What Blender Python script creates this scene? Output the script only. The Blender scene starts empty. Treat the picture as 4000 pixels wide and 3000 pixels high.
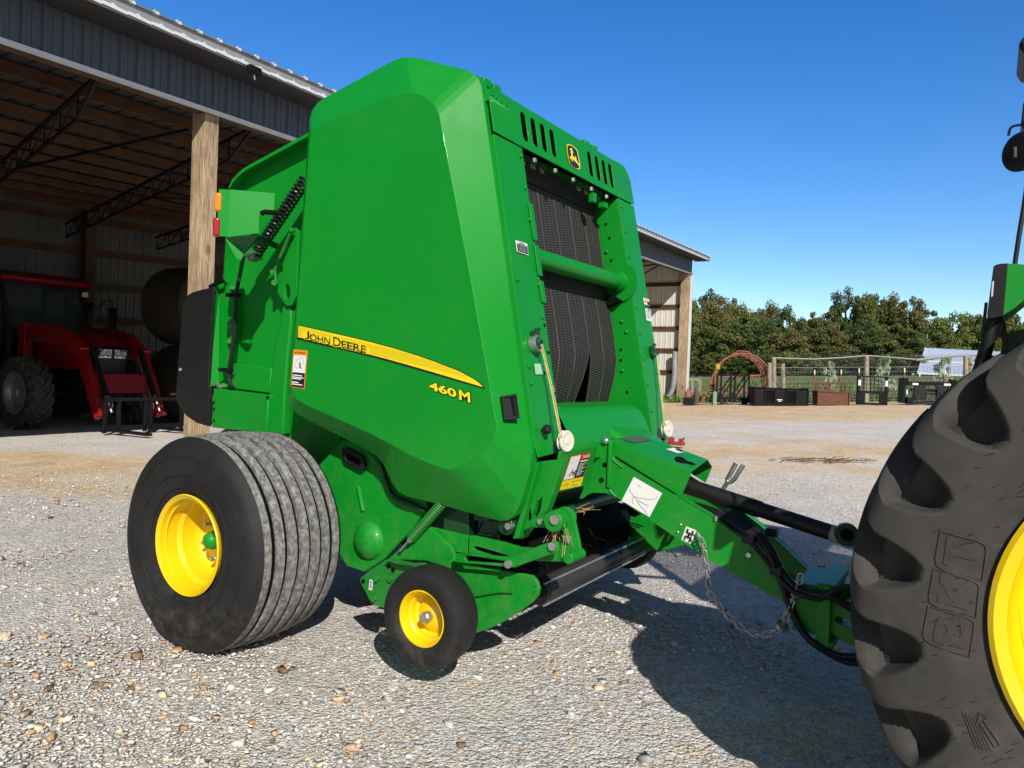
import bpy, bmesh, math, random
import numpy as np
from math import sin, cos, pi, radians, sqrt, atan2
from mathutils import Vector, Matrix
from mathutils.geometry import tessellate_polygon
random.seed(7)
V = Vector
C = bpy.context.scene.collection

# ------------------------------------------------------------------ camera
CAM = V((3.024, -3.438, 1.309)); YAW, PIT, ROL, FOC = radians(32.19), radians(-.904), radians(2.095), 2949.0
cv = V((-sin(YAW)*cos(PIT), cos(YAW)*cos(PIT), sin(PIT)))
cr0 = V((cos(YAW), sin(YAW), 0)); cu0 = cr0.cross(cv)
cr = cr0*cos(ROL)+cu0*sin(ROL); cu = -cr0*sin(ROL)+cu0*cos(ROL)
cd = bpy.data.cameras.new('camera'); co = bpy.data.objects.new('camera', cd); C.objects.link(co)
co.matrix_world = Matrix(((cr.x, cu.x, -cv.x, CAM.x), (cr.y, cu.y, -cv.y, CAM.y), (cr.z, cu.z, -cv.z, CAM.z), (0, 0, 0, 1)))
cd.sensor_width = 36.0; cd.lens = 36.0*FOC/4000; cd.clip_start = .05; cd.clip_end = 2000
bpy.context.scene.camera = co

# survey helpers: a photo measurement turned into metres on a known real plane
def ray(p): return cv+cr*((p[0]-2000)/FOC)-cu*((p[1]-1500)/FOC)
def onp(p, P, n):
    d = ray(p); P = V(P); n = V(n); return CAM+d*((P-CAM).dot(n)/d.dot(n))
def ax(p, x): return onp(p, (x, 0, 0), (1, 0, 0))
def ay(p, y): return onp(p, (0, y, 0), (0, 1, 0))
def az(p, z): return onp(p, (0, 0, z), (0, 0, 1))
def ad(p, depth): return CAM+ray(p)*depth
def K(ox, oy, s): return lambda x, y: (ox+x*s, oy+y*s)
kA = K(1200, 1500, .7231); kB = K(1950, 950, .5124); kC = K(1900, 400, .3616); kD = K(650, 550, .3617); kE = K(650, 1050, .3919)
kF = K(2100, 1600, .6629); kG = K(1750, 1850, .3917); kH = K(1100, 150, .7233); kS = K(1100, 1200, .4069); kT = K(3200, 1300, 1.0243)
kR = K(3300, 1100, .3616); kL = K(3600, 0, .905); kQ = K(2500, 850, .678); kP = K(2600, 1150, .3617)

# ------------------------------------------------------------------ materials
def _n(nt, t, **kw):
    n = nt.nodes.new(t)
    for k, v in kw.items(): setattr(n, k, v)
    return n
def mat(name, base, rough=.5, metal=0.0, var=.08, vscale=4.0, bump=0.0, bscale=60.0, coat=0.0, spec=.5, dust=0.0, dustcol=(.35, .32, .27), dscale=3.0, stretch=None, alpha=None):
    m = bpy.data.materials.new(name); m.use_nodes = True; nt = m.node_tree; b = nt.nodes['Principled BSDF']; L = nt.links.new
    b.inputs['Roughness'].default_value = rough; b.inputs['Metallic'].default_value = metal
    b.inputs['Coat Weight'].default_value = coat; b.inputs['Coat Roughness'].default_value = .08
    b.inputs['Specular IOR Level'].default_value = spec
    tc = _n(nt, 'ShaderNodeTexCoord'); mp = _n(nt, 'ShaderNodeMapping'); L(tc.outputs['Object'], mp.inputs['Vector'])
    if stretch: mp.inputs['Scale'].default_value = stretch
    nz = _n(nt, 'ShaderNodeTexNoise'); nz.inputs['Scale'].default_value = vscale; nz.inputs['Detail'].default_value = 5; L(mp.outputs['Vector'], nz.inputs['Vector'])
    rp = _n(nt, 'ShaderNodeValToRGB'); e = rp.color_ramp.elements
    e[0].position = .3; e[1].position = .7
    e[0].color = tuple(c*(1-var) for c in base)+(1,); e[1].color = tuple(min(1, c*(1+var)) for c in base)+(1,)
    L(nz.outputs['Fac'], rp.inputs['Fac']); col = rp.outputs['Color']
    if dust:
        n2 = _n(nt, 'ShaderNodeTexNoise'); n2.inputs['Scale'].default_value = dscale; n2.inputs['Detail'].default_value = 8; n2.inputs['Roughness'].default_value = .7; L(mp.outputs['Vector'], n2.inputs['Vector'])
        r2 = _n(nt, 'ShaderNodeValToRGB'); r2.color_ramp.elements[0].position = .42; r2.color_ramp.elements[1].position = .75
        r2.color_ramp.elements[0].color = (0, 0, 0, 1); r2.color_ramp.elements[1].color = (dust, dust, dust, 1); L(n2.outputs['Fac'], r2.inputs['Fac'])
        mx = _n(nt, 'ShaderNodeMix', data_type='RGBA'); L(r2.outputs['Color'], mx.inputs['Factor']); L(col, mx.inputs[6]); mx.inputs[7].default_value = dustcol+(1,); col = mx.outputs[2]
    L(col, b.inputs['Base Color'])
    if bump:
        n3 = _n(nt, 'ShaderNodeTexNoise'); n3.inputs['Scale'].default_value = bscale; n3.inputs['Detail'].default_value = 4; L(mp.outputs['Vector'], n3.inputs['Vector'])
        bp = _n(nt, 'ShaderNodeBump'); bp.inputs['Strength'].default_value = bump; bp.inputs['Distance'].default_value = .01; L(n3.outputs['Fac'], bp.inputs['Height']); L(bp.outputs['Normal'], b.inputs['Normal'])
    if alpha is not None: b.inputs['Alpha'].default_value = alpha
    return m
M = {}
M['green'] = mat('green_paint', (.0008, .245, .016),   .38, var=.05, vscale=1.5, coat=.14, spec=.3, dust=.06, dustcol=(.03, .26, .04), dscale=2.2)
M['green_dusty'] = mat('dusty_green_paint', (.004, .20, .018), .42, var=.08, vscale=3, coat=.1, dust=.35, dustcol=(.10, .16, .06), dscale=7)
M['green_dark'] = mat('deep_shaded_green', (.003, .05, .012), .4, var=.15, dust=.2, dustcol=(.04, .07, .03))  # darker green, partly standing in for shade on the body sides
def add_grime(m, col=(.30, .26, .17), top=1.15, amount=.30):
    nt = m.node_tree; L = nt.links.new; b = nt.nodes['Principled BSDF']; src = b.inputs['Base Color'].links[0].from_socket
    ge = _n(nt, 'ShaderNodeNewGeometry'); sp = _n(nt, 'ShaderNodeSeparateXYZ'); L(ge.outputs['Position'], sp.inputs[0])
    mr = _n(nt, 'ShaderNodeMapRange'); mr.inputs['From Min'].default_value = top; mr.inputs['From Max'].default_value = .15; L(sp.outputs['Z'], mr.inputs['Value'])
    nz = _n(nt, 'ShaderNodeTexNoise'); nz.inputs['Scale'].default_value = 16; nz.inputs['Detail'].default_value = 9; nz.inputs['Roughness'].default_value = .75; L(ge.outputs['Position'], nz.inputs['Vector'])
    rp = _n(nt, 'ShaderNodeValToRGB'); rp.color_ramp.elements[0].position = .46; rp.color_ramp.elements[1].position = .78; L(nz.outputs['Fac'], rp.inputs['Fac'])
    mu = _n(nt, 'ShaderNodeMath', operation='MULTIPLY'); L(mr.outputs['Result'], mu.inputs[0]); L(rp.outputs['Color'], mu.inputs[1])
    m2 = _n(nt, 'ShaderNodeMath', operation='MULTIPLY'); L(mu.outputs[0], m2.inputs[0]); m2.inputs[1].default_value = amount
    n3 = _n(nt, 'ShaderNodeTexNoise'); n3.inputs['Scale'].default_value = 3.2; n3.inputs['Detail'].default_value = 10; n3.inputs['Roughness'].default_value = .8; L(ge.outputs['Position'], n3.inputs['Vector'])
    r3 = _n(nt, 'ShaderNodeValToRGB'); r3.color_ramp.elements[0].position = .52; r3.color_ramp.elements[1].position = .9; r3.color_ramp.elements[1].color = (.05, .05, .05, 1); L(n3.outputs['Fac'], r3.inputs['Fac'])
    ad_ = _n(nt, 'ShaderNodeMath', operation='ADD', use_clamp=True); L(m2.outputs[0], ad_.inputs[0]); L(r3.outputs['Color'], ad_.inputs[1])
    mx = _n(nt, 'ShaderNodeMix', data_type='RGBA'); L(ad_.outputs[0], mx.inputs['Factor']); L(src, mx.inputs[6]); mx.inputs[7].default_value = col+(1,); L(mx.outputs[2], b.inputs['Base Color'])
    rr_ = _n(nt, 'ShaderNodeMapRange'); base = b.inputs['Roughness'].default_value; rr_.inputs['To Min'].default_value = base-.05; rr_.inputs['To Max'].default_value = base+.3; L(n3.outputs['Fac'], rr_.inputs['Value']); L(rr_.outputs['Result'], b.inputs['Roughness'])
add_grime(M['green']); 
M['yellow'] = mat('yellow_paint', (.83, .56, .003), .33, var=.03, coat=.3, dust=.12, dustcol=(.5, .36, .06))
M['decal_yellow'] = mat('yellow_decal', (.86, .68, .01), .4, var=.02)
M['decal_lines'] = mat('golden_decal_lines', (.72, .50, .01), .4, var=.02)
M['decal_black'] = mat('black_decal', (.012, .012, .012), .4, var=.02)
M['decal_navy'] = mat('dark_decal', (.014, .017, .03), .4, var=.02)
M['decal_white'] = mat('white_decal', (.78, .78, .76), .45, var=.03)
M['decal_grey'] = mat('grey_decal_ink', (.3, .3, .3), .5, var=.05)
M['decal_orange'] = mat('orange_decal', (.85, .25, .02), .45, var=.02)
M['decal_red'] = mat('red_decal', (.6, .02, .02), .45, var=.02)
M['rubber'] = mat('black_rubber', (.013, .013, .0135), .55, var=.2, vscale=9, bump=.10, bscale=160, spec=.32, dust=.22, dustcol=(.045, .042, .038), dscale=3)
add_grime(M['rubber'], (.16, .14, .11), .35, .5)
M['tread'] = mat('dusty_tread_rubber', (.13, .126, .12), .85, var=.3, vscale=30, bump=.25, bscale=140, spec=.2, dust=.9, dustcol=(.46, .45, .435), dscale=42)
M['tractor_tyre'] = mat('tractor_tyre_rubber', (.042, .040, .037), .72, var=.2, vscale=5, bump=.10, bscale=180, spec=.3, dust=.4, dustcol=(.085, .077, .067), dscale=2.5)
add_grime(M['tractor_tyre'], (.16, .14, .11), 1.6, .35)
M['black_plastic'] = mat('black_plastic', (.010, .010, .0105), .45, var=.15, vscale=8, spec=.35, dust=.15, dustcol=(.035, .035, .035))
M['black_steel'] = mat('black_painted_steel', (.006, .0065, .008), .5, var=.2, spec=.18, dust=.1, dustcol=(.02, .02, .022))
M['dark'] = mat('dark_steel_and_void_shade', (.004, .0045, .004), .8, var=.2, spec=.1)  # dark parts, plus shade painted into holes, grooves and hollows
M['steel'] = mat('zinc_steel', (.55, .55, .54), .35, .85, var=.15, vscale=20)
M['galv'] = mat('galvanised_chain', (.42, .43, .43), .4, .7, var=.25, vscale=40)
M['spring_black'] = mat('black_spring_steel', (.01, .01, .011), .25, .2, var=.1, coat=.4)
M['cream'] = mat('cream_plastic', (.72, .69, .58), .5, var=.06)
M['twine'] = mat('sisal_twine', (.55, .46, .22), .9, var=.2, vscale=60)
M['amber'] = mat('amber_lens', (.75, .22, .01), .2, var=.05, coat=.5)
M['redlens'] = mat('red_lens', (.35, .01, .015), .2, var=.05, coat=.5)
M['wood_post'] = mat('weathered_lumber', (.40, .315, .215), .85, var=.4, vscale=5, bump=.5, bscale=22, stretch=(9, 9, .7), dust=.6, dustcol=(.22, .16, .10), dscale=1.6)
def wood(name, c0, c1, knot):
    m = bpy.data.materials.new(name); m.use_nodes = True; nt = m.node_tree; b = nt.nodes['Principled BSDF']; L = nt.links.new
    tc = _n(nt, 'ShaderNodeTexCoord'); mp = _n(nt, 'ShaderNodeMapping'); mp.inputs['Scale'].default_value = (1, 1, .09); L(tc.outputs['Object'], mp.inputs['Vector'])
    vo = _n(nt, 'ShaderNodeTexVoronoi'); vo.inputs['Scale'].default_value = 2.6; mk = _n(nt, 'ShaderNodeMapping'); mk.inputs['Scale'].default_value = (1.2, 1.2, .55); L(tc.outputs['Object'], mk.inputs['Vector']); L(mk.outputs['Vector'], vo.inputs['Vector'])
    kr = _n(nt, 'ShaderNodeValToRGB'); kr.color_ramp.elements[0].color = (1, 1, 1, 1); kr.color_ramp.elements[1].color = (0, 0, 0, 1); kr.color_ramp.elements[0].position = .06; kr.color_ramp.elements[1].position = .17; L(vo.outputs['Distance'], kr.inputs['Fac'])
    ad_ = _n(nt, 'ShaderNodeVectorMath', operation='MULTIPLY_ADD'); L(kr.outputs['Color'], ad_.inputs[0]); ad_.inputs[1].default_value = (.05, .05, .05); L(mp.outputs['Vector'], ad_.inputs[2])
    nz = _n(nt, 'ShaderNodeTexNoise'); nz.inputs['Scale'].default_value = 42; nz.inputs['Detail'].default_value = 9; nz.inputs['Roughness'].default_value = .65; nz.inputs['Distortion'].default_value = .6; L(ad_.outputs[0], nz.inputs['Vector'])
    n2 = _n(nt, 'ShaderNodeTexNoise'); n2.inputs['Scale'].default_value = 1.1; n2.inputs['Detail'].default_value = 5; L(tc.outputs['Object'], n2.inputs['Vector'])
    rp = _n(nt, 'ShaderNodeValToRGB'); rp.color_ramp.elements[0].position = .36; rp.color_ramp.elements[1].position = .64; rp.color_ramp.elements[0].color = c0+(1,); rp.color_ramp.elements[1].color = c1+(1,); L(nz.outputs['Fac'], rp.inputs['Fac'])
    mx = _n(nt, 'ShaderNodeMix', data_type='RGBA'); mk2 = _n(nt, 'ShaderNodeMath', operation='MULTIPLY'); L(kr.outputs['Color'], mk2.inputs[0]); mk2.inputs[1].default_value = .8; L(mk2.outputs[0], mx.inputs['Factor']); L(rp.outputs['Color'], mx.inputs[6]); mx.inputs[7].default_value = knot+(1,)
    m3 = _n(nt, 'ShaderNodeMix', data_type='RGBA', blend_type='MULTIPLY'); m3.inputs['Factor'].default_value = 1; r3 = _n(nt, 'ShaderNodeValToRGB'); r3.color_ramp.elements[0].color = (.62, .60, .58, 1); r3.color_ramp.elements[1].color = (1.1, 1.08, 1.05, 1); r3.color_ramp.elements[0].position = .3; r3.color_ramp.elements[1].position = .68; L(n2.outputs['Fac'], r3.inputs['Fac']); L(mx.outputs[2], m3.inputs[6]); L(r3.outputs['Color'], m3.inputs[7])
    L(m3.outputs[2], b.inputs['Base Color']); b.inputs['Roughness'].default_value = .85; b.inputs['Specular IOR Level'].default_value = .2
    bp = _n(nt, 'ShaderNodeBump'); bp.inputs['Strength'].default_value = .5; bp.inputs['Distance'].default_value = .006; L(nz.outputs['Fac'], bp.inputs['Height']); L(bp.outputs['Normal'], b.inputs['Normal']); return m
M['wood_post'] = wood('weathered_timber', (.26, .175, .10), (.56, .44, .30), (.16, .08, .04))
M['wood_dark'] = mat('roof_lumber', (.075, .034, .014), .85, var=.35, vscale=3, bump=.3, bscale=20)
M['wood_grey'] = mat('grey_round_post', (.30, .25, .19), .9, var=.3, vscale=9, bump=.6, bscale=40)
M['siding'] = mat('grey_blue_steel_siding', (.085, .10, .13), .4, .1, var=.08, vscale=2)
M['trim'] = mat('grey_trim_steel', (.30, .30, .31), .45, .2, var=.06)
M['trim_white'] = mat('white_trim_steel', (.66, .68, .70), .4, .1, var=.05)
M['liner'] = mat('white_inner_siding', (.62, .60, .55), .55, var=.10, vscale=3, dust=.25, dustcol=(.42, .37, .28))
M['roofmetal'] = mat('shaded_roof_steel', (.03, .03, .032), .6, .1, var=.1)  # roof underside and soffit, darkened to paint in the shade below
M['roof_rib'] = mat('pale_roof_steel', (.62, .64, .66), .5, .1, var=.06)
M['liner_shaded'] = mat('shaded_back_siding', (.085, .085, .082), .6, var=.12, vscale=3, dust=.25, dustcol=(.09, .08, .06))  # liner siding darkened so the barn's indoor shade is in its colour
M['roof_far'] = mat('pale_blue_metal_roof', (.50, .58, .70), .45, .1, var=.06)
M['rust'] = mat('rusty_steel', (.12, .045, .028), .85, var=.35, vscale=12, dust=.3, dustcol=(.22, .10, .05))
M['red_rail'] = mat('faded_red_steel', (.30, .095, .07), .7, var=.25, vscale=8)
M['red'] = mat('red_tractor_paint', (.22, .005, .007), .4, var=.06, coat=.15, spec=.25)
M['silver'] = mat('silver_wheel_paint', (.27, .28, .30), .4, .5, var=.06)
M['glass'] = mat('tinted_cab_glass', (.05, .075, .08), .03, var=.05, spec=1.0, alpha=.42)
M['lens'] = mat('clear_lamp_lens', (.8, .82, .85), .12, .4, var=.05)
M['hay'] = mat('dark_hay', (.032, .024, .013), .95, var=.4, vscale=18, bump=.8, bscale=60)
M['straw'] = mat('loose_straw', (.50, .37, .16), .95, var=.3, vscale=30)
M['bark'] = mat('tree_bark', (.10, .075, .055), .95, var=.3, vscale=6, bump=.5)
M['debris'] = mat('bark_litter', (.16, .085, .05), .95, var=.4, vscale=30)
M['pipe'] = mat('grey_corrugated_pipe', (.28, .29, .30), .6, var=.15)
M['wire'] = mat('galvanised_wire', (.24, .24, .235), .5, .4, var=.1)
M['plastic_film'] = mat('clear_film', (.35, .6, .38), .25, var=.02)

def belt_mat():
    m = bpy.data.materials.new('textured_belt_rubber'); m.use_nodes = True; nt = m.node_tree; b = nt.nodes['Principled BSDF']; L = nt.links.new
    tc = _n(nt, 'ShaderNodeTexCoord')
    ws = []
    for ang in (9, -9):
        mp = _n(nt, 'ShaderNodeMapping'); mp.inputs['Rotation'].default_value = (radians(ang), 0, 0); L(tc.outputs['Object'], mp.inputs['Vector'])
        w = _n(nt, 'ShaderNodeTexWave'); w.bands_direction = 'Z'; w.inputs['Scale'].default_value = 24; w.inputs['Distortion'].default_value = .3; L(mp.outputs['Vector'], w.inputs['Vector']); ws.append(w)
    mu = _n(nt, 'ShaderNodeMath', operation='MULTIPLY'); L(ws[0].outputs['Fac'], mu.inputs[0]); L(ws[1].outputs['Fac'], mu.inputs[1])
    rp = _n(nt, 'ShaderNodeValToRGB'); rp.color_ramp.elements[0].color = (.010, .009, .009, 1); rp.color_ramp.elements[1].color = (.068, .063, .060, 1); rp.color_ramp.elements[0].position = .12; rp.color_ramp.elements[1].position = .6
    L(mu.outputs[0], rp.inputs['Fac']); L(rp.outputs['Color'], b.inputs['Base Color']); b.inputs['Roughness'].default_value = .75
    bp = _n(nt, 'ShaderNodeBump'); bp.inputs['Strength'].default_value = .7; bp.inputs['Distance'].default_value = .004; L(mu.outputs[0], bp.inputs['Height']); L(bp.outputs['Normal'], b.inputs['Normal'])
    return m
M['belt'] = belt_mat(); M['belt_edge'] = mat('frayed_belt_edge', (.12, .10, .085), .9, var=.3)

# ------------------------------------------------------------------ mesh builder
OFF = {}
class MB:
    def __init__(s): s.v = []; s.f = []; s.col = []
    def add(s, vs, fs):
        o = len(s.v); s.v += [V(p) for p in vs]; s.f += [tuple(i+o for i in f) for f in fs]; return s
    def box(s, c, d, R=None):
        c = V(c); h = V(d)*.5; R = R or Matrix.Identity(3)
        vs = [c+R@V((x*h.x, y*h.y, z*h.z)) for x in (-1, 1) for y in (-1, 1) for z in (-1, 1)]
        return s.add(vs, [(0, 1, 3, 2), (4, 6, 7, 5), (0, 4, 5, 1), (2, 3, 7, 6), (0, 2, 6, 4), (1, 5, 7, 3)])
    def beam(s, a, b, w, h, up=(0, 0, 1)):
        a = V(a); b = V(b); d = (b-a).normalized(); up = V(up); sd = d.cross(up)
        if sd.length < 1e-4: sd = d.cross(V((1, 0, 0)))
        sd.normalize(); u = sd.cross(d)
        vs = [p+sd*(i*w/2)+u*(j*h/2) for p in (a, b) for i, j in ((-1, -1), (1, -1), (1, 1), (-1, 1))]
        return s.add(vs, [(3, 2, 1, 0), (4, 5, 6, 7)]+[(i, (i+1) % 4, 4+(i+1) % 4, 4+i) for i in range(4)])
    def tube(s, pts, r, n=10, closed=False, cap=True):
        pts = [V(p) for p in pts]; N = len(pts); rs = r if isinstance(r, (list, tuple)) else [r]*N
        T = []
        for i in range(N):
            a = pts[i-1] if (i > 0 or closed) else pts[i]; b = pts[(i+1) % N] if (i < N-1 or closed) else pts[i]
            t = (b-a); T.append(t.normalized() if t.length > 1e-9 else V((0, 0, 1)))
        u = T[0].orthogonal().normalized(); vs = []
        for i in range(N):
            u = (u-T[i]*u.dot(T[i]))
            u = u.normalized() if u.length > 1e-6 else T[i].orthogonal().normalized()
            w = T[i].cross(u)
            for k in range(n): a = 2*pi*k/n; vs.append(pts[i]+(u*cos(a)+w*sin(a))*rs[i])
        fs = []
        for i in range(N if closed else N-1):
            j = (i+1) % N
            for k in range(n): fs.append((i*n+k, i*n+(k+1) % n, j*n+(k+1) % n, j*n+k))
        if cap and not closed: fs += [tuple(range(n-1, -1, -1)), tuple((N-1)*n+k for k in range(n))]
        return s.add(vs, fs)
    def prism(s, poly, vec):
        p = [V(q) for q in poly]; vec = V(vec); n = len(p)
        tri = tessellate_polygon([p])
        return s.add(p+[q+vec for q in p], [tuple(t) for t in tri]+[tuple(n+i for i in reversed(t)) for t in tri]+[(i, (i+1) % n, n+(i+1) % n, n+i) for i in range(n)])
    def plate(s, outer, holes, vec):
        loops = [[V(q) for q in outer]]+[[V(q) for q in h] for h in holes]; vec = V(vec)
        allp = [q for l in loops for q in l]; n = len(allp); tri = tessellate_polygon(loops)
        fs = [tuple(t) for t in tri]+[tuple(n+i for i in reversed(t)) for t in tri]; o = 0
        for l in loops:
            m = len(l); fs += [(o+i, o+(i+1) % m, n+o+(i+1) % m, n+o+i) for i in range(m)]; o += m
        return s.add(allp+[q+vec for q in allp], fs)
    def lathe(s, prof, c, axis, n=48, a0=0, a1=2*pi):
        c = V(c); axis = V(axis).normalized(); u = axis.orthogonal().normalized()
        if abs(axis.y) > .9: u = V((1, 0, 0))
        u = (u-axis*u.dot(axis)).normalized(); w = axis.cross(u); m = len(prof); full = abs(a1-a0-2*pi) < 1e-6; N = n if full else n+1
        vs = []
        for i in range(N):
            a = a0+(a1-a0)*i/n
            for h, r in prof: vs.append(c+axis*h+(u*cos(a)+w*sin(a))*r)
        fs = [(i*m+k, ((i+1) % N)*m+k, ((i+1) % N)*m+k+1, i*m+k+1) for i in range(n) for k in range(m-1)]
        return s.add(vs, fs)
    def cyl(s, a, b, r, n=20):
        a = V(a); b = V(b); L = (b-a).length
        return s.lathe([(0, 0), (0, r), (L, r), (L, 0)], a, b-a, n)
    def ball(s, c, r, n=12, sq=(1, 1, 1)):
        o = len(s.v); s.lathe([(-r*cos(pi*k/8), max(1e-5, r*sin(pi*k/8))) for k in range(9)], (0, 0, 0), (0, 0, 1), n)
        for i in range(o, len(s.v)): p = s.v[i]; s.v[i] = V((p.x*sq[0], p.y*sq[1], p.z*sq[2]))+V(c)
        return s
    def coil(s, a, b, R, r, turns, n=7, per=14):
        a = V(a); b = V(b); d = (b-a); ax_ = d.normalized(); u = ax_.orthogonal().normalized(); w = ax_.cross(u); N = int(turns*per)
        return s.tube([a+d*(i/N)+(u*cos(2*pi*turns*i/N)+w*sin(2*pi*turns*i/N))*R for i in range(N+1)], r, n)
    def sheet(s, grid):
        h = len(grid); w = len(grid[0])
        return s.add([p for row in grid for p in row], [(i*w+j, i*w+j+1, (i+1)*w+j+1, (i+1)*w+j) for i in range(h-1) for j in range(w-1)])
    def build(s, name, m, parent=None, smooth=True, ang=38, bevel=0.0, seg=2, blim=35, recalc=True):
        me = bpy.data.meshes.new(name); off = OFF.get(parent, V((0, 0, 0))) if parent else V((0, 0, 0))
        me.from_pydata([tuple(p-off) for p in s.v], [], s.f); me.materials.append(M[m] if isinstance(m, str) else m)
        if recalc:
            bm = bmesh.new(); bm.from_mesh(me); bmesh.ops.remove_doubles(bm, verts=bm.verts, dist=1e-5); bmesh.ops.recalc_face_normals(bm, faces=bm.faces); bm.to_mesh(me); bm.free()
        if smooth:
            me.polygons.foreach_set('use_smooth', [True]*len(me.polygons)); me.set_sharp_from_angle(angle=radians(ang))
        o = bpy.data.objects.new(name, me); C.objects.link(o)
        if parent: o.parent = parent; OFF[o] = off
        if bevel:
            b = o.modifiers.new('bevel', 'BEVEL'); b.width = bevel; b.segments = seg; b.limit_method = 'ANGLE'; b.angle_limit = radians(blim); b.harden_normals = False
        return o
def split_build(mb, name, m, parent, **kw):
    # one object per loose piece (bolts, clamps, brackets are countable parts)
    par = list(range(len(mb.v)))
    def find(i):
        while par[i] != i: par[i] = par[par[i]]; i = par[i]
        return i
    for f in mb.f:
        r = find(f[0])
        for i in f[1:]: par[find(i)] = r
    grp = {}
    for f in mb.f: grp.setdefault(find(f[0]), []).append(f)
    out = []
    for fs in grp.values():
        ids = sorted({i for f in fs for i in f}); mp = {i: k for k, i in enumerate(ids)}; q = MB(); q.v = [mb.v[i] for i in ids]; q.f = [tuple(mp[i] for i in f) for f in fs]; out.append(q.build(name, m, parent, **kw))
    return out
def thing(name, label, cat, loc=(0, 0, 0), rz=0, group=None):
    o = bpy.data.objects.new(name, None); C.objects.link(o); o.location = loc; o.rotation_euler = (0, 0, rz); o.empty_display_size = .1
    o['label'] = label; o['category'] = cat
    if group: o['group'] = group
    OFF[o] = V(loc); return o
def tag(o, label, cat, group=None):
    o['label'] = label; o['category'] = cat
    if group: o['group'] = group
    return o
def kind(o, k='structure'): o['kind'] = k; return o
def copy_tree(o, parent=None):
    c = o.copy(); C.objects.link(c)
    if parent: c.parent = parent
    for ch in list(o.children): copy_tree(ch, c)
    return c
def text_loops(txt, size=1.0, offset=0.0, space=1.0):
    cu_ = bpy.data.curves.new('lettering', 'FONT'); cu_.body = txt; cu_.size = size; cu_.offset = offset; cu_.space_character = space; cu_.resolution_u = 3
    ob = bpy.data.objects.new('lettering', cu_); C.objects.link(ob)
    dg = bpy.context.evaluated_depsgraph_get(); me = bpy.data.meshes.new_from_object(ob.evaluated_get(dg))
    vs = [v.co.copy() for v in me.vertices]; fs = [tuple(p.vertices) for p in me.polygons]
    bpy.data.objects.remove(ob); bpy.data.curves.remove(cu_); bpy.data.meshes.remove(me); return vs, fs
def put_text(mb, txt, O, U, W, nrm, lift, offset=0.0, box=None, space=1.0, ref=None):
    # U, W: vectors spanning the whole line of text (width, height)
    vs, fs = text_loops(txt, 1, offset, space); rv = ref or (vs if not offset else text_loops(txt, 1, 0, space)[0])
    x0 = min(p.x for p in rv); x1 = max(p.x for p in rv); y0 = min(p.y for p in rv); y1 = max(p.y for p in rv)
    O = V(O); U = V(U); W = V(W); nrm = V(nrm)
    mb.add([O+U*((p.x-x0)/(x1-x0))+W*((p.y-y0)/(y1-y0))+nrm*lift for p in vs], fs); return mb
def rrect(w, h, r, n=5):
    out = []
    for cx, cy, a in ((w/2-r, h/2-r, 0), (-w/2+r, h/2-r, pi/2), (-w/2+r, -h/2+r, pi), (w/2-r, -h/2+r, 1.5*pi)):
        out += [(cx+r*cos(a+pi/2*i/n), cy+r*sin(a+pi/2*i/n)) for i in range(n+1)]
    return out
def quad(mb, pts, lift, n=None):
    pts = [V(p) for p in pts]; n = n or (pts[1]-pts[0]).cross(pts[2]-pts[0]).normalized()
    if n.dot(CAM-pts[0]) < 0: n = -n
    return mb.add([p+n*lift for p in pts], [tuple(range(len(pts)))])
def bil(q, u, v): return q[0].lerp(q[1], u).lerp(q[3].lerp(q[2], u), v)    # q = TL, TR, BR, BL

# ------------------------------------------------------------------ tyres
def tyre_profile(R, W, rr):
    # (axial, radius) outline of a flotation tyre carcass, outer face at +W/2
    h = W/2
    return [(h*.72, rr), (h*.86, rr+.012), (h*.97, rr+(R-rr)*.25), (h*1.0, rr+(R-rr)*.5), (h*.985, rr+(R-rr)*.70), (h*.93, rr+(R-rr)*.85), (h*.83, rr+(R-rr)*.94), (h*.70, R-.006)]

# ================================================================== ROUND BALER
baler = thing('round_baler', 'large green round baler with yellow wheel rims and black belts in its open front', 'round baler', (0, 0, 0))
YS = -.92                                       # outer plane of the near side shield
kV = K(2350, 1700, .2411); kW = K(1100, 1330, .12658); kX = K(2150, 1750, .1206); kY = K(1950, 1250, .4219); kZ = K(2980, 2000, .3737); kO = K(2200, 550, .07234)

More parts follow.
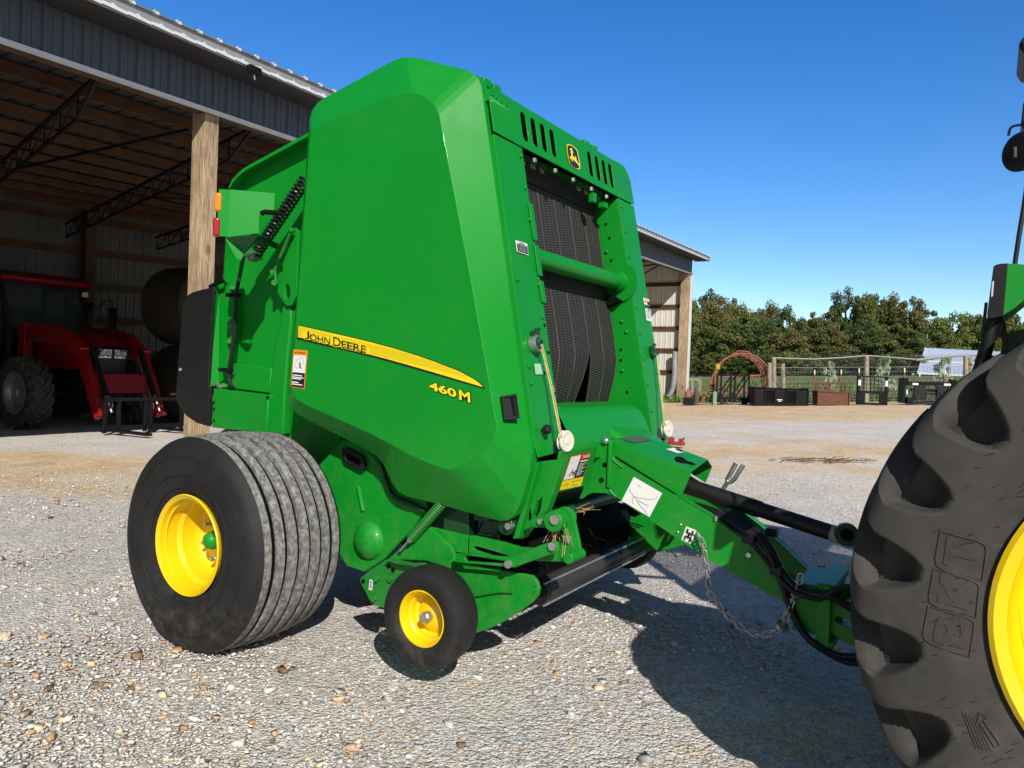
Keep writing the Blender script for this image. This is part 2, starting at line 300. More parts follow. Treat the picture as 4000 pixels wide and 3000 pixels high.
# --- side shields
pairs = [  # outer pixel, outer y, inner pixel
 (kS(70, 850), -.905, kS(96, 798)), (kS(128, 100), -.905, kS(140, 100)), (kH(148, 470), -.895, kH(156, 505)), (kH(151, 435), -.885, kH(158, 498)), (kH(166, 385), -.875, kH(164, 494)), (kH(195, 345), -.87, kH(178, 486)),
 (kH(235, 318), -.86, kH(212, 468)), (kH(420, 218), -.835, kH(400, 392)), (kH(600, 120), -.81, kH(600, 312)), (kH(640, 105), -.81, kH(650, 298)), (kH(680, 100), -.81, kH(700, 292)),
 (kH(740, 107), -.80, kH(760, 306)), (kH(1000, 170), -.785, kH(815, 348)), (kH(1040, 190), -.78, kH(835, 378)), (kH(1065, 215), -.775, kH(850, 412)), (kH(1082, 262), -.77, kH(858, 452)),
 (kH(1105, 440), -.77, kH(872, 530)), (kB(30, -430), -.77, kH(925, 800)), (kB(32, 0), -.77, kH(1012, 1250)), (kB(110, 600), -.77, kA(985, 0)), (kB(200, 1250), -.77, kA(1010, 150)), (kB(250, 1540), -.77, kA(1024, 210)), (kA(1216, 375), -.775, kA(1018, 265)),
 (kA(1203, 480), -.78, kA(1000, 310)), (kA(1150, 650), -.79, kA(930, 385)), (kA(1118, 712), -.79, kA(860, 432)), (kA(1085, 737), -.79, kA(810, 452)), (kA(1045, 741), -.79, kA(770, 460)),
 (kA(985, 728), -.795, kA(735, 457)), (kA(720, 652), -.80, kA(690, 440)), (kA(540, 608), -.81, kA(600, 405)), (kA(490, 580), -.815, kA(540, 375)), (kA(455, 530), -.82, kA(500, 352)),
 (kA(415, 440), -.825, kA(460, 330)), (kA(375, 390), -.83, kA(420, 310)), (kA(300, 345), -.835, kA(340, 268)), (kA(0, 195), -.86, kA(0, 116)), (kS(135, 1012), -.87, kS(150, 886)), (kS(82, 945), -.885, kS(118, 850))]
pairs[17] = (((pairs[16][0][0]+pairs[18][0][0])/2, (pairs[16][0][1]+pairs[18][0][1])/2), -.77, pairs[17][2])
def side_shield(sgn):
    o = [ay(p, y) for p, y, q in pairs]; i = [ay(q, YS) for p, y, q in pairs]
    fl = [V((p.x, p.y+.05, p.z)) for p in o]; fi = [V((p.x*.97+.02, p.y+.05, p.z*.97+.04)) for p in o]
    mb = MB(); n = len(o)
    loops = [i, o, fl, fi]
    for k in range(3):
        a, b = loops[k], loops[k+1]
        for j in range(n): mb.add([a[j], a[(j+1) % n], b[(j+1) % n], b[j]], [(0, 1, 2, 3)])
    # gently domed centre field
    mb.add(i, [tuple(range(n))])
    mb.v = [V((p.x, p.y*(1 if sgn < 0 else -1), p.z)) for p in mb.v]
    ob = mb.build('side_shield', 'green', baler, ang=60, bevel=.020, seg=4, blim=8); ob.modifiers['bevel'].harden_normals = True
    return ob
shield = side_shield(-1); side_shield(1)

# recessed handle on the near shield front bevel
hq = [ay(p, y) for p, y in ((kY(15, 708), -.895), (kY(150, 685), -.84), (kY(180, 912), -.84), (kY(42, 926), -.895))]
hn = (hq[1]-hq[0]).cross(hq[3]-hq[0]).normalized(); hn = hn if hn.dot(CAM-hq[0]) > 0 else -hn
mb = MB(); qi = [bil(hq, u, v) for u, v in ((.1, .08), (.9, .08), (.9, .92), (.1, .92))]
for k in range(4): mb.add([hq[k]+hn*.012, hq[(k+1) % 4]+hn*.012, qi[(k+1) % 4]+hn*.012, qi[k]+hn*.012], [(0, 1, 2, 3)])
for k in range(4): mb.add([hq[k]+hn*.012, hq[(k+1) % 4]+hn*.012, hq[(k+1) % 4]-hn*.01, hq[k]-hn*.01], [(0, 1, 2, 3)])
for k in range(4): mb.add([qi[k]+hn*.012, qi[(k+1) % 4]+hn*.012, qi[(k+1) % 4]+hn*.004, qi[k]+hn*.004], [(0, 1, 2, 3)])
mb.add([q+hn*.004 for q in qi], [(0, 1, 2, 3)])
hd = mb.build('handle', 'black_plastic', shield, smooth=False)
mb = MB(); gq = [bil(hq, u, v) for u, v in ((.3, .10), (.72, .12), (.86, .90), (.66, .90))]
quad(mb, [bil(hq, .58, .13), bil(hq, .80, .13), bil(hq, .80, .88), bil(hq, .66, .88)], .0065, hn); mb.build('handle_pocket', 'dark', shield, smooth=False)

# brand stripe and model number lettering on the near shield
def S(x, y, l=0.0): p = ay(kS(x, y), YS); return V((p.x, p.y-l, p.z))
top = [(160, 170), (400, 222), (700, 290), (880, 334), (1100, 394), (1300, 456), (1450, 508), (1600, 566), (1700, 604), (1790, 650), (1850, 684), (1895, 714), (1930, 746), (1953, 775)]
bot = [(1946, 783), (1500, 655), (1200, 568), (900, 485), (600, 410), (300, 342), (150, 306)]
mb = MB(); mb.add([S(x, y, .002) for x, y in top+bot], [tuple(range(len(top+bot)))]); stripe = mb.build('stripe', 'decal_black', shield, smooth=False)
itop = [(167, 178), (400, 229), (700, 297), (880, 341), (1100, 401), (1300, 463), (1450, 515), (1600, 573), (1700, 611), (1790, 658), (1850, 692), (1892, 720), (1922, 748), (1940, 768)]
ibot = [(1500, 636), (1200, 549), (1000, 493), (820, 446), (600, 390), (300, 318), (163, 288)]
mb = MB(); mb.add([S(x, y, .004) for x, y in itop+ibot], [tuple(range(len(itop+ibot)))]); mb.build('stripe_field', 'decal_yellow', stripe, smooth=False)
mb = MB()
def edge(line, x):
    for (x0, y0), (x1, y1) in zip(line, line[1:]):
        if x0 <= x <= x1: return y0+(y1-y0)*(x-x0)/(x1-x0)
ib = sorted(ibot+[(1940, 768)])
for t in (.12, .26, .40, .54, .68, .82):
    xs = [170+k*40 for k in range(44)]; pts = []
    for x in xs:
        a = edge(itop, x); b = edge(ib, x)
        if a is None or b is None: continue
        yb = edge(ib, x); ya = 178+(x-167)*.2445+t*110
        if ya > a+3 and ya < b-3 and not (215 < x < 830 and t > .3): pts.append((x, ya))
        else:
            if len(pts) > 1: mb.add([S(px, py-2.2, .0052) for px, py in pts]+[S(px, py+2.2, .0052) for px, py in reversed(pts)], [tuple(range(2*len(pts)))])
            pts = []
    if len(pts) > 1: mb.add([S(px, py-2.2, .0052) for px, py in pts]+[S(px, py+2.2, .0052) for px, py in reversed(pts)], [tuple(range(2*len(pts)))])
if mb.v: mb.build('stripe_lines', 'decal_lines', stripe, smooth=False)
words = [('J', 236, 277, 78), ('OHN', 287, 478, 62), ('D', 508, 578, 84), ('EERE', 590, 822, 66)]
for nm, m_, off, lift in (('letter_halo', 'decal_yellow', .085, .0062), ('lettering', 'decal_black', .006, .0078)):
    mb = MB()
    for w, x0, x1, h in words:
        y0 = 303+(x0-236)*.2350; y1 = 303+(x1-236)*.2350
        put_text(mb, w, S(x0, y0, 0), S(x1, y1)-S(x0, y0), S(x0, y0-h)-S(x0, y0), (0, -1, 0), lift, offset=off)
    mb.build(nm, m_, stripe, smooth=False)
for nm, m_, off, lift in (('number_outline', 'decal_black', .075, .003), ('model_number', 'decal_yellow', .032, .0055)):
    mb = MB()
    for w, x0, x1, yb0, yb1, h in (('460', 1432, 1682, 788, 866, 72), ('M', 1718, 1814, 884, 912, 88)):
        put_text(mb, w, S(x0, yb0, 0), S(x1, yb1)-S(x0, yb0), S(x0-4, yb0-h)-S(x0, yb0), (0, -1, 0), lift, offset=off)
    mb.build(nm, m_, shield, smooth=False)
# warning label with pictogram
def Wp(x, y, l): p = ay(kW(x, y), YS); return V((p.x, p.y-l, p.z))
def wpoly(mb, pts, l): mb.add([Wp(x, y, l) for x, y in pts], [tuple(range(len(pts)))])
mb = MB(); wpoly(mb, [(395, 278), (800, 308), (818, 330), (718, 1478), (700, 1497), (300, 1432), (288, 1412), (375, 300)], .002); wl = mb.build('warning_label', 'decal_orange', shield, smooth=False)
mb = MB(); wpoly(mb, [(393, 446), (778, 476), (735, 1010), (357, 975)], .0035); wpoly(mb, [(385, 1045), (660, 1078), (655, 1112), (357, 1075)], .005)
for x0, y0, x1, y1, h in ((360, 1105, 702, 1150, 30), (355, 1150, 628, 1186, 30), (345, 1255, 548, 1282, 36), (336, 1320, 662, 1360, 34)): wpoly(mb, [(x0, y0), (x1, y1), (x1-3, y1+h), (x0-3, y0+h)], .005)
mb.build('label_text', 'decal_white', wl, smooth=False)
mb = MB(); wpoly(mb, [(357, 977), (735, 1012), (700, 1465), (312, 1410)], .0035)
wpoly(mb, [(578, 650), (596, 668), (588, 690), (568, 684)], .005); wpoly(mb, [(550, 700), (596, 698), (616, 760), (606, 800), (645, 868), (622, 872), (562, 806), (585, 760), (572, 725), (552, 722)], .005)
put_text(mb, 'WARNING', Wp(478, 388, 0), Wp(745, 415, 0)-Wp(478, 388, 0), Wp(480, 345, 0)-Wp(478, 388, 0), (0, -1, 0), .004, .01)
wpoly(mb, [(445, 345), (468, 390), (420, 386)], .0042)
mb.build('label_print', 'decal_black', wl, smooth=False)
mb = MB()
for line in ([(420, 740), (505, 580), (550, 585), (630, 525), (700, 610), (690, 710), (650, 735)], [(415, 785), (470, 815), (520, 865), (550, 850)]):
    mb.tube([Wp(x, y, .0038) for x, y in line], .0012, 4)
mb.build('label_drawing', 'decal_grey', wl, smooth=False)

# --- front frame: hood with slots, pillars, belts, roller tube
def F(y, z, d=0.0):                      # front plane, d metres proud of it
    return V((1.2-.2*(z-2.33)+d*.98, y, z+d*.196))
FN = F(0, 2, 1)-F(0, 2, 0)
ztop = 2.545
outer = [(-.757, 2.335), (-.757, 2.47)]+[(-.757+.055*(1-cos(a)), 2.48+.06*sin(a)) for a in (.3, .7, 1.1, 1.45)]+[(.66+.0, ztop)]+[(.66+.095*sin(a), 2.45+.095*cos(a)) for a in (.3, .7, 1.1, 1.5)]+[(.757, 2.335), (.527, 2.330), (-.527, 2.330)]
holes = []
for yc_ in (-.48, -.39, -.301, -.209, .202, .293, .381, .465):
    holes.append([(yc_+a, 2.437+b) for a, b in rrect(.048, .138, .022, 4)])
mb = MB(); mb.plate([F(y, z) for y, z in outer], [[F(y, z) for y, z in h] for h in holes], -FN*.006)
# top roll and lower return lip
oe = outer[1:-3]
for (y0, z0), (y1, z1) in zip(oe, oe[1:]):
    a, b = F(y0, z0), F(y1, z1); mb.add([a, b, b+V((-.55, 0, .03)), a+V((-.55, 0, .03))], [(0, 1, 2, 3)])
mb.add([F(-.527, 2.33), F(.527, 2.33), F(.527, 2.33)+V((-.13, 0, .012)), F(-.527, 2.33)+V((-.13, 0, .012))], [(0, 1, 2, 3)])
hood = mb.build('front_hood', 'green', baler, ang=30, bevel=.012, seg=3, blim=40)
mb = MB()
for y in (-.73, -.70, -.66, -.62): mb.ball(F(y, 2.50-.012*(y+.73)*10, -.002), .005, 8)
split_build(mb, 'rivet_hole', 'dark', hood)
mb = MB()
for x, y in ((945, 160), (1060, 212)): pass
for y in (-.66, -.58, .33, .43): mb.box(V((1.06, y, 2.592)), (.06, .06, .035)); mb.cyl(V((1.06, y, 2.59)), V((1.06, y, 2.618)), .015, 10)
mb.tube([V((.86, -.70, 2.60)), V((.84, -.68, 2.66)), V((.80, -.64, 2.685)), V((.74, -.6, 2.68))], .03, 8)
split_build(mb, 'roof_bracket', 'green', hood, bevel=.004)
# emblem: dark badge, pale yellow rim, leaping deer
def E(x, y, l): return onp(kO(x, y), F(0, 2.44, l), FN)
badge = [(185, 240), (210, 200), (280, 190), (370, 195), (470, 240), (570, 305), (670, 395), (745, 485), (785, 580), (820, 780), (860, 960), (890, 1140), (915, 1330), (918, 1480), (880, 1530), (800, 1545), (700, 1530), (560, 1440), (420, 1310), (340, 1220), (300, 1080), (255, 880), (222, 640), (195, 400)]
bc = V((sum(p[0] for p in badge)/len(badge), sum(p[1] for p in badge)/len(badge), 0))
mb = MB(); mb.add([E(x, y, .004) for x, y in badge], [tuple(range(len(badge)))]); bdg = mb.build('emblem', 'decal_yellow', hood, smooth=False)
mb = MB(); inn = [(bc.x+(x-bc.x)*.86, bc.y+(y-bc.y)*.92) for x, y in badge]; mb.add([E(x, y, .006) for x, y in inn], [tuple(range(len(inn)))]); mb.build('emblem_field', 'decal_navy', bdg, smooth=False)
deer = [(340, 420), (365, 440), (350, 480), (400, 520), (430, 545), (445, 560), (380, 600), (390, 635), (425, 665), (430, 830), (400, 860), (370, 830), (340, 835), (350, 880), (400, 990), (450, 1060), (490, 1140), (520, 1130), (500, 1090), (440, 980), (460, 960), (520, 1030), (600, 1080), (650, 1110), (690, 1170), (760, 1240), (850, 1360), (880, 1320), (810, 1190), (760, 1120), (735, 1040), (715, 960), (705, 930), (680, 850), (650, 800), (630, 820), (655, 920), (560, 860), (520, 810), (510, 670), (550, 620), (530, 585), (500, 560), (495, 450), (470, 370), (440, 380), (425, 450), (400, 400)]
mb = MB(); dp = [E(x, y, .008) for x, y in deer]; tri = tessellate_polygon([dp]); mb.add(dp, [tuple(t) for t in tri]); mb.build('emblem_deer', 'decal_yellow', bdg, smooth=False)

def pillar(s):
    mb = MB(); yo, yi = .757*s, .525*s
    poly = [(yo, 2.326), (yi, 2.326), (yi, 1.0), (yi+.02*s, .972), (yo-.01*s, .962), (yo, 1.0)]
    mb.prism([F(y, z, -.003) for y, z in poly], -FN*.006)
    # inner return wall, deep enough to reach the belts
    w = [F(yi, 2.322, -.008), F(yi, .98, -.008), V((1.15, yi, .98)), V((1.06, yi, 2.18)), V((1.03, yi, 2.322))]
    mb.prism(w, (0, .008*s, 0))
    w2 = [F(yo, 2.322, -.008), F(yo, 1.0, -.008), V((1.2, yo, 1.0)), V((.95, yo, 2.322))]
    mb.prism(w2, (0, -.006*s, 0))
    o = mb.build('pillar', 'green', baler, smooth=False, bevel=.004)
    mb = MB()
    for k in range(9):
        z = 2.28-k*.145
        if abs(z-1.87) > .05: mb.ball(F(yi+.028*s, z, 0), .0085, 8)
        if k % 3 == 1: mb.ball(F(yo-.03*s, z-.8 if z > 1.9 else z, 0), .0085, 8)
    for z, x in ((2.02, .12), (1.72, .13), (1.56, .07), (1.34, .13), (1.62, .09)): mb.ball(V((F(0, z).x-x, yi-.002*s, z)), .011, 8)
    split_build(mb, 'rivet', 'green', o)
    return o
pn = pillar(-1); pf = pillar(1)
mb = MB()
for z, x in ((2.18, .10), (2.10, .09), (1.97, .10), (1.46, .12), (1.40, .13), (1.22, .12)): mb.box(V((F(0, z).x-x, .522, z)), (.012, .004, .012))
for y, z in ((-.67, 1.31), (-.60, 1.31), (-.54, 1.40), (-.54, 1.22), (-.545, 1.52)): mb.box(F(y, z, -.001), (.004, .009, .014))
split_build(mb, 'bolt_hole', 'dark', pf, smooth=False)
# zig-zag hinge strip along the near edge of the opening
mb = MB()
for a, b in ((2.07, 1.90), (1.88, 1.74), (1.72, 1.62)):
    mb.prism([F(-.548, a, 0), F(-.512, a, 0), F(-.512, b, 0), F(-.548, b, 0)], FN*.007)
split_build(mb, 'hinge_strip', 'green', pn, bevel=.003)

# belts
prof = [(.70, 2.36), (.86, 2.50), (.99, 2.50), (1.045, 2.42), (1.06, 2.30), (1.076, 2.21), (1.13, 1.93), (1.174, 1.715), (1.21, 1.55), (1.236, 1.40), (1.225, 1.30), (1.20, 1.18), (1.15, 1.02), (1.08, .90)]
def resample(p, n):
    d = [0]
    for a, b in zip(p, p[1:]): d.append(d[-1]+sqrt((a[0]-b[0])**2+(a[1]-b[1])**2))
    out = []
    for k in range(n):
        t = d[-1]*k/(n-1); j = max(i for i in range(len(d)) if d[i] <= t+1e-9); j = min(j, len(p)-2)
        f = (t-d[j])/(d[j+1]-d[j]); out.append((p[j][0]+(p[j+1][0]-p[j][0])*f, p[j][1]+(p[j+1][1]-p[j][1])*f))
    return out
bprof = resample(prof, 46)
for k in range(6):
    w = .166; yb = -.51+k*.1705
    rows = []
    for x, z in bprof:
        t = max(0, min(1, (1.45-z)/.35)); l, r = yb+.002, yb+w
        if k == 1: l += .07*t; x += .012*t
        if k == 0: r -= .05*t; x -= .02*t
        if k == 3: r -= .085*t; x -= .01*t
        if k == 4: l += .02*t; x += .02*t
        rows.append([V((x+.004*sin(j*pi/3)*0, l+(r-l)*j/3, z)) for j in range(4)])
    mb = MB(); mb.sheet(rows); mb.sheet([[p-V((.006, 0, 0)) for p in r] for r in rows])
    for e in (0, 3):
        mb.sheet([[r[e], r[e]-V((.006, 0, 0))] for r in rows])
    b = mb.build('belt', 'belt', baler, ang=70)
    mb = MB()
    for e, s in ((0, 1), (3, -1)): mb.tube([r[e]+V((.001, .001*s, 0)) for r in rows], .0011, 4)
    mb.build('belt_edge', 'belt_edge', b)
# dark chamber behind the belts and the sheet-metal body sides
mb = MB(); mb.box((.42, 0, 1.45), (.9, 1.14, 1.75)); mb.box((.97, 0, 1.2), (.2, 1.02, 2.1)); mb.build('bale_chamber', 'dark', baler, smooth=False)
for s in (-1, 1):
    mb = MB(); mb.prism([V((x, .60*s, z)) for x, z in ((-.12, .62), (-.12, 2.44), (.35, 2.58), (.8, 2.60), (1.06, 2.5), (1.10, 2.32), (1.2, 1.75), (1.30, 1.0), (1.30, .62), (1.0, .45), (.3, .45))], (0, .012*s, 0))
    mb.build('body_side', 'green_dark', baler, smooth=False)  # green side sheet coloured dark for the shield's shadow
mb = MB(); mb.box((.5, 0, 2.575), (.65, 1.2, .03)); mb.build('body_roof', 'green', baler, smooth=False)
# roller tube across the opening
tc_ = V((1.226, 0, 1.842)); mb = MB(); mb.cyl(tc_+V((0, -.53, 0)), tc_+V((0, .50, 0)), .045, 28)
rt = mb.build('roller_tube', 'green', baler)
mb = MB(); mb.lathe([(0, 0), (0, .115), (.012, .115), (.012, .06), (.05, .05), (.05, .0)], tc_+V((0, .525, 0)), (0, -1, 0), 32); mb.build('tube_flange', 'green', rt)
mb = MB(); mb.prism([V((1.20, .52, 1.77)), V((1.26, .52, 1.735)), V((1.20, .52, 1.705)), V((1.12, .52, 1.69)), V((1.10, .52, 1.72))], (0, -.05, 0)); mb.build('scraper', 'dark', rt, smooth=False)
# bolts and brackets hanging under the hood
mb = MB()
for y in (-.39, -.19, .0, .21, .40):
    mb.cyl(F(y, 2.318, -.02), F(y, 2.30, -.02), .011, 8)
split_build(mb, 'bolt', 'steel', hood)
mb = MB(); mb.box(F(.235, 2.27, -.03), (.03, .04, .05)); mb.box(F(.41, 2.27, -.05), (.04, .05, .03)); split_build(mb, 'bracket', 'green', hood, smooth=False, bevel=.003)

# lower hood over the feeder
sec = [(1.22, 1.165), (1.395, 1.155), (1.43, 1.135), (1.50, 1.02), (1.515, .93)]
mb = MB(); rows = [[V((x, y, z)) for x, z in sec] for y in (-.515, -.2, .2, .38)]
rows.append([V((x-(.02 if k > 2 else 0), .45, z-(0.02 if k < 4 else 0))) for k, (x, z) in enumerate(sec)]); rows.append([V((x-.05, .515, z-.08)) for x, z in sec])
mb.sheet(rows); mb.build('feeder_cover', 'green', baler, ang=25, bevel=.008, seg=3, blim=20)
mb = MB(); c0 = [V((1.40, -.10, 1.10)), V((1.40, .36, 1.08)), V((1.60, .36, .98)), V((1.60, -.10, 1.00))]; mb.prism(c0, (0, 0, -.12)); mb.build('gearbox_cover', 'green', baler, bevel=.03, seg=4, smooth=True)

# twine pulleys, tensioner, gauge, twine
for s, nm in ((-1, 'near'), (1, 'far')):
    c = V((1.475, .60*s, 1.022)); d = V((.985, -.17, .05)).normalized()
    mb = MB(); mb.lathe([(0, 0), (0, .040), (.006, .046), (.010, .037), (.016, .037), (.020, .046), (.026, .046), (.030, .042), (.028, .034), (.028, .016), (.032, .013), (.032, 0)], c+d*.03, d, 30); pl = mb.build('twine_pulley', 'cream', baler)
    mb = MB(); mb.cyl(c+d*.045, c+d*.058, .008, 8); mb.ball(c+d*.046+V((0, -.013, .004)), .008, 8); split_build(mb, 'pulley_bolt', 'black_steel', pl)
    mb = MB(); b0 = F(.665*s, 1.455, .0)
    mb.prism([b0+V((0, -.02, .03)), b0+V((0, .025, .03)), b0+V((0, .03, -.01)), b0+V((0, .01, -.045)), b0+V((0, -.02, -.02))], FN*.02); mb.tube([b0+FN*.01+V((0, -.012, .02)), b0+FN*.05+V((0, 0, -.02)), b0+FN*.01+V((0, .012, -.04))], .006, 6)
    for q in ((-.012, .035), (.014, .038)): mb.ball(b0+FN*.022+V((0, q[0], q[1])), .007, 8)
    tb = mb.build('twine_tensioner', 'green_dark', baler)
    mb = MB(); pt = [b0+FN*.04+V((0, 0, -.03)), b0*.55+(c+d*.06)*.45+V((.004, .006, 0)), c+d*.05+V((0, -.052*1, .02))]
    mb.tube(pt, .0032, 6); mb.tube([p+V((.004, .008, .0)) for p in pt], .0022, 5)
    for k in range(14):
        a = pt[1].lerp(pt[2], random.random()); mb.tube([a, a+V((.01, random.uniform(.005, .035), -random.uniform(.0, .04)))], .0006, 3)
    mb.build('twine', 'twine', baler)
g = onp(kB(300, 762), F(0, 1.44, .03), FN); mb = MB(); mb.lathe([(-.03, 0), (-.03, .036), (0, .036), (.004, .03), (.004, 0)], g, FN, 28); ga = mb.build('pressure_gauge', 'steel', baler)
mb = MB(); mb.lathe([(.0055, 0), (.0055, .028)], g+V((0, 0, 0)), FN, 24); mb.build('dial', 'decal_navy', ga)
mb = MB(); e1 = V((0, 1, 0)); e2 = FN.cross(e1); arc = [g+FN*.0072+e1*(.021*cos(a))+e2*(.021*sin(a))*(1 if e2.z > 0 else -1) for a in np.linspace(.2, pi-.1, 12)]
mb.add(arc+[g+FN*.0072], [tuple(range(len(arc)+1))]); mb.build('dial_sector', 'green', ga, smooth=False)
mb = MB(); k_ = onp(kY(430, 1015), F(0, 1.1, .02), FN); mb.lathe([(-.02, .006), (0, .02), (.016, .021), (.02, .016), (.02, 0)], k_, FN, 7); mb.build('knob', 'black_plastic', baler, smooth=False)
mb = MB(); quad(mb, [onp(kY(x, y), F(0, 1.3), FN) for x, y in ((318, 405), (388, 405), (400, 503), (330, 505))], .003, FN); mb.build('clear_sleeve', 'plastic_film', baler, smooth=False)

def label_panel(name, corners, base, parent, lift, inks, P, n):
    q = [onp(p, P, n) for p in corners]; mb = MB(); quad(mb, q, lift, V(n)); o = mb.build(name, base, parent, smooth=False)
    for nm, m_, l, rects in inks:
        mb = MB()
        for u0, v0, u1, v1 in rects: quad(mb, [bil(q, u0, v0), bil(q, u1, v0), bil(q, u1, v1), bil(q, u0, v1)], lift+l, V(n))
        mb.build(nm, m_, o, smooth=False)
    return o, q
label_panel('instruction_label', [kC(308, 1488), kC(436, 1528), kC(450, 1655), kC(325, 1612)], 'decal_white', pn, .002, [('label_print', 'decal_navy', .0015, [(.08, .26, .95, .93)]), ('label_text', 'decal_grey', .003, [(.14, .34+.1*k, .85-.06*(k % 2), .385+.1*k) for k in range(6)]+[(.25, .10, .75, .18)])], F(0, 1.9), FN)
label_panel('caution_label', [kB(1095, 415), kB(1140, 428), kB(1148, 478), kB(1102, 466)], 'decal_white', pf, .002, [('label_print', 'decal_black', .0015, [(.55, .45, .97, .95)]), ('label_field', 'decal_yellow', .0015, [(.3, .03, .97, .4)]), ('label_mark', 'decal_red', .003, [(.1, .4, .28, .7)])], F(0, 1.6), FN)
label_panel('notice_label', [kB(1107, 480), kB(1148, 490), kB(1162, 600), kB(1120, 588)], 'decal_white', pf, .002, [('label_print', 'decal_black', .0015, [(0, 0, 1, .12)]), ('label_text', 'decal_grey', .0015, [(.1, .22+.11*k, .9, .25+.11*k) for k in range(6)])], F(0, 1.5), FN)

# front lower plate with danger label, and the post below the near pillar
mb = MB(); A0, A1 = V((1.527, -.66, .985)), V((1.527, -.30, .985)); mb.prism([A0, A1, V((1.485, -.30, .80)), V((1.485, -.64, .80))], (-.012, 0, 0)); fp = mb.build('front_plate', 'green', baler, bevel=.004)
pn_n = (A1-A0).cross(V((1.485, -.30, .80))-A0).normalized(); pn_n = pn_n if pn_n.x > 0 else -pn_n
q = [onp(kX(x, y), A0, pn_n) for x, y in ((650, 248), (1302, 128), (962, 1215), (272, 1365))]
mb = MB(); quad(mb, q, .002, pn_n); dl = mb.build('danger_label', 'decal_red', fp, smooth=False)
def lq(nm, m_, l, rects, extra=None):
    mb = MB()
    for u0, v0, u1, v1 in rects: quad(mb, [bil(q, u0, v0), bil(q, u1, v0), bil(q, u1, v1), bil(q, u0, v1)], l, pn_n)
    if extra: extra(mb)
    mb.build(nm, m_, dl, smooth=False)
lq('label_picture', 'decal_white', .0035, [(.02, .03, .50, .705)])
lq('label_black', 'decal_black', .0035, [(.51, .17, .97, .705)], lambda mb: [mb.tube([bil(q, a, b)+pn_n*.0045 for a, b in l], .0022, 4) for l in ([(.22, .62), (.30, .5), (.40, .54), (.5, .47)], [(.30, .5), (.32, .42)], [(.36, .53), (.40, .62), (.48, .56)])])
lq('label_text', 'decal_white', .005, [(.55, .2, .92, .24)]+[(.56, .29+.042*k, .9-.07*(k % 3), .305+.042*k) for k in range(9)], lambda mb: put_text(mb, 'DANGER', bil(q, .62, .135), bil(q, .95, .135)-bil(q, .62, .135), bil(q, .62, .05)-bil(q, .62, .135), pn_n, .005, .02))
lq('label_band', 'decal_yellow', .0035, [(0, .73, 1, 1)])
lq('label_lines', 'decal_black', .005, [(.06, .86, .36, .868), (.42, .8, .9, .808), (.5, .92, .8, .928), (.2, .78, .21, .86), (.55, .81, .56, .91), (.75, .74, .76, .8), (.3, .87, .31, .97), (.7, .93, .71, .99)])
mb = MB(); pts = [ay(kA(x, y), -.70) for x, y in ((1248, 420), (1385, 405), (1340, 560), (1292, 690), (1210, 765), (1160, 838), (1110, 838), (1195, 600))]
hole = [ay(kA(x, y), -.70) for x, y in ((1237, 640), (1266, 615), (1255, 680), (1232, 724), (1207, 726))]
mb.plate(pts, [hole], (0, .05, 0)); mb.build('front_leg', 'green', baler, smooth=False, bevel=.006)
mb = MB(); mb.prism([ay(kA(x, y), -.74) for x, y in ((1225, 430), (1252, 420), (1200, 600), (1140, 835), (1108, 838), (1180, 600))], (0, .05, 0)); mb.build('leg_flange', 'green', baler, smooth=False, bevel=.004)

# --- tailgate
GY = -.62
g_out = [(-.10, 2.485), (-.50, 2.385), (-.55, 2.362), (-.60, 2.33), (-.627, 2.295), (-.654, 1.76), (-.70, 1.5), (-.72, 1.15), (-.5, .8), (-.1, .7), (.22, .7), (.22, 2.5)]
for s in (-1, 1):
    mb = MB(); mb.prism([V((x, .62*s, z)) for x, z in g_out], (0, -.01*s, 0)); gate = mb.build('tailgate_side', 'green', baler, smooth=False)
    if s < 0: gate_near = gate
    mb = MB(); rim = g_out[:6]; pr = [(-.0, 2.51)]+rim
    for (x0, z0), (x1, z1) in zip(pr, pr[1:]):
        mb.add([V((x0, .70*s, z0)), V((x1, .70*s, z1)), V((x1, .60*s, z1)), V((x0, .60*s, z0))], [(0, 1, 2, 3)])
        mb.add([V((x0, .70*s, z0)), V((x1, .70*s, z1)), V((x1+.004, .70*s, z1-.018)), V((x0+.004, .70*s, z0-.018))], [(0, 1, 2, 3)])
    mb.build('tailgate_rim', 'green', gate, ang=60)
mb = MB(); mb.sheet([[V((x, -.61, z)), V((x, .61, z))] for x, z in g_out[:9]]); mb.build('tailgate_back', 'green', baler, ang=40)
def gp(k, pts, y): return [ay(k(a, b), y) for a, b in pts]
mb = MB(); mb.prism(gp(kE, ((1240, 370), (1240, 560), (1205, 880), (1175, 1300), (1160, 1660), (1000, 1640), (1020, 1240), (1045, 990), (1078, 760), (1125, 560), (1150, 370)), -.68), (0, .06, 0)); mb.build('gate_post', 'green', baler, bevel=.012, seg=3, ang=50)
mb = MB(); mb.plate(gp(kD, ((1335, 960), (1385, 935), (1420, 975), (1408, 1659)), -.70)+gp(kE, ((1243, 368), (1190, 368), (1088, 210), (1085, 150)), -.70), [gp(kE, [(1203+28*cos(a)*(1), 228+(78*sin(a))) for a in np.linspace(0, 2*pi, 14, endpoint=False)], -.70)], (0, .02, 0)); mb.build('latch_plate', 'green', baler, smooth=False, bevel=.004)
mb = MB(); a, b = ay(kD(1350, 970), -.735), ay(kD(1170, 1400), -.735); mb.tube([a, b], .009, 8); mb.ball(a, .016, 8); rod = mb.build('threaded_rod', 'green_dusty', baler)
mb = MB(); mb.tube([b, ay(kD(1185, 1530), -.735)], .008, 8); mb.cyl(ay(kD(1165, 1530), -.745), ay(kD(1172, 1528), -.70), .016, 10); mb.cyl(ay(kD(1140, 1415), -.745), ay(kD(1152, 1415), -.70), .012, 8); mb.build('rod_end', 'green_dusty', rod)
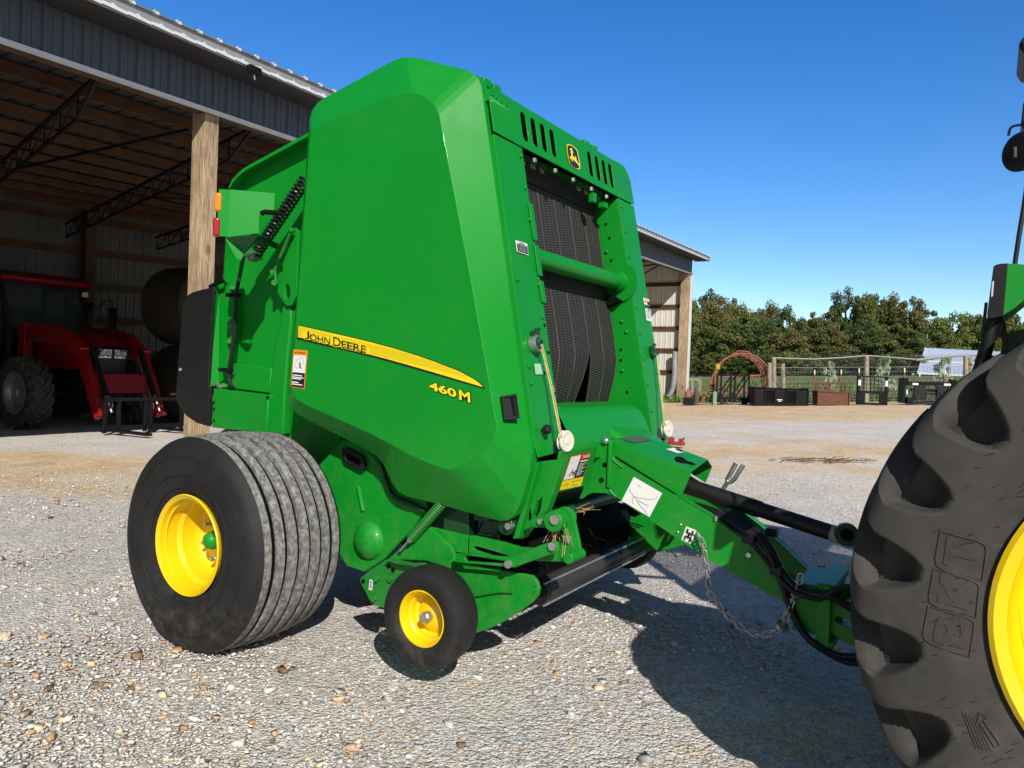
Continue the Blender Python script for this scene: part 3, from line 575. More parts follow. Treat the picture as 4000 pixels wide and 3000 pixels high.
mb = MB(); mb.prism(gp(kE, ((648, 940), (1045, 990), (1032, 1240), (640, 1190)), -.675), (0, .06, 0)); mb.build('gate_band', 'green', baler, bevel=.006)
mb = MB(); mb.prism(gp(kE, ((470, 1190), (1018, 1262), (1000, 1640), (448, 1580), (460, 1300)), -.72), (0, .09, 0)); lb = mb.build('lower_box', 'green', baler, bevel=.006)
mb = MB(); mb.cyl(ay(kE(1008, 1278), -.722), ay(kE(1008, 1278), -.728), .008, 8)
for yy in (1330, 1395, 1510): mb.cyl(ay(kE(474, yy), -.722), ay(kE(474, yy), -.727), .006, 6)
split_build(mb, 'box_bolt', 'dark', lb)
mb = MB(); quad(mb, gp(kE, ((447, 1255), (466, 1262), (462, 1335), (440, 1325)), -.70), 0, V((0, -1, 0))); mb.build('hazard_sticker', 'decal_orange', lb, smooth=False)
# net wrap box side with bent edge
mb = MB(); fr = gp(kE, ((525, 150), (568, 120), (682, 135), (690, 600), (640, 900), (618, 1190), (522, 1172)), -.665); mb.prism(fr, (0, .05, 0))
st = [ay(kE(468, 185), -.722), ay(kE(525, 150), -.665), ay(kE(522, 1172), -.665), ay(kE(408, 1165), -.722)]; mb.prism(st, (0, .012, 0)); nb = mb.build('net_box', 'green', baler, smooth=False, bevel=.003)
mb = MB()
for x, y in ((655, 185), (645, 255), (640, 578), (628, 722), (580, 1005), (568, 1160)): mb.cyl(ay(kE(x, y), -.67), ay(kE(x, y), -.695), .013, 8); mb.ball(ay(kE(x+30, y+12), -.68), .01, 8)
split_build(mb, 'net_box_bolt', 'green_dusty', nb)
mb = MB(); mb.tube([ay(kE(500, 1140), -.69), ay(kE(520, 1165), -.7), ay(kE(560, 1175), -.69)], .012, 7); mb.build('wire_clip', 'steel', nb)
cov = [(472, 178), (430, 190), (330, 213), (260, 235), (222, 256), (185, 300), (163, 345), (155, 430), (125, 830), (95, 1235), (98, 1290), (110, 1335), (150, 1405), (200, 1468), (300, 1535), (380, 1560), (430, 1572), (440, 1180), (415, 1170)]
mb = MB(); mb.prism(gp(kE, cov, -.735), (0, .012, 0)); rc = mb.build('rear_cover', 'black_plastic', baler, bevel=.015, seg=3, ang=60)
mb = MB()
for x, y in ((140, 1005),): mb.ball(ay(kE(x, y), -.738), .011, 8)
mb.build('cover_bolt', 'steel', rc)
mb = MB(); mb.tube([ay(kE(x, y), -.71) for x, y in ((435, 180), (490, 150), (540, 128), (568, 120))], .012, 6); mb.build('cover_seal', 'dark', rc)
# tail lamp bracket
BP = V((.0, -1.0, 2.0)); BN = V((1, -1, .0)).normalized()
def bq(pts, d=0.0): return [onp(kD(a, b), BP+BN*d, BN) for a, b in pts]
mb = MB(); mb.prism(bq(((690, 525), (1175, 565), (1165, 755), (1050, 755), (1005, 800), (1000, 1000), (665, 1035))), -BN*.006)
a = bq(((690, 525), (665, 1035))); mb.prism([a[0], a[1], a[1]+V((-.045, -.03, 0)), a[0]+V((-.045, -.03, 0))], BN*-.005)
lamp_b = mb.build('lamp_bracket', 'green', baler, smooth=False, bevel=.002)
for nm, m_, pts in (('amber_lamp', 'amber', ((642, 556), (634, 770))), ('red_lamp', 'redlens', ((630, 826), (617, 1040)))):
    u, l = bq(pts); c = (u+l)/2; h = (u-l).length; mb = MB(); back = V((-.045, -.012, 0))
    R = Matrix(((BN.x, 1/sqrt(2), 0), (BN.y, 1/sqrt(2), 0), (0, 0, 1))); mb.box(c+back*.6-V((.012, .004, 0)), (.035, .034, h*.94), R); mb.build(nm, m_, lamp_b, bevel=.01, seg=3)
fu = bq(((632, 1045), (1000, 1010))); tip = bq(((835, 1225),), -.05)[0]; mb = MB()
fu2 = [p-BN*.10 for p in fu]; mb.add(fu+[fu2[1], fu2[0], tip], [(0, 1, 4), (1, 2, 4), (2, 3, 4), (3, 0, 4), (0, 3, 2, 1)]); mb.build('lamp_funnel', 'green_dark', lamp_b, smooth=False)
mb = MB(); sp = bq(((632, 1045), (835, 1225), (805, 1290), (750, 1260)), -.004); mb.prism(sp, -BN*.006); mb.build('funnel_side', 'green', lamp_b, smooth=False)
mb = MB(); mb.beam((-.25, -.60, 1.93), (-.05, -.99, 1.93), .012, .03); mb.build('bracket_arm', 'green_dark', lamp_b, smooth=False)
mb = MB(); mb.tube(bq(((1020, 790), (1060, 768), (1150, 775), (1240, 785)), .0), .012, 8); mb.build('lamp_conduit', 'dark', lamp_b)
# lamp cable with clamps
cab = [tip+V((0, 0, -.0))]+gp(kE, ((740, 20), (705, 200), (690, 400), (680, 600), (650, 850), (625, 1000), (622, 1090), (640, 1150), (665, 1192)), -.72)
def smooth(pts, n=6):
    P = [V(p) for p in pts]; P = [P[0]*2-P[1]]+P+[P[-1]*2-P[-2]]; out = []
    for i in range(1, len(P)-2):
        for k in range(n):
            t = k/n; a, b, c, d = P[i-1], P[i], P[i+1], P[i+2]
            out.append(.5*((2*b)+(c-a)*t+(2*a-5*b+4*c-d)*t*t+(3*b-a-3*c+d)*t**3))
    out.append(P[-2]); return out
mb = MB(); mb.tube(smooth(cab), .011, 8); cb = mb.build('lamp_cable', 'black_plastic', baler)
mb = MB()
for x, y in ((690, 262), (615, 1008)): p = ay(kE(x, y), -.72); mb.box(p, (.06, .03, .022)); mb.cyl(p+V((-.04, .01, 0)), p+V((-.04, -.03, 0)), .012, 8)
split_build(mb, 'cable_clamp', 'black_steel', cb, bevel=.003)
# gate spring
a, b = ay(kD(1500, 420), -.76), ay(kD(975, 1205), -.76); mb = MB(); mb.coil(a, b, .028, .0068, 21); spg = mb.build('coil_spring', 'spring_black', baler)
mb = MB(); c = ay(kD(940, 1255), -.77); mb.cyl(c+V((0, -.02, 0)), c+V((0, .02, 0)), .026, 14); mb.cyl(c+V((0, -.035, 0)), c+V((0, -.02, 0)), .014, 6); mb.tube([c+V((0, .02, 0)), c+V((0, .05, 0))], .012, 8); mb.build('spring_bolt', 'steel', spg)

# --- main wheels
def main_wheel(s):
    c = V((0, 1.09*s, .475)); axv = V((0, s, 0)); R, W, rr = .5, .538, .222; h = W/2
    side = [(h*.74, rr), (h*.88, rr+.012), (h*.975, rr+.06), (h, .345), (h*.995, .40), (h*.965, .44), (h*.91, .468), (h*.80, .487)]
    mb = MB(); mb.lathe(side, c, axv, 96); mb.lathe([(-a_, r_) for a_, r_ in side], c, axv, 96); mb.lathe([(h*.74, rr), (-h*.74, rr)], c, axv, 96)
    for p in mb.v:
        if p.z < .004: p.z = .004+(p.z-.004)*.05
    w = mb.build('wheel', 'rubber', baler, ang=30)
    mb = MB()
    for r_, hh_ in ((.262, .938*h), (.318, .992*h), (.405, .993*h)): mb.lathe([(hh_-.004, r_-.004), (hh_+.003, r_-.002), (hh_+.003, r_+.002), (hh_-.004, r_+.004)], c, axv, 96)
    rn_ = random.Random(2)
    for k in range(110):
        a_ = rn_.uniform(0, 2*pi); r_ = rn_.uniform(.30, .40); p = c+axv*(h*(.985+.015*min(1, (r_-.3)/.045)))+V((r_*cos(a_), 0, r_*sin(a_))); mb.tube([p, p+V((.011, 0, .005))+axv*.002], .0011, 3)
    mb.build('sidewall_ring', 'rubber', w)
    gx = [.165, .100, .034, -.034, -.100, -.165]; crown = lambda x: .5-.010*(abs(x)/.165)**2
    ed = [h*.80]+[v for x in gx for v in (x+.0135, x-.0135)]+[-h*.80]; mb = MB()
    for k in range(0, len(ed), 2):
        x1, x0 = ed[k], ed[k+1]; r1 = .487 if k == 0 else crown(x1); r0 = .487 if k == len(ed)-2 else crown(x0)
        mb.lathe([(x1, r1-(.02 if k else 0)), (x1, r1), ((x1+x0)/2, (r1+r0)/2+.002), (x0, r0), (x0, r0-(.02 if k < len(ed)-2 else 0))], c, axv, 128)
    for p in mb.v:
        if p.z < .004: p.z = .004+(p.z-.004)*.05
    mb.build('tread', 'tread', w, ang=30)
    mb = MB(); mb.lathe([(h*.8, .478), (-h*.8, .478)], c, axv, 96); mb.build('groove', 'dark', w)
    rim = [(h*.80, .196), (h*.84, .222), (h*.92, .231), (h*.94, .226), (h*.90, .208), (h*.74, .202), (h*.60, .198), (h*.54, .182), (h*.30, .178), (h*.2, .170), (.05, .166), (.04, .15), (.06, .125), (.06, .0)]
    mb = MB(); mb.lathe(rim, c, axv, 72); rm = mb.build('rim', 'yellow', w, ang=30)
    mb = MB(); mb.lathe([(-.02, .06), (.03, .058), (.055, .055), (.06, .046), (.12, .042), (.14, .034), (.152, .018), (.155, 0)], c, axv, 32); mb.build('hub_cap', 'green', w)
    mb = MB()
    for k in range(6): a_ = 2*pi*k/6+.3; p = c+V((.095*cos(a_), 0, .095*sin(a_))); mb.cyl(p+axv*.055, p+axv*.085, .015, 6); mb.cyl(p+axv*.085, p+axv*.105, .009, 8)
    split_build(mb, 'wheel_nut', 'steel', w, smooth=False)
    mb = MB()
    vs, fs = text_loops('TITAN', 1, .02)     # raised lettering around the sidewall
    x0 = min(p.x for p in vs); x1 = max(p.x for p in vs)
    def wrap(vs, fs, ang0, ang1, r0, hh):
        out = []
        for p in vs:
            a_ = ang0+(ang1-ang0)*(p.x-x0)/(x1-x0); r_ = r0+hh*p.y; hh_ = h*(.975+.025*max(0, min(1, (r_-.282)/.063))) if r_ > .282 else h*(.88+.095*(r_-.234)/.048); out.append(c+V((r_*cos(a_), s*(hh_+.003), r_*sin(a_))))
        mb.add(out, fs)
    wrap(vs, fs, radians(95), radians(18), .262, .045) if s < 0 else wrap(vs, fs, radians(85), radians(162), .262, .045)
    mb.build('tyre_lettering', 'rubber', w, smooth=False)
    return w
main_wheel(-1); main_wheel(1)
mb = MB(); mb.tube([V((0, -.95, .475)), V((0, .95, .475))], .055, 12); mb.box((0, 0, .52), (.2, 1.3, .12)); mb.build('axle', 'green_dark', baler)

# --- lower side panel with bulge
lp = ((50, 450), (150, 348), (185, 300), (330, 335), (440, 460), (480, 560), (640, 620), (640, 685), (560, 790), (420, 942), (310, 1015), (212, 982), (155, 890), (130, 700))
mb = MB(); mb.prism(gp(kA, lp, -.72), (0, .03, 0)); lsp = mb.build('lower_side_panel', 'green', baler, bevel=.004)
mb = MB(); c = ay(kA(335, 845), -.72); mb.lathe([(.0, .092), (.012, .088), (.03, .072), (.044, .045), (.05, .018), (.051, 0)], c, (0, -1, 0), 36); mb.build('panel_bulge', 'green', lsp)
mb = MB(); mb.tube(gp(kA, ((277, 555), (302, 685)), -.722), .010, 8); mb.build('panel_rib', 'green', lsp)
mb = MB(); cc = ay(kA(260, 404), -.73); ho = []
for a_, b_ in rrect(.155, .105, .035, 4): ho.append(cc+V((a_*.97, 0, b_*.72-a_*.28)))
hi = []
for a_, b_ in rrect(.10, .05, .015, 4): hi.append(cc+V((a_*.97, 0, b_*.72-a_*.28-.004)))
mb.plate(ho, [hi], (0, -.018, 0)); mb.build('grip_handle', 'black_plastic', lsp, bevel=.004)
mb = MB(); mb.prism([p+V((0, .002, 0)) for p in hi], (0, -.006, 0)); mb.build('grip_pocket', 'dark', lsp, smooth=False)
for s in (1,):
    mb = MB(); mb.prism([V((p.x, .72, p.z)) for p in gp(kA, lp, -.72)], (0, -.03, 0)); mb.build('lower_side_panel', 'green', baler, bevel=.004)
# upper arch trim of the lower panel
mb = MB(); mb.tube(smooth(gp(kA, ((310, 330), (390, 420), (430, 540), (470, 610), (560, 650), (640, 690)), -.74), 4), .012, 8); mb.build('panel_edge', 'green_dark', lsp)

# --- pickup
a, b = ay(kA(735, 640), -.79), ay(kA(565, 830), -.79); mb = MB(); mb.coil(a, b, .021, .0036, 22); sp2 = mb.build('lift_spring', 'green_dusty', baler)
mb = MB(); mb.tube([b, b+(b-a).normalized()*.10], .007, 8); mb.cyl(b+V((0, -.02, -.01)), b+V((0, .02, -.01)), .012, 8); mb.build('spring_hook', 'steel', sp2)
mb = MB()
mb.prism(gp(kA, ((432, 950), (545, 850), (660, 772), (782, 890), (787, 918), (738, 985), (640, 955), (480, 948)), -.77), (0, .02, 0))
mb.prism(gp(kA, ((658, 772), (868, 820), (864, 918), (786, 905)), -.745), (0, .02, 0))
pk = mb.build('pickup_panel', 'green', baler, smooth=False, bevel=.004)
mb = MB(); mb.plate(gp(kA, ((874, 820), (900, 820), (1060, 855), (1150, 882), (1250, 890), (1270, 940), (1120, 960), (870, 918)), -.752), [gp(kA, ((893, 882), (920, 878), (1085, 926), (1075, 938), (1000, 928), (905, 898)), -.752)], (0, .018, 0)); mb.build('slotted_plate', 'green', baler, smooth=False, bevel=.003)
fl = gp(kA, ((735, 985), (790, 905), (800, 960), (950, 990), (1215, 1035), (1240, 1065), (1254, 1105), (1248, 1140), (1212, 1182), (1140, 1235), (1060, 1285), (985, 1322), (915, 1345), (840, 1345), (780, 1250), (720, 1100)), -.765)
mb = MB(); mb.prism(fl, (0, .02, 0)); fla = mb.build('pickup_flare', 'green', baler, smooth=False, bevel=.006)
mb = MB(); mb.tube([p+V((0, -.006, 0)) for p in gp(kA, ((830, 1165), (960, 1140), (1040, 1128), (1110, 1130)), -.765)], .003, 5); mb.cyl(ay(kA(1235, 1085), -.766), ay(kA(1235, 1085), -.771), .006, 8); mb.build('flare_seam', 'green_dark', fla)
mb = MB(); mb.prism([V((p.x, .78, p.z)) for p in fl], (0, -.02, 0)); mb.prism([V((1.52, .70, .62)), V((1.66, .70, .50)), V((1.60, .70, .36)), V((1.45, .70, .30)), V((1.25, .70, .45))], (0, .02, 0)); mb.build('pickup_flare', 'green', baler, smooth=False, bevel=.006)
# slotted link arm and triangular crank
arm = gp(kA, ((798, 915), (960, 928), (1085, 934), (1180, 905), (1260, 870), (1340, 848), (1356, 858), (1358, 905), (1290, 930), (1200, 962), (1120, 992), (1085, 990), (800, 962)), -.83)
mb = MB(); mb.plate(arm, [gp(kA, ((850, 936), (870, 930), (1075, 958), (1075, 972), (860, 958)), -.83)], (0, .014, 0)); la = mb.build('link_arm', 'green', baler, smooth=False, bevel=.004)
mb = MB()
for x, y, yy in ((1088, 973, -.832), (1327, 877, -.832)): c = ay(kA(x, y), yy); mb.cyl(c+V((0, -.010, 0)), c+V((0, .02, 0)), .0165, 16)
split_build(mb, 'arm_bolt', 'steel', la)
mb = MB(); mb.prism(gp(kA, ((1198, 735), (1260, 712), (1330, 680), (1380, 664), (1412, 672), (1436, 700), (1450, 760), (1468, 840), (1480, 915), (1470, 940), (1400, 962), (1230, 958), (1230, 940), (1340, 900), (1372, 850), (1385, 780), (1340, 775), (1210, 778)), -.77), (0, .016, 0)); crk = mb.build('lift_crank', 'green', baler, smooth=False, bevel=.005)
mb = MB(); c = ay(kA(1345, 738), -.80); mb.cyl(c+V((0, -.03, 0)), c+V((0, .10, 0)), .042, 24); c2 = ay(kA(1420, 940), -.79); mb.cyl(c2+V((0, -.02, 0)), c2+V((0, .10, 0)), .022, 16); split_build(mb, 'crank_boss', 'green', crk, bevel=.004)
mb = MB()
for x, y, r in ((1338, 733, .024), (1260, 743, .014), (1408, 840, .018), (1087, 768, .018)): c = ay(kA(x, y), -.775 if x != 1338 else -.832); mb.cyl(c+V((0, -.008, 0)), c+V((0, .03, 0)), r*.8, 14)
split_build(mb, 'crank_bolt', 'steel', crk)
mb = MB(); mb.tube([V((1.33, -.76, .66)), V((1.33, .76, .66))], .04, 12); mb.box((1.2, 0, .70), (.08, 1.5, .08)); mb.box((1.05, -.70, .62), (.14, .06, .25)); mb.box((1.22, -.66, .55), (.03, .03, .2)); mb.build('pickup_frame', 'green_dark', baler, bevel=.005)
mb = MB(); mb.prism(gp(kA, ((930, 700), (1045, 745), (1010, 830), (915, 815)), -.70), (0, .03, 0)); mb.build('pickup_strut', 'green_dark', baler, bevel=.004)
mb = MB(); mb.cyl(V((1.13, -.72, .42)), V((1.13, .72, .42)), .15, 24)
for k in range(26):
    y = -.7+k*.056
    for a_ in (0.2, 1.5, 2.8, 4.1, 5.4): mb.tube([V((1.13+.15*cos(a_), y, .42+.15*sin(a_))), V((1.13+.23*cos(a_-.12), y, .42+.23*sin(a_-.12)))], .004, 4)
mb.build('pickup_reel', 'dark', baler)
# windguard roller
ra, rb = V((1.392, -.575, .347)), V((1.352, .66, .337)); mb = MB(); mb.cyl(ra, rb, .054, 28); wr = mb.build('windguard_roller', 'black_plastic', baler)
d = (rb-ra).normalized(); mb = MB(); mb.cyl(ra+d*.03, ra+d*.62, .0565, 28); mb.build('roller_sleeve', mat('worn_black_sleeve', (.035, .033, .032), .6, var=.15), wr)
mb = MB()
for off in (V((.035, 0, .046)), V((.035, 0, -.05))): mb.tube([ra+off, rb+off], .0055, 8)
split_build(mb, 'guard_rod', 'galv', wr)
# loose hay caught on the linkage
mb = MB()
for k in range(26):
    p = ay(kA(1345+random.uniform(-35, 60), 800+random.uniform(-60, 40)), -.78+random.uniform(-.03, .05)); mb.tube([p, p+V((random.uniform(-.03, .03), random.uniform(-.03, .02), random.uniform(-.09, .02)))], .0011, 3)
for k in range(14):
    p = ay(kA(1460+random.uniform(-20, 40), 690+random.uniform(-20, 20)), -.5); mb.tube([p, p+V((random.uniform(-.02, .07), random.uniform(0, .06), random.uniform(-.02, .03)))], .0012, 3)
mb.build('caught_hay', 'straw', baler, smooth=False)
# gauge wheels with their brackets
def gauge_wheel(s):
    c = ay((1672, 2425), -1.06); c = V((c.x-.036, s*1.0, c.z)); axv = V((0, s, 0)); R, rr, h = .203, .112, .078
    pr = [(h*.5, rr-.01), (h*.75, rr+.004), (h*.95, rr+.02), (h, .15), (h*.98, .172), (h*.86, .191), (h*.55, .201), (0, .204), (-h*.55, .201), (-h*.86, .191), (-h*.98, .172), (-h, .15), (-h*.95, rr+.02), (-h*.5, rr-.01), (h*.5, rr-.01)]
    mb = MB(); mb.lathe(pr, c, axv, 72); w = mb.build('gauge_wheel', 'rubber', baler, ang=40)
    mb = MB(); mb.lathe([(h*.45, .100), (h*.68, .112), (h*.76, .115), (h*.78, .110), (h*.55, .101), (h*.25, .098), (h*.15, .09), (-.01, .086), (-.02, .075), (.0, .055), (.006, .03), (.006, 0)], c, axv, 56); mb.build('rim', 'yellow', w, ang=32)
    mb = MB(); mb.cyl(c, c+axv*.035, .022, 18); mb.cyl(c+axv*.035, c+axv*.05, .016, 6); mb.build('axle_bolt', 'steel', w)
    mb = MB(); mb.tube([c-axv*.02, c-axv*.16], .018, 10)
    br = gp(kA, ((284, 1050), (345, 1000), (418, 952), (478, 975), (620, 968), (700, 1000), (730, 1050), (720, 1130), (600, 1120), (430, 1130), (412, 1212), (345, 1188), (284, 1070)), -.86)
    mb.prism([V((p.x, .86*s, p.z)) for p in br], (0, -.02*s, 0)); arm_ = mb.build('gauge_wheel_arm', 'green_dusty', baler, smooth=False, bevel=.004)
    if s < 0:
        mb = MB(); mb.prism(gp(kA, ((420, 950), (480, 972), (720, 1010), (640, 1000), (470, 968)), -.90), (0, .06, 0))
        for x, y in ((378, 1050), (452, 1050), (362, 1158)): c_ = ay(kA(x, y), -.862); mb.cyl(c_, c_+V((0, -.012, 0)), .016, 6)
        split_build(mb, 'arm_bolt', 'green_dusty', arm_, smooth=False)
        mb = MB()
        for x, y in ((302, 1065), (463, 1005), (440, 985)): c_ = ay(kA(x, y), -.861); mb.cyl(c_, c_+V((0, -.002, 0)), .011, 10)
        split_build(mb, 'arm_hole', 'dark', arm_)
        q = gp(kA, ((340, 1055), (358, 1060), (352, 1115), (333, 1110)), -.86); mb = MB(); quad(mb, q, .002, V((0, -1, 0))); st_ = mb.build('barcode_sticker', 'decal_white', arm_, smooth=False)
        mb = MB()
        for k in range(5): quad(mb, [bil(q, .2, .12+k*.16), bil(q, .8, .12+k*.16), bil(q, .8, .2+k*.16), bil(q, .2, .2+k*.16)], .003, V((0, -1, 0)))
        mb.build('barcode', 'decal_black', st_, smooth=False)
gauge_wheel(-1); gauge_wheel(1)

# --- drawbar tongue
TP = V((1.55, -.24, 0)); TNn = V((.11, -1.45, 0)).normalized()
def T(x, y, k=kF, l=0.0): return onp(k(x, y), TP+TNn*l, TNn)
side = [(418, 190), (430, 262), (470, 300), (830, 520), (1040, 640), (1190, 750), (1330, 868), (1455, 985), (1540, 1060), (1610, 1130), (1595, 1258), (1450, 1135), (1000, 880), (500, 540), (450, 508), (400, 492), (330, 490), (295, 500), (270, 522), (246, 526), (262, 480), (330, 215)]
sp_ = [T(x, y) for x, y in side]
for s in (-1, 1):
    mb = MB(); P_ = [V((p.x, p.y*(1 if s < 0 else -1), p.z)) for p in sp_]; mb.prism(P_, (0, .012*(-s), 0))
    tp_ = P_[3:10]; mb.add([p for a_ in tp_ for p in (a_, a_+V((0, -.055*s, 0)))], [(2*i, 2*i+1, 2*i+3, 2*i+2) for i in range(len(tp_)-1)])
    bt_ = P_[10:14]; mb.add([p for a_ in bt_ for p in (a_, a_+V((0, -.055*s, 0)))], [(2*i, 2*i+1, 2*i+3, 2*i+2) for i in range(len(bt_)-1)])
    t_ = mb.build('tongue_beam', 'green', baler, smooth=False, bevel=.006, seg=2)
    if s < 0: tongue = t_
mb = MB()
for k, (x, y) in enumerate(((397, 325), (377, 415))): c = T(x, y); mb.cyl(c, c+TNn*.003, .012, 12)
split_build(mb, 'tongue_hole', 'dark', tongue)
mb = MB()
for x, y in ((845, 678), (828, 722)): c = T(x, y); mb.ball(c, .006, 8)
c = T(408, 182); mb.ball(c+TNn*.01, .016, 10); c = T(1250, 850); mb.cyl(c, c+TNn*.03, .011, 8); c = T(1050, 655); mb.cyl(c, c+V((0, 0, .02)), .01, 8)
split_build(mb, 'tongue_bolt', 'steel', tongue)
mb = MB(); mb.tube([T(x, y, l=.001) for x, y in ((440, 285), (455, 305), (480, 325), (500, 340))], .005, 6); mb.tube([T(x, y, l=.001) for x, y in ((425, 475), (440, 495), (465, 515))], .006, 6); arcp = [(490, 345), (450, 340), (425, 365), (410, 410), (410, 450), (425, 478)]; mb.tube(smooth([T(x, y) for x, y in arcp], 4), .003, 5); split_build(mb, 'weld_bead', 'green', tongue)
def tq(pts): return [T(x, y) for x, y in pts]
lq_ = tq(((568, 396), (735, 492), (660, 633), (496, 536))); mb = MB(); quad(mb, lq_, .002, TNn); dg_ = mb.build('diagram_label', 'decal_white', tongue, smooth=False)
mb = MB()
for l in ([(.05, .42), (.14, .55), (.30, .62), (.45, .58), (.62, .5), (.8, .4), (.92, .24), (.93, .14)], [(.30, .62), (.45, .72), (.62, .82), (.8, .88), (.92, .97)], [(.3, .62), (.25, .7), (.33, .8)], [(.45, .66), (.66, .68), (.8, .64), (.82, .7)], [(.24, .18), (.34, .2)], [(.32, .85), (.38, .87)]):
    mb.tube([bil(lq_, a_, b_)+TNn*.003 for a_, b_ in l], .0011, 4)
mb.build('diagram_lines', 'decal_grey', dg_, smooth=False)
cq = tq(((876, 687), (936, 711), (906, 792), (848, 766))); mb = MB(); quad(mb, cq, .002, TNn); cs_ = mb.build('chain_sticker', 'decal_white', tongue, smooth=False)
mb = MB()
def link(mb, l): mb.tube([bil(cq, a_, b_)+TNn*.003 for a_, b_ in l], .0045, 5)
for l in ([(.26, .12), (.24, .32), (.36, .42)], [(.74, .12), (.76, .32), (.64, .42)], [(.26, .9), (.24, .7), (.36, .60)], [(.74, .9), (.76, .7), (.64, .60)], [(.50, .30), (.50, .72)]): link(mb, l)
mb.build('chain_symbol', 'decal_black', cs_, smooth=False)
# cross members between the beams
mb = MB()
mb.box((1.56, 0, .90), (.02, .50, .22)); mb.box((2.0, 0, .60), (.02, .30, .12)); mb.box((2.43, 0, .385), (.10, .34, .20)); split_build(mb, 'tongue_cross_plate', 'green', baler, bevel=.005)
# clevis and hitch ahead of the beams
hx = T(1640, 1150, l=-.02)
mb = MB(); mb.box((2.50, -.165, .37), (.05, .05, .25)); mb.box((2.50, .165, .37), (.05, .05, .25)); mb.box((2.505, 0, .485), (.07, .36, .03)); mb.box((2.505, 0, .255), (.07, .36, .03))
hb = [V((2.52, -.15, .44)), V((2.66, -.15, .39)), V((2.66, -.15, .255)), V((2.60, -.15, .262)), V((2.52, -.15, .30))]
hslot = [V((2.575+a_*1.0, -.15, .352+b_-.18*a_)) for a_, b_ in rrect(.075, .03, .0145, 4)]
mb.plate(hb, [hslot], (0, .015, 0)); mb.plate([V((p.x, -p.y, p.z)) for p in hb], [[V((p.x, -p.y, p.z)) for p in hslot]], (0, -.015, 0)); mb.box((2.80, -.06, .31), (.30, .12, .10)); mb.build('hitch', 'green', baler, smooth=False, bevel=.005)
# driveline guard cover above the tongue
def cvp(x, y, yy): return ay(kV(x, y), yy)
fr_ = [cvp(1285, 1005, -.19), cvp(1470, 580, -.19), cvp(1720, 390, .075), cvp(1795, 510, .19), cvp(1690, 770, .19)]
re_ = [cvp(155, 295, -.21), cvp(130, 90, -.21), V((1.55, .06, 1.055)), V((1.54, .21, 1.02)), V((1.55, .21, .96))]
_pn = (fr_[1]-re_[1]).cross(fr_[2]-re_[1]); re_[2] = V((1.55, .075, re_[1].z-(_pn.x*(1.55-re_[1].x)+_pn.y*(.075-re_[1].y))/_pn.z)); re_[3] = V((1.55, .21, re_[2].z-.03))
mb = MB(); rr_ = [re_, [a_.lerp(b_, .5) for a_, b_ in zip(re_, fr_)], fr_]; mb.sheet(rr_); cover = mb.build('driveline_cover', 'green', baler, smooth=False)
so = cover.modifiers.new('thickness', 'SOLIDIFY'); so.thickness = .005; so.offset = -1; bv = cover.modifiers.new('bevel', 'BEVEL'); bv.width = .004; bv.segments = 2; bv.angle_limit = radians(20); bv.limit_method = 'ANGLE'
# keyhole, vent and label lie on the sloping top
PA, PB, PC = re_[1], fr_[1], fr_[2]; CN = (PB-PA).cross(PC-PA).normalized(); CN = CN if CN.z > 0 else -CN
def cq_(x, y, l=.003): return onp(kV(x, y), PB+CN*l, CN)
key = [(1178, 385), (1190, 355), (1230, 345), (1290, 348), (1340, 370), (1370, 405), (1420, 425), (1490, 445), (1520, 465), (1510, 482), (1470, 482), (1390, 455), (1290, 445), (1220, 425)]
mb = MB(); mb.add([cq_(x, y) for x, y in key], [tuple(range(len(key)))]); mb.build('keyhole', 'dark', cover, smooth=False)
mb = MB(); mb.add([cq_(x, y, .004) for x, y in ((270, 45), (640, 5), (815, 75), (520, 120))], [(0, 1, 2, 3)]); mb.build('vent_mat', mat('grey_green_grip', (.06, .09, .075), .7, bump=.5, bscale=90), cover, smooth=False)
mb = MB(); mb.add([cq_(x, y, .004) for x, y in ((1040, 225), (1170, 205), (1360, 270), (1230, 290))], [(0, 1, 2, 3)]); tl_ = mb.build('top_label', 'decal_white', cover, smooth=False)
mb = MB(); mb.add([cq_(x, y, .006) for x, y in ((1190, 225), (1260, 222), (1350, 265), (1280, 262))], [(0, 1, 2, 3)]); mb.build('top_label_ink', 'decal_navy', tl_, smooth=False)
# PTO shaft guard
pa, pb = V((1.70, 0, .835)), V((3.1, 0, .555)); dd = (pb-pa).normalized(); mb = MB(); mb.cyl(pa, pa+dd*.50, .038, 24); mb.cyl(pa+dd*.50, pa+dd*1.05, .034, 24); mb.cyl(pa+dd*1.0, pb, .03, 20); pto = mb.build('drive_shaft', 'black_plastic', baler)
ec = V((2.555, -.05, .688)); mb = MB(); mb.lathe([(-.02, .026), (-.02, .047), (.02, .047), (.02, .026), (-.02, .026)], ec, (.25, -1, .05), 28); mb.build('shaft_eye', 'green_dark', pto)
mb = MB(); mb.lathe([(-.019, 0), (-.019, .026), (.012, .026), (.012, 0)], ec, (.25, -1, .05), 20); mb.build('eye_bore', 'dark', pto)
mb = MB(); mb.lathe([(0, .0345), (.0, .0352), (.12, .0352), (.12, .0345)], pa+dd*.80, dd, 20); mb.build('shaft_label', 'decal_grey', pto)
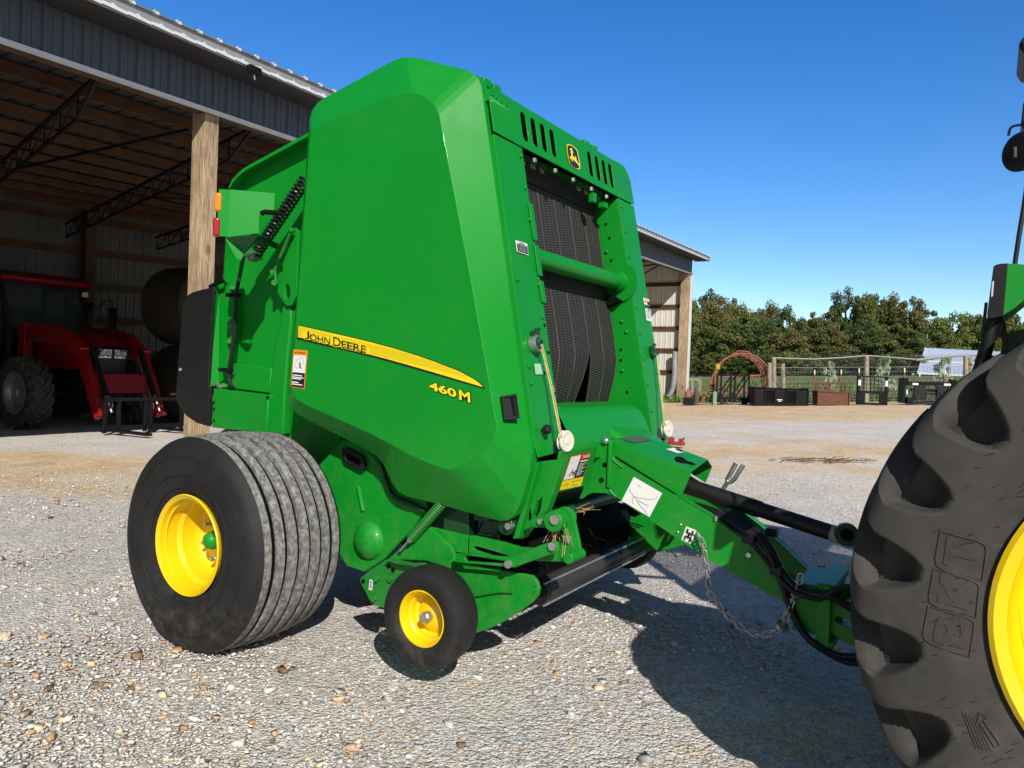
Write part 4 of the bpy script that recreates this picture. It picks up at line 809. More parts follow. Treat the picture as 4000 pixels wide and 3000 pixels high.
# hoses
mb = MB()
def hz(pts, r=.013): mb.tube(smooth([T(p[0], p[1], l=(p[2] if len(p) > 2 else 0)) for p in pts], 5), r, 8)
hz([(930, 575, -.10), (1050, 620, -.06), (1180, 690, -.03), (1280, 750, -.01), (1350, 830, .02), (1400, 930, .03), (1440, 1030, .03), (1470, 1120, .03), (1510, 1220, .03), (1570, 1320, .03), (1660, 1400, .03), (1780, 1450, .02), (1900, 1455, .02)], .014)
hz([(930, 560, -.12), (1060, 600, -.08), (1200, 672, -.05), (1300, 760, -.02), (1370, 850, .01), (1420, 950, .02), (1460, 1050, .02), (1490, 1140, .02), (1540, 1260, .02), (1600, 1360, .02), (1720, 1440, .02), (1800, 1480, .02), (1900, 1500, .02)], .012)
hz([(1120, 600, -.12), (1250, 680, -.08), (1360, 800, -.03), (1420, 920, .0), (1470, 1000, .02), (1540, 1060, .03), (1620, 1085, .04), (1720, 1100, .04), (1800, 1140, .03), (1880, 1185, .02)], .017)
hz([(1100, 650, -.06), (1230, 745, -.01), (1300, 830, .01), (1370, 920, .03), (1430, 1000, .035), (1500, 1070, .045), (1580, 1100, .055), (1660, 1118, .05), (1700, 1090, .05), (1760, 1060, .05), (1840, 1040, .04)], .011)
split_build(mb, 'hydraulic_hose', 'black_plastic', baler, ang=60)
mb = MB()
for x, y, l_ in ((1250, 760, .0), (1385, 720, -.16), (1410, 945, .02)): mb.box(T(x, y, l=l_), (.05, .06, .035))
split_build(mb, 'hose_clamp', 'black_plastic', baler, bevel=.004)
# safety chain
cp = smooth([T(x, y, l=.035) for x, y in ((952, 745), (975, 800), (985, 870), (1000, 960), (1015, 1075), (1050, 1120), (1090, 1185), (1140, 1230), (1200, 1285), (1265, 1315), (1330, 1328), (1390, 1305), (1440, 1275), (1465, 1220), (1490, 1150), (1520, 1075), (1555, 970))], 14)
def along(P, step):
    out = []; acc = 0; nxt = 0
    for a_, b_ in zip(P, P[1:]):
        L_ = (b_-a_).length
        while nxt <= acc+L_ and L_ > 0: out.append((a_.lerp(b_, (nxt-acc)/L_), (b_-a_).normalized())); nxt += step
        acc += L_
    return out
mb = MB()
for i, (p, t) in enumerate(along(cp, .0285)):
    u = t.cross(V((0, -1, .3))).normalized() if i % 2 else t.cross(t.cross(V((0, -1, .3)))).normalized()
    lk = [p+t*(.014*sgn+.009*sin(a_)*1)+u*(.0105*cos(a_)) for sgn, rng_ in ((1, np.linspace(0, pi, 6)), (-1, np.linspace(pi, 2*pi, 6))) for a_ in rng_]
    mb.tube(lk, .0036, 6, closed=True)
mb.build('safety_chain', 'galv', baler)
mb = MB(); p0 = T(1440, 1275, l=.035); mb.lathe([(-.008, .012), (-.008, .026), (.008, .026), (.008, .012), (-.008, .012)], p0, (.5, -.3, .8), 20); mb.build('chain_ring', 'galv', baler)
# U-shaped stand fork behind the tongue
def sf(x, y): return ay(kF(x, y), .24)
mb = MB(); mb.tube(smooth([sf(1168, 318), sf(1130, 390), sf(1118, 415), sf(1135, 425), sf(1160, 408), sf(1190, 360), sf(1212, 327)], 4), .012, 8); mb.tube([sf(1125, 420), sf(1090, 470), V((1.75, .22, .62))], .011, 8); mb.build('stand_fork', 'steel', baler)

# ================================================================== TERRAIN
FD = V((cv.x, cv.y, 0)).normalized(); FL = V((cr0.x, cr0.y, 0))
def sst(a, b, x): t = np.clip((x-a)/(b-a), 0, 1); return t*t*(3-2*t)
def gz(X, Y):
    X = np.asarray(X, float); Y = np.asarray(Y, float)
    d = (X-CAM.x)*FD.x+(Y-CAM.y)*FD.y; l = (X-CAM.x)*FL.x+(Y-CAM.y)*FL.y
    return (.0425*np.clip(l, 0, 45)+.008*np.clip(l, -14, 0))*sst(5, 13, d)+.06*sst(12, 30, d)+.022*np.clip(d-32, 0, 48)
def gpt(px, depth, dz=0.0):
    p = (px, 1500.0)
    for _ in range(6):
        P = ad(p, depth); z = float(gz(P.x, P.y)); p = (px, p[1]-(z-P.z)*FOC/depth)
    return V((P.x, P.y, z+dz))

def ground_mat():
    m = bpy.data.materials.new('crushed_gravel'); m.use_nodes = True; nt = m.node_tree; b = nt.nodes['Principled BSDF']; L = nt.links.new
    b.inputs['Roughness'].default_value = .92; b.inputs['Specular IOR Level'].default_value = .25
    tc = _n(nt, 'ShaderNodeTexCoord'); P = tc.outputs['Object']
    def vor(scale, seed=0, feat='F1'):
        mp = _n(nt, 'ShaderNodeMapping'); mp.inputs['Location'].default_value = (seed, seed*1.7, seed*.3); L(P, mp.inputs['Vector'])
        v = _n(nt, 'ShaderNodeTexVoronoi', feature=feat); v.inputs['Scale'].default_value = scale; v.inputs['Randomness'].default_value = 1.0; L(mp.outputs['Vector'], v.inputs['Vector']); return v
    def ramp(src, stops, interp='LINEAR'):
        r = _n(nt, 'ShaderNodeValToRGB'); r.color_ramp.interpolation = interp; e = r.color_ramp.elements
        while len(e) < len(stops): e.new(.5)
        for i, (p, c) in enumerate(stops): e[i].position = p; e[i].color = tuple(c)+(1,)
        L(src, r.inputs['Fac']); return r.outputs['Color']
    def mix(f, a, c, mode='MIX'):
        x = _n(nt, 'ShaderNodeMix', data_type='RGBA', blend_type=mode)
        if isinstance(f, float): x.inputs['Factor'].default_value = f
        else: L(f, x.inputs['Factor'])
        for s, i in ((a, 6), (c, 7)):
            if isinstance(s, tuple): x.inputs[i].default_value = s+(1,)
            else: L(s, x.inputs[i])
        return x.outputs[2]
    v1 = vor(84); v2 = vor(44, 3.1); v3 = vor(170, 7.7)
    sep = _n(nt, 'ShaderNodeSeparateColor'); L(v1.outputs['Color'], sep.inputs[0]); sep2 = _n(nt, 'ShaderNodeSeparateColor'); L(v2.outputs['Color'], sep2.inputs[0])
    c1 = ramp(sep.outputs[0], [(0, (.46, .45, .445)), (.3, (.60, .585, .57)), (.6, (.70, .68, .655)), (.87, (.82, .785, .73)), (.96, (.62, .45, .29)), (1, (.88, .85, .80))])
    c2 = ramp(sep2.outputs[1], [(0, (.48, .47, .465)), (.45, (.66, .64, .62)), (.89, (.79, .755, .70)), (.95, (.48, .32, .19)), (1, (.80, .67, .50))])
    pick = _n(nt, 'ShaderNodeMath', operation='GREATER_THAN'); L(sep2.outputs[2], pick.inputs[0]); pick.inputs[1].default_value = .72
    col = mix(pick.outputs[0], c1, c2)
    # big soft patches of dirt / dust
    n1 = _n(nt, 'ShaderNodeTexNoise'); n1.inputs['Scale'].default_value = .55; n1.inputs['Detail'].default_value = 7; n1.inputs['Roughness'].default_value = .62; L(P, n1.inputs['Vector'])
    n2 = _n(nt, 'ShaderNodeTexNoise'); n2.inputs['Scale'].default_value = 9; n2.inputs['Detail'].default_value = 6; L(P, n2.inputs['Vector'])
    at = _n(nt, 'ShaderNodeAttribute'); at.attribute_name = 'dirt'
    a1 = _n(nt, 'ShaderNodeMath', operation='MULTIPLY_ADD'); L(n1.outputs['Fac'], a1.inputs[0]); a1.inputs[1].default_value = 2.0; a1.inputs[2].default_value = -1.0
    a2 = _n(nt, 'ShaderNodeMath', operation='ADD'); L(a1.outputs[0], a2.inputs[0]); L(at.outputs['Fac'], a2.inputs[1])
    a3 = _n(nt, 'ShaderNodeMath', operation='MULTIPLY_ADD'); L(n2.outputs['Fac'], a3.inputs[0]); a3.inputs[1].default_value = .8; L(a2.outputs[0], a3.inputs[2])
    f = ramp(a3.outputs[0], [(.52, (0, 0, 0)), (.95, (1, 1, 1))])
    dirt = ramp(n2.outputs['Fac'], [(.3, (.50, .31, .13)), (.55, (.72, .50, .24)), (.75, (.82, .63, .36))])
    col = mix(f, col, mix(.25, dirt, col))
    n4 = _n(nt, 'ShaderNodeTexNoise'); n4.inputs['Scale'].default_value = 1.3; n4.inputs['Detail'].default_value = 4; L(P, n4.inputs['Vector'])
    col = mix(1.0, col, ramp(n4.outputs['Fac'], [(.3, (1.03, 1.02, 1.005)), (.7, (1.25, 1.235, 1.215))]), 'MULTIPLY')
    # patches where fine dust fills the gaps between stones
    n5 = _n(nt, 'ShaderNodeTexNoise'); n5.inputs['Scale'].default_value = 1.9; n5.inputs['Detail'].default_value = 8; n5.inputs['Roughness'].default_value = .68; L(P, n5.inputs['Vector'])
    fines = ramp(n5.outputs['Fac'], [(.50, (0, 0, 0)), (.68, (.8, .8, .8))])
    e1 = ramp(v1.outputs['Distance'], [(.4, (1, 1, 1)), (.9, (.58, .56, .54))])
    col = mix(.85, col, e1, 'MULTIPLY'); col = mix(fines, col, (.70, .66, .59))
    n6 = _n(nt, 'ShaderNodeTexNoise'); n6.inputs['Scale'].default_value = 16; n6.inputs['Detail'].default_value = 6; n6.inputs['Roughness'].default_value = .8; L(P, n6.inputs['Vector'])
    col = mix(1.0, col, ramp(n6.outputs['Fac'], [(.3, (.70, .69, .68)), (.7, (1.22, 1.2, 1.18))]), 'MULTIPLY')
    L(col, b.inputs['Base Color'])
    h1 = _n(nt, 'ShaderNodeMath', operation='MULTIPLY_ADD'); L(v1.outputs['Distance'], h1.inputs[0]); h1.inputs[1].default_value = -.8; L(sep.outputs[1], h1.inputs[2])
    h2 = _n(nt, 'ShaderNodeMath', operation='MULTIPLY_ADD'); L(v2.outputs['Distance'], h2.inputs[0]); h2.inputs[1].default_value = -1.2; L(h1.outputs[0], h2.inputs[2])
    h3 = _n(nt, 'ShaderNodeMath', operation='MULTIPLY_ADD'); L(v3.outputs['Distance'], h3.inputs[0]); h3.inputs[1].default_value = -.4; L(h2.outputs[0], h3.inputs[2])
    bp = _n(nt, 'ShaderNodeBump'); at2 = _n(nt, 'ShaderNodeAttribute'); at2.attribute_name = 'relief'; L(at2.outputs['Fac'], bp.inputs['Strength']); bp.inputs['Distance'].default_value = .011; L(h3.outputs[0], bp.inputs['Height']); L(bp.outputs['Normal'], b.inputs['Normal'])
    return m
rr = [0.0]+[.5*1.042**k for k in range(186)]; NA = 420
vs = []; gx_, gy_ = CAM.x, CAM.y
ang = np.linspace(0, 2*pi, NA, endpoint=False)
RR, AA = np.meshgrid(rr[1:], ang, indexing='ij'); GX = gx_+RR*np.cos(AA); GY = gy_+RR*np.sin(AA)
GZ = gz(GX, GY)
rng = np.random.default_rng(5)
und = .012*np.sin(GX*2.1+1)*np.sin(GY*1.7)+.008*np.sin(GX*4.7)*np.cos(GY*5.1+2)
basin = np.exp(-((GX-.7)**2/2.2+(GY)**2/2.2)); GZ = GZ+(und-.012)*(1-np.clip(basin*1.2, 0, 1))-.004
vs = [(gx_, gy_, 0.0)]+list(zip(GX.ravel(), GY.ravel(), GZ.ravel()))
fs = [(0, 1+j, 1+(j+1) % NA) for j in range(NA)]
nr = len(rr)-1
for i in range(nr-1):
    o0, o1 = 1+i*NA, 1+(i+1)*NA
    fs += [(o0+j, o1+j, o1+(j+1) % NA, o0+(j+1) % NA) for j in range(NA)]
me = bpy.data.meshes.new('gravel_yard'); me.from_pydata(vs, [], fs); me.polygons.foreach_set('use_smooth', [True]*len(me.polygons))
VX = np.array([v[0] for v in vs]); VY = np.array([v[1] for v in vs])
D_ = (VX-CAM.x)*FD.x+(VY-CAM.y)*FD.y; L_ = (VX-CAM.x)*FL.x+(VY-CAM.y)*FL.y
lat_n = L_/np.maximum(D_, .5)
dirt = -.22+.55*sst(9, 14, D_)*(lat_n > 0)-.35*sst(12, 15, D_)*(1-sst(17, 20, D_))*(lat_n > .1)+.55*sst(19, 23, D_)*(lat_n > .1)
dirt = dirt+(.78*sst(6.6, 8.0, D_)*(1-sst(10.2, 11.2, D_)))*(lat_n < -.2)+.16*sst(4.0, 3.0, D_)
dirt = dirt+.5*np.exp(-((L_-4.0)**2/8+(D_-10.5)**2/14))
a_ = me.attributes.new('dirt', 'FLOAT', 'POINT'); a_.data.foreach_set('value', dirt.astype(np.float32))
a2_ = me.attributes.new('relief', 'FLOAT', 'POINT'); a2_.data.foreach_set('value', (.95-.7*sst(4, 13, D_)).astype(np.float32))
me.materials.append(ground_mat()); ground = bpy.data.objects.new('gravel_yard', me); C.objects.link(ground); kind(ground)

# loose stones lying on the yard
def stone_mat():
    m = bpy.data.materials.new('loose_stone'); m.use_nodes = True; nt = m.node_tree; b = nt.nodes['Principled BSDF']; L = nt.links.new
    at = _n(nt, 'ShaderNodeAttribute'); at.attribute_name = 'tint'; tc = _n(nt, 'ShaderNodeTexCoord')
    nz = _n(nt, 'ShaderNodeTexNoise'); nz.inputs['Scale'].default_value = 70; nz.inputs['Detail'].default_value = 5; L(tc.outputs['Object'], nz.inputs['Vector'])
    rp = _n(nt, 'ShaderNodeValToRGB'); rp.color_ramp.elements[0].color = (.65, .63, .61, 1); rp.color_ramp.elements[1].color = (1.15, 1.15, 1.15, 1); rp.color_ramp.elements[0].position = .3; rp.color_ramp.elements[1].position = .7; L(nz.outputs['Fac'], rp.inputs['Fac'])
    mx = _n(nt, 'ShaderNodeMix', data_type='RGBA', blend_type='MULTIPLY'); mx.inputs['Factor'].default_value = 1; L(at.outputs['Color'], mx.inputs[6]); L(rp.outputs['Color'], mx.inputs[7]); L(mx.outputs[2], b.inputs['Base Color'])
    b.inputs['Roughness'].default_value = .88; b.inputs['Specular IOR Level'].default_value = .3
    return m
bmi = bmesh.new(); bmesh.ops.create_icosphere(bmi, subdivisions=1, radius=1); IV = np.array([v.co[:] for v in bmi.verts]); IF = np.array([[v.index for v in f.verts] for f in bmi.faces]); bmi.free()
bmi = bmesh.new(); bmesh.ops.create_icosphere(bmi, subdivisions=2, radius=1); IV2 = np.array([v.co[:] for v in bmi.verts]); IF2 = np.array([[v.index for v in f.verts] for f in bmi.faces]); bmi.free()
PAL = np.array([(0.524, 0.504, 0.481), (0.661, 0.633, 0.594), (0.752, 0.717, 0.664), (0.57, 0.566, 0.551), (0.821, 0.773, 0.691), (0.88, 0.84, 0.745), (0.616, 0.426, 0.248), (0.388, 0.235, 0.13), (0.661, 0.426, 0.281), (0.251, 0.168, 0.108), (0.798, 0.627, 0.421)])
CV = np.array([(x, y, z) for x in (-.72, .72) for y in (-.72, .72) for z in (-.72, .72)]); CF = np.array([(0, 1, 3), (0, 3, 2), (4, 6, 7), (4, 7, 5), (0, 4, 5), (0, 5, 1), (2, 3, 7), (2, 7, 6), (0, 2, 6), (0, 6, 4), (1, 5, 7), (1, 7, 3)])
def stones(name, n, rmin, rmax, smin, smax, probs, iv, if_, jit, seed, rr_pow=1.0):
    g = np.random.default_rng(seed)
    u = g.random(n*2); r = rmin*(rmax/rmin)**(u**rr_pow)
    t = np.radians(g.uniform(-41, 41, n*2)); base = atan2(FD.y, FD.x)
    X = CAM.x+r*np.cos(base-t); Y = CAM.y+r*np.sin(base-t)
    fld = np.sin(X*2.3+1.1*np.sin(Y*1.9+seed))+np.sin(Y*2.9+1.3*np.sin(X*1.4))+.7*np.sin(X*6.1+Y*4.3)+g.normal(0, .8, n*2); keep = np.argsort(-fld)[:n]; X = X[keep]; Y = Y[keep]; Z = gz(X, Y)
    s = smin*(smax/smin)**(g.random(n)**1.6)
    nv, nf = len(iv), len(if_)
    P = iv[None]*(1+g.uniform(-jit, jit, (n, nv, 1)))+g.uniform(-jit*.4, jit*.4, (n, nv, 3))
    P = P*s[:, None, None]*np.stack([g.uniform(.7, 1.35, n), g.uniform(.6, 1.1, n), g.uniform(.35, .7, n)], 1)[:, None, :]
    a = g.uniform(0, 2*pi, n); tl = g.uniform(-.5, .5, n)
    x, y, z = P[..., 0], P[..., 1], P[..., 2]; y, z = y*np.cos(tl)[:, None]-z*np.sin(tl)[:, None], y*np.sin(tl)[:, None]+z*np.cos(tl)[:, None]
    x, y = x*np.cos(a)[:, None]-y*np.sin(a)[:, None], x*np.sin(a)[:, None]+y*np.cos(a)[:, None]
    P = np.stack([x+X[:, None], y+Y[:, None], z+(Z+s*.16-.006)[:, None]], -1).reshape(-1, 3)
    Fc = (if_[None]+(np.arange(n)*nv)[:, None, None]).reshape(-1, 3)
    me = bpy.data.meshes.new(name); me.vertices.add(len(P)); me.vertices.foreach_set('co', P.ravel().astype(np.float32))
    me.loops.add(Fc.size); me.loops.foreach_set('vertex_index', Fc.ravel().astype(np.int32)); me.polygons.add(len(Fc)); me.polygons.foreach_set('loop_start', np.arange(0, Fc.size, 3, dtype=np.int32)); me.update(calc_edges=True)
    pr = np.array(probs, float); pr /= pr.sum(); c = PAL[g.choice(len(PAL), n, p=pr)]*g.uniform(.75, 1.25, (n, 1))
    cc = np.concatenate([np.repeat(c, nv, 0), np.ones((n*nv, 1))], 1).astype(np.float32)
    a_ = me.color_attributes.new('tint', 'FLOAT_COLOR', 'POINT'); a_.data.foreach_set('color', cc.ravel())
    me.materials.append(M['stone']); o = bpy.data.objects.new(name, me); C.objects.link(o); kind(o, 'stuff'); return o
M['stone'] = stone_mat()
s1 = stones('gravel', 40000, 1.5, 10.5, .0035, .0105, (5, 6, 6, 5, 5, 3, .7, .4, .6, .2, 1.0), CV, CF, .38, 11, .9); tag(s1, 'small grey crushed stones strewn over the yard', 'gravel')
s2 = stones('pebbles', 1700, 1.6, 9.0, .008, .026, (2, 2, 2, 2, 2, 2, 4, 4, 3, 2.5, 4), CV, CF, .40, 12, .8); tag(s2, 'larger tan, brown and grey stones among the gravel', 'stones')

# grass field beyond the fence
def grass_mat():
    m = mat('meadow_grass', (.10, .16, .035), .9, var=.35, vscale=.6, bump=.6, bscale=8, dust=.5, dustcol=(.16, .17, .05), dscale=.9); return m
M['grass'] = grass_mat()
fv = []; ff = []; ds = np.linspace(30.0, 100, 40); ls = np.linspace(-.05, 1.1, 60)
for i, d in enumerate(ds):
    for j, l in enumerate(ls):
        P = V((CAM.x, CAM.y, 0))+FD*(d+(.8*sin(l*31)+.5*sin(l*77) if i == 0 else 0))+FL*(d*l*1.0); fv.append((P.x, P.y, float(gz(P.x, P.y))+.004+.03))
for i in range(len(ds)-1):
    for j in range(len(ls)-1): a = i*len(ls)+j; ff.append((a, a+1, a+len(ls)+1, a+len(ls)))
me = bpy.data.meshes.new('grass_field'); me.from_pydata(fv, [], ff); me.materials.append(M['grass']); go = bpy.data.objects.new('grass_field', me); C.objects.link(go); kind(go)
g = np.random.default_rng(21); n = 9000; d = 30+22*g.random(n)**1.8; l = g.uniform(.12, .8, n); X = CAM.x+FD.x*d+FL.x*d*l; Y = CAM.y+FD.y*d+FL.y*d*l; Z = gz(X, Y)
mb = MB(); vv = []; tt = []
hgt = g.uniform(.12, .38, n); aa = g.uniform(0, 2*pi, n)
for k in range(n):
    c_, s_ = cos(aa[k])*.05, sin(aa[k])*.05; o = len(vv); ox, oy = g.uniform(-.1, .1, 2)
    vv += [(X[k]-c_, Y[k]-s_, Z[k]), (X[k]+c_, Y[k]+s_, Z[k]), (X[k]+ox, Y[k]+oy, Z[k]+hgt[k])]; tt.append((o, o+1, o+2))
me = bpy.data.meshes.new('tall_grass'); me.from_pydata(vv, [], tt); me.materials.append(M['grass']); tg = bpy.data.objects.new('tall_grass', me); C.objects.link(tg); kind(tg, 'stuff'); tag(tg, 'unmown green grass in the field behind the fence', 'grass')

# ================================================================== GREEN TRACTOR
TX, TY, TZ = 3.505, -1.035, .762
tr = thing('green_tractor', 'green tractor whose big lugged tyre with yellow rim fills the right edge', 'tractor', (TX, 0, 0))
def lug_tyre(parent, c, s, R, W, rr, nl, name, m, sweep=1, rim_m='yellow', k=1.0, fine=48):
    axv = V((0, s, 0)); h = W/2
    dn = 18 if fine > 30 else 9; pr = [(.78*i_/dn, 1.0-.018*(i_/dn)**2) for i_ in range(dn+1)]+[ (.82, .979), (.86, .974), (.90, .967), (.93, .960), (.96, .950), (.98, .941), (1.0, .93), (1.015, .918), (1.03, .905), (1.04, .893), (1.05, .88), (1.056, .867), (1.06, .855), (1.063, .843), (1.065, .83), (1.066, .817), (1.065, .805), (1.064, .792), (1.061, .78), (1.057, .767), (1.052, .755), (1.047, .743), (1.042, .73), (1.032, .70), (1.0, .67)]
    global PRT
    e0 = rr/R; pr += [(.97, max(e0+.03, .63)), (.90, e0+.012), (.80, e0)]
    PRT = (list(pr), R, h); full = [(-a_, r_) for a_, r_ in reversed(pr[1:])]+pr; NP = len(full); NT = nl*fine
    sm = lambda x: x*x*(3-2*x)
    def cl(x): return 0.0 if x < 0 else 1.0 if x > 1 else x
    w_ = V((1, 0, 0)); u_ = V((0, 0, 1)); mb = MB(); pts = []
    nrm = []
    for i, (a_, r_) in enumerate(full):
        p0 = full[max(0, i-1)]; p1 = full[min(NP-1, i+1)]; dx, dy = (p1[0]-p0[0])*h, (p1[1]-p0[1])*R; l_ = sqrt(dx*dx+dy*dy) or 1; nrm.append((-dy/l_, dx/l_))
    for j in range(NT):
        ph = j/fine
        for i, (a_, r_) in enumerate(full):
            L_ = 0.0; aa = abs(a_); sd = 1 if a_ >= 0 else -1
            for s_ in (1, -1):
                q = a_*s_
                if q < -.14: continue
                qq = max(0, min(1.0, q)); cen = ph+(.5 if s_ > 0 else 0)+(0 if q >= 0 else sweep*1.12*(min(1, aa)**1.15))
                f = abs(cen-round(cen))                       # 0 at the lug centre, .5 mid valley
                t = cl((.965-r_)/(.965-.765)) if aa > .85 else 0.0
                lw = .125+.045*qq
                if t >= 1: L_ = 1.0; continue
                vw = (.5-lw)*sqrt(max(0.0, 1-t*t)); g_ = .5-f   # g: distance from valley centre
                v_ = sm(cl((vw-g_)/.065+.05))*sm(cl((1-t)/.22))
                if q < 0: v_ = max(v_, sm(cl(-q/.12)))
                L_ = max(L_, 1-v_)
            d_ = (1-L_)*.088*R
            A_ = a_*h-nrm[i][0]*d_; r2 = r_*R-nrm[i][1]*d_
            th = 2*pi*j/NT+2*pi/nl*sweep*1.12*min(1, abs(a_))**1.15; pts.append(c+axv*(A_*s)+w_*(cos(th)*r2)+u_*(sin(th)*r2))
    mb.add(pts, [(j*NP+i, ((j+1) % NT)*NP+i, ((j+1) % NT)*NP+i+1, j*NP+i+1) for j in range(NT) for i in range(NP-1)])
    for p in mb.v:
        if p.z < .006: p.z = .006+(p.z-.006)*.1
    ty = mb.build(name, m, parent, ang=75)
    mb = MB(); mb.lathe([(h*.80, rr-.02), (h*.90, rr+.008), (h*.97, rr+.012), (h*1.0, rr), (h*.93, rr-.028), (h*.55, rr-.04), (h*.45, rr-.055), (h*.1, rr-.06), (h*.0, rr*.80), (h*.30, rr*.72), (h*.34, rr*.45), (h*.2, rr*.38), (h*.2, 0)], c, axv, 72); rm = mb.build('rim', rim_m, ty, ang=30)
    mb = MB()
    for j in range(8): a_ = 2*pi*j/8; p = c+axv*(h*.34)+V((cos(a_)*rr*.55, 0, sin(a_)*rr*.55)); mb.cyl(p, p+axv*.03, .018*k, 6)
    split_build(mb, 'wheel_nut', 'steel', ty, smooth=False)
    return ty
rt_ = lug_tyre(tr, V((TX, TY, TZ)), -1, .79, .45, .447, 20, 'rear_tyre', 'tractor_tyre'); PRT0 = PRT
lug_tyre(tr, V((TX, -TY, TZ)), 1, .79, .45, .463, 20, 'rear_tyre', 'tractor_tyre', fine=14)
# raised sidewall lettering boxes, wrapped onto the carcass
def wrap_side(mb, lift):
    pr, R, h = PRT0; tab = sorted((r_, a_) for a_, r_ in pr if r_ < .935)
    for p in mb.v:
        r_ = sqrt((p.x-TX)**2+(p.z-TZ)**2)/R; a_ = tab[0][1]
        for (r0, a0), (r1, a1) in zip(tab, tab[1:]):
            if r0 <= r_ <= r1: a_ = a0+(a1-a0)*(r_-r0)/(r1-r0)
        p.y = TY-h*a_-lift+(p.y-SWY)
SWY = -1.2762
def SW(x, y, l=0.0): l = l*.3; p = ay(kT(x, y), SWY); return V((p.x, SWY-l, p.z))
mb = MB()
for bx in (((462, 758), (540, 780), (600, 797), (632, 815), (638, 840), (622, 955), (545, 932), (478, 908), (450, 890), (444, 860)), ((437, 902), (520, 930), (580, 950), (606, 968), (610, 985), (598, 1097), (520, 1072), (450, 1048), (424, 1030), (419, 1005)), ((416, 1044), (490, 1070), (560, 1095), (588, 1112), (591, 1130), (573, 1246), (500, 1218), (430, 1190), (404, 1170), (397, 1150))):
    P = [SW(x, y, .001) for x, y in bx]; mb.tube(P, .0024, 5, closed=True)
for t_, a_, b_, c_ in (('T', (598, 880), (600, 905), (500, 795)),):
    pass
def glyph(t_, o, u, w): put_text(mb, t_, SW(*o), SW(*u)-SW(*o), SW(*w)-SW(*o), (0, -1, 0), .0012, .03)
_keep = mb; mb = MB()
glyph('B', (552, 1208), (566, 1098), (440, 1172)); glyph('K', (566, 1062), (580, 952), (455, 1022)); glyph('T', (588, 912), (602, 812), (478, 880))
_keep.v, _kv = _keep.v, None; o_ = len(mb.v); mb.add(_keep.v, _keep.f)
mb.tube([SW(x, y, .0015) for x, y in ((610, 1458), (640, 1480), (625, 1485), (690, 1580), (672, 1590), (612, 1492), (600, 1500))], .0022, 5, closed=True)
for k_ in range(5): mb.tube([SW(545+14*k_, 1450+8*k_, .001), SW(600+14*k_, 1590+3*k_, .001)], .0012, 4)
for k_ in range(90):
    a_ = random.uniform(1.7, 4.6); r_ = random.uniform(.50, .62); c_ = V((TX+cos(a_)*r_, SWY, TZ+sin(a_)*r_)); 
    mb.tube([c_, c_+V((random.uniform(.012, .02), -.003, random.uniform(.004, .014)))], .0012, 3)
wrap_side(mb, .0008); mb.build('tyre_lettering', 'tractor_tyre', rt_, smooth=False)
# chassis, axle, drawbar, fender, cab, hood
mb = MB(); mb.box((3.9, 0, .8), (1.9, .5, .55)); mb.tube([V((TX, -.85, TZ)), V((TX, .85, TZ))], .12, 14); mb.box((3.12, 0, .40), (.7, .12, .06)); mb.box((3.05, 0, .75), (.12, .55, .5)); mb.box((5.6, 0, .8), (2.0, .42, .4)); tch = mb.build('chassis', 'green_dark', tr, bevel=.02)
mb = MB()
for s in (-1, 1):
    arc = [(TX+.90*cos(a_), TZ+.90*sin(a_)) for a_ in np.linspace(radians(5), radians(108), 20)]
    mb.sheet([[V((x, .78*s, z)), V((x, 1.25*s, z))] for x, z in arc])
for fnd in split_build(mb, 'fender', 'green', tr): so = fnd.modifiers.new('thickness', 'SOLIDIFY'); so.thickness = .03
FY = -1.12
def lp_(pts, y): return [ay(kL(a_, b_), y) for a_, b_ in pts]
mb = MB(); mb.prism(lp_(((340, 1140), (372, 1137), (442, 1141), (500, 1143), (500, 1250), (442, 1296), (402, 1330), (352, 1362), (330, 1362)), FY), (0, .30, 0)); hc_ = ay(kL(420, 1250), -.95); mb.beam(hc_, V((3.42, -.95, 1.60)), .08, .06); fe = mb.build('light_housing', 'green', tr, bevel=.012, seg=3)
mb = MB(); mb.prism(lp_(((310, 1150), (322, 1142), (340, 1138), (374, 1136), (352, 1364), (318, 1372), (284, 1372), (283, 1352)), FY-.005), (0, .31, 0)); mb.build('lamp_frame', 'black_plastic', fe, bevel=.01, seg=3)
mb = MB(); mb.prism(lp_(((304, 1215), (313, 1210), (308, 1280), (299, 1285)), FY-.008), (0, .10, 0)); mb.build('lamp_lens', 'lens', fe, bevel=.003)
mb = MB(); mb.tube(smooth(lp_(((322, 1368), (300, 1400), (285, 1480), (262, 1560), (246, 1612), (236, 1650)), -1.02)), .017, 10); mb.build('lamp_post', 'black_plastic', tr)
mb = MB(); mb.tube(smooth(lp_(((262, 1600), (232, 1588), (222, 1610), (236, 1640), (262, 1615), (275, 1595), (250, 1585)), -1.0)), .004, 5); mb.build('cable', 'black_plastic', tr)
mb = MB(); mb.prism(lp_(((272, 1305), (286, 1305), (270, 1458), (254, 1455)), -.95), (0, .06, 0)); mb.build('mud_flap', 'black_plastic', tr, smooth=False)
mb = MB(); mb.prism(lp_(((318, 1385), (350, 1380), (345, 1450), (305, 1450)), -.85), (0, .05, 0)); mb.prism(lp_(((350, 1440), (380, 1440), (442, 1420), (500, 1415), (500, 1640), (300, 1640), (280, 1570), (290, 1510), (310, 1540), (340, 1530), (345, 1500)), -.80), (0, .05, 0)); split_build(mb, 'step_bracket', 'green_dark', tr, smooth=False)
mb = MB(); mb.tube(lp_(((346, 1375), (362, 1485)), -.84), .008, 8); mb.build('rusty_rod', 'rust', tr)
mb = MB(); mb.tube(lp_(((402, 1142), (420, 1020), (440, 900), (458, 780)), -.98), .006, 8); mb.build('antenna', 'black_plastic', tr)
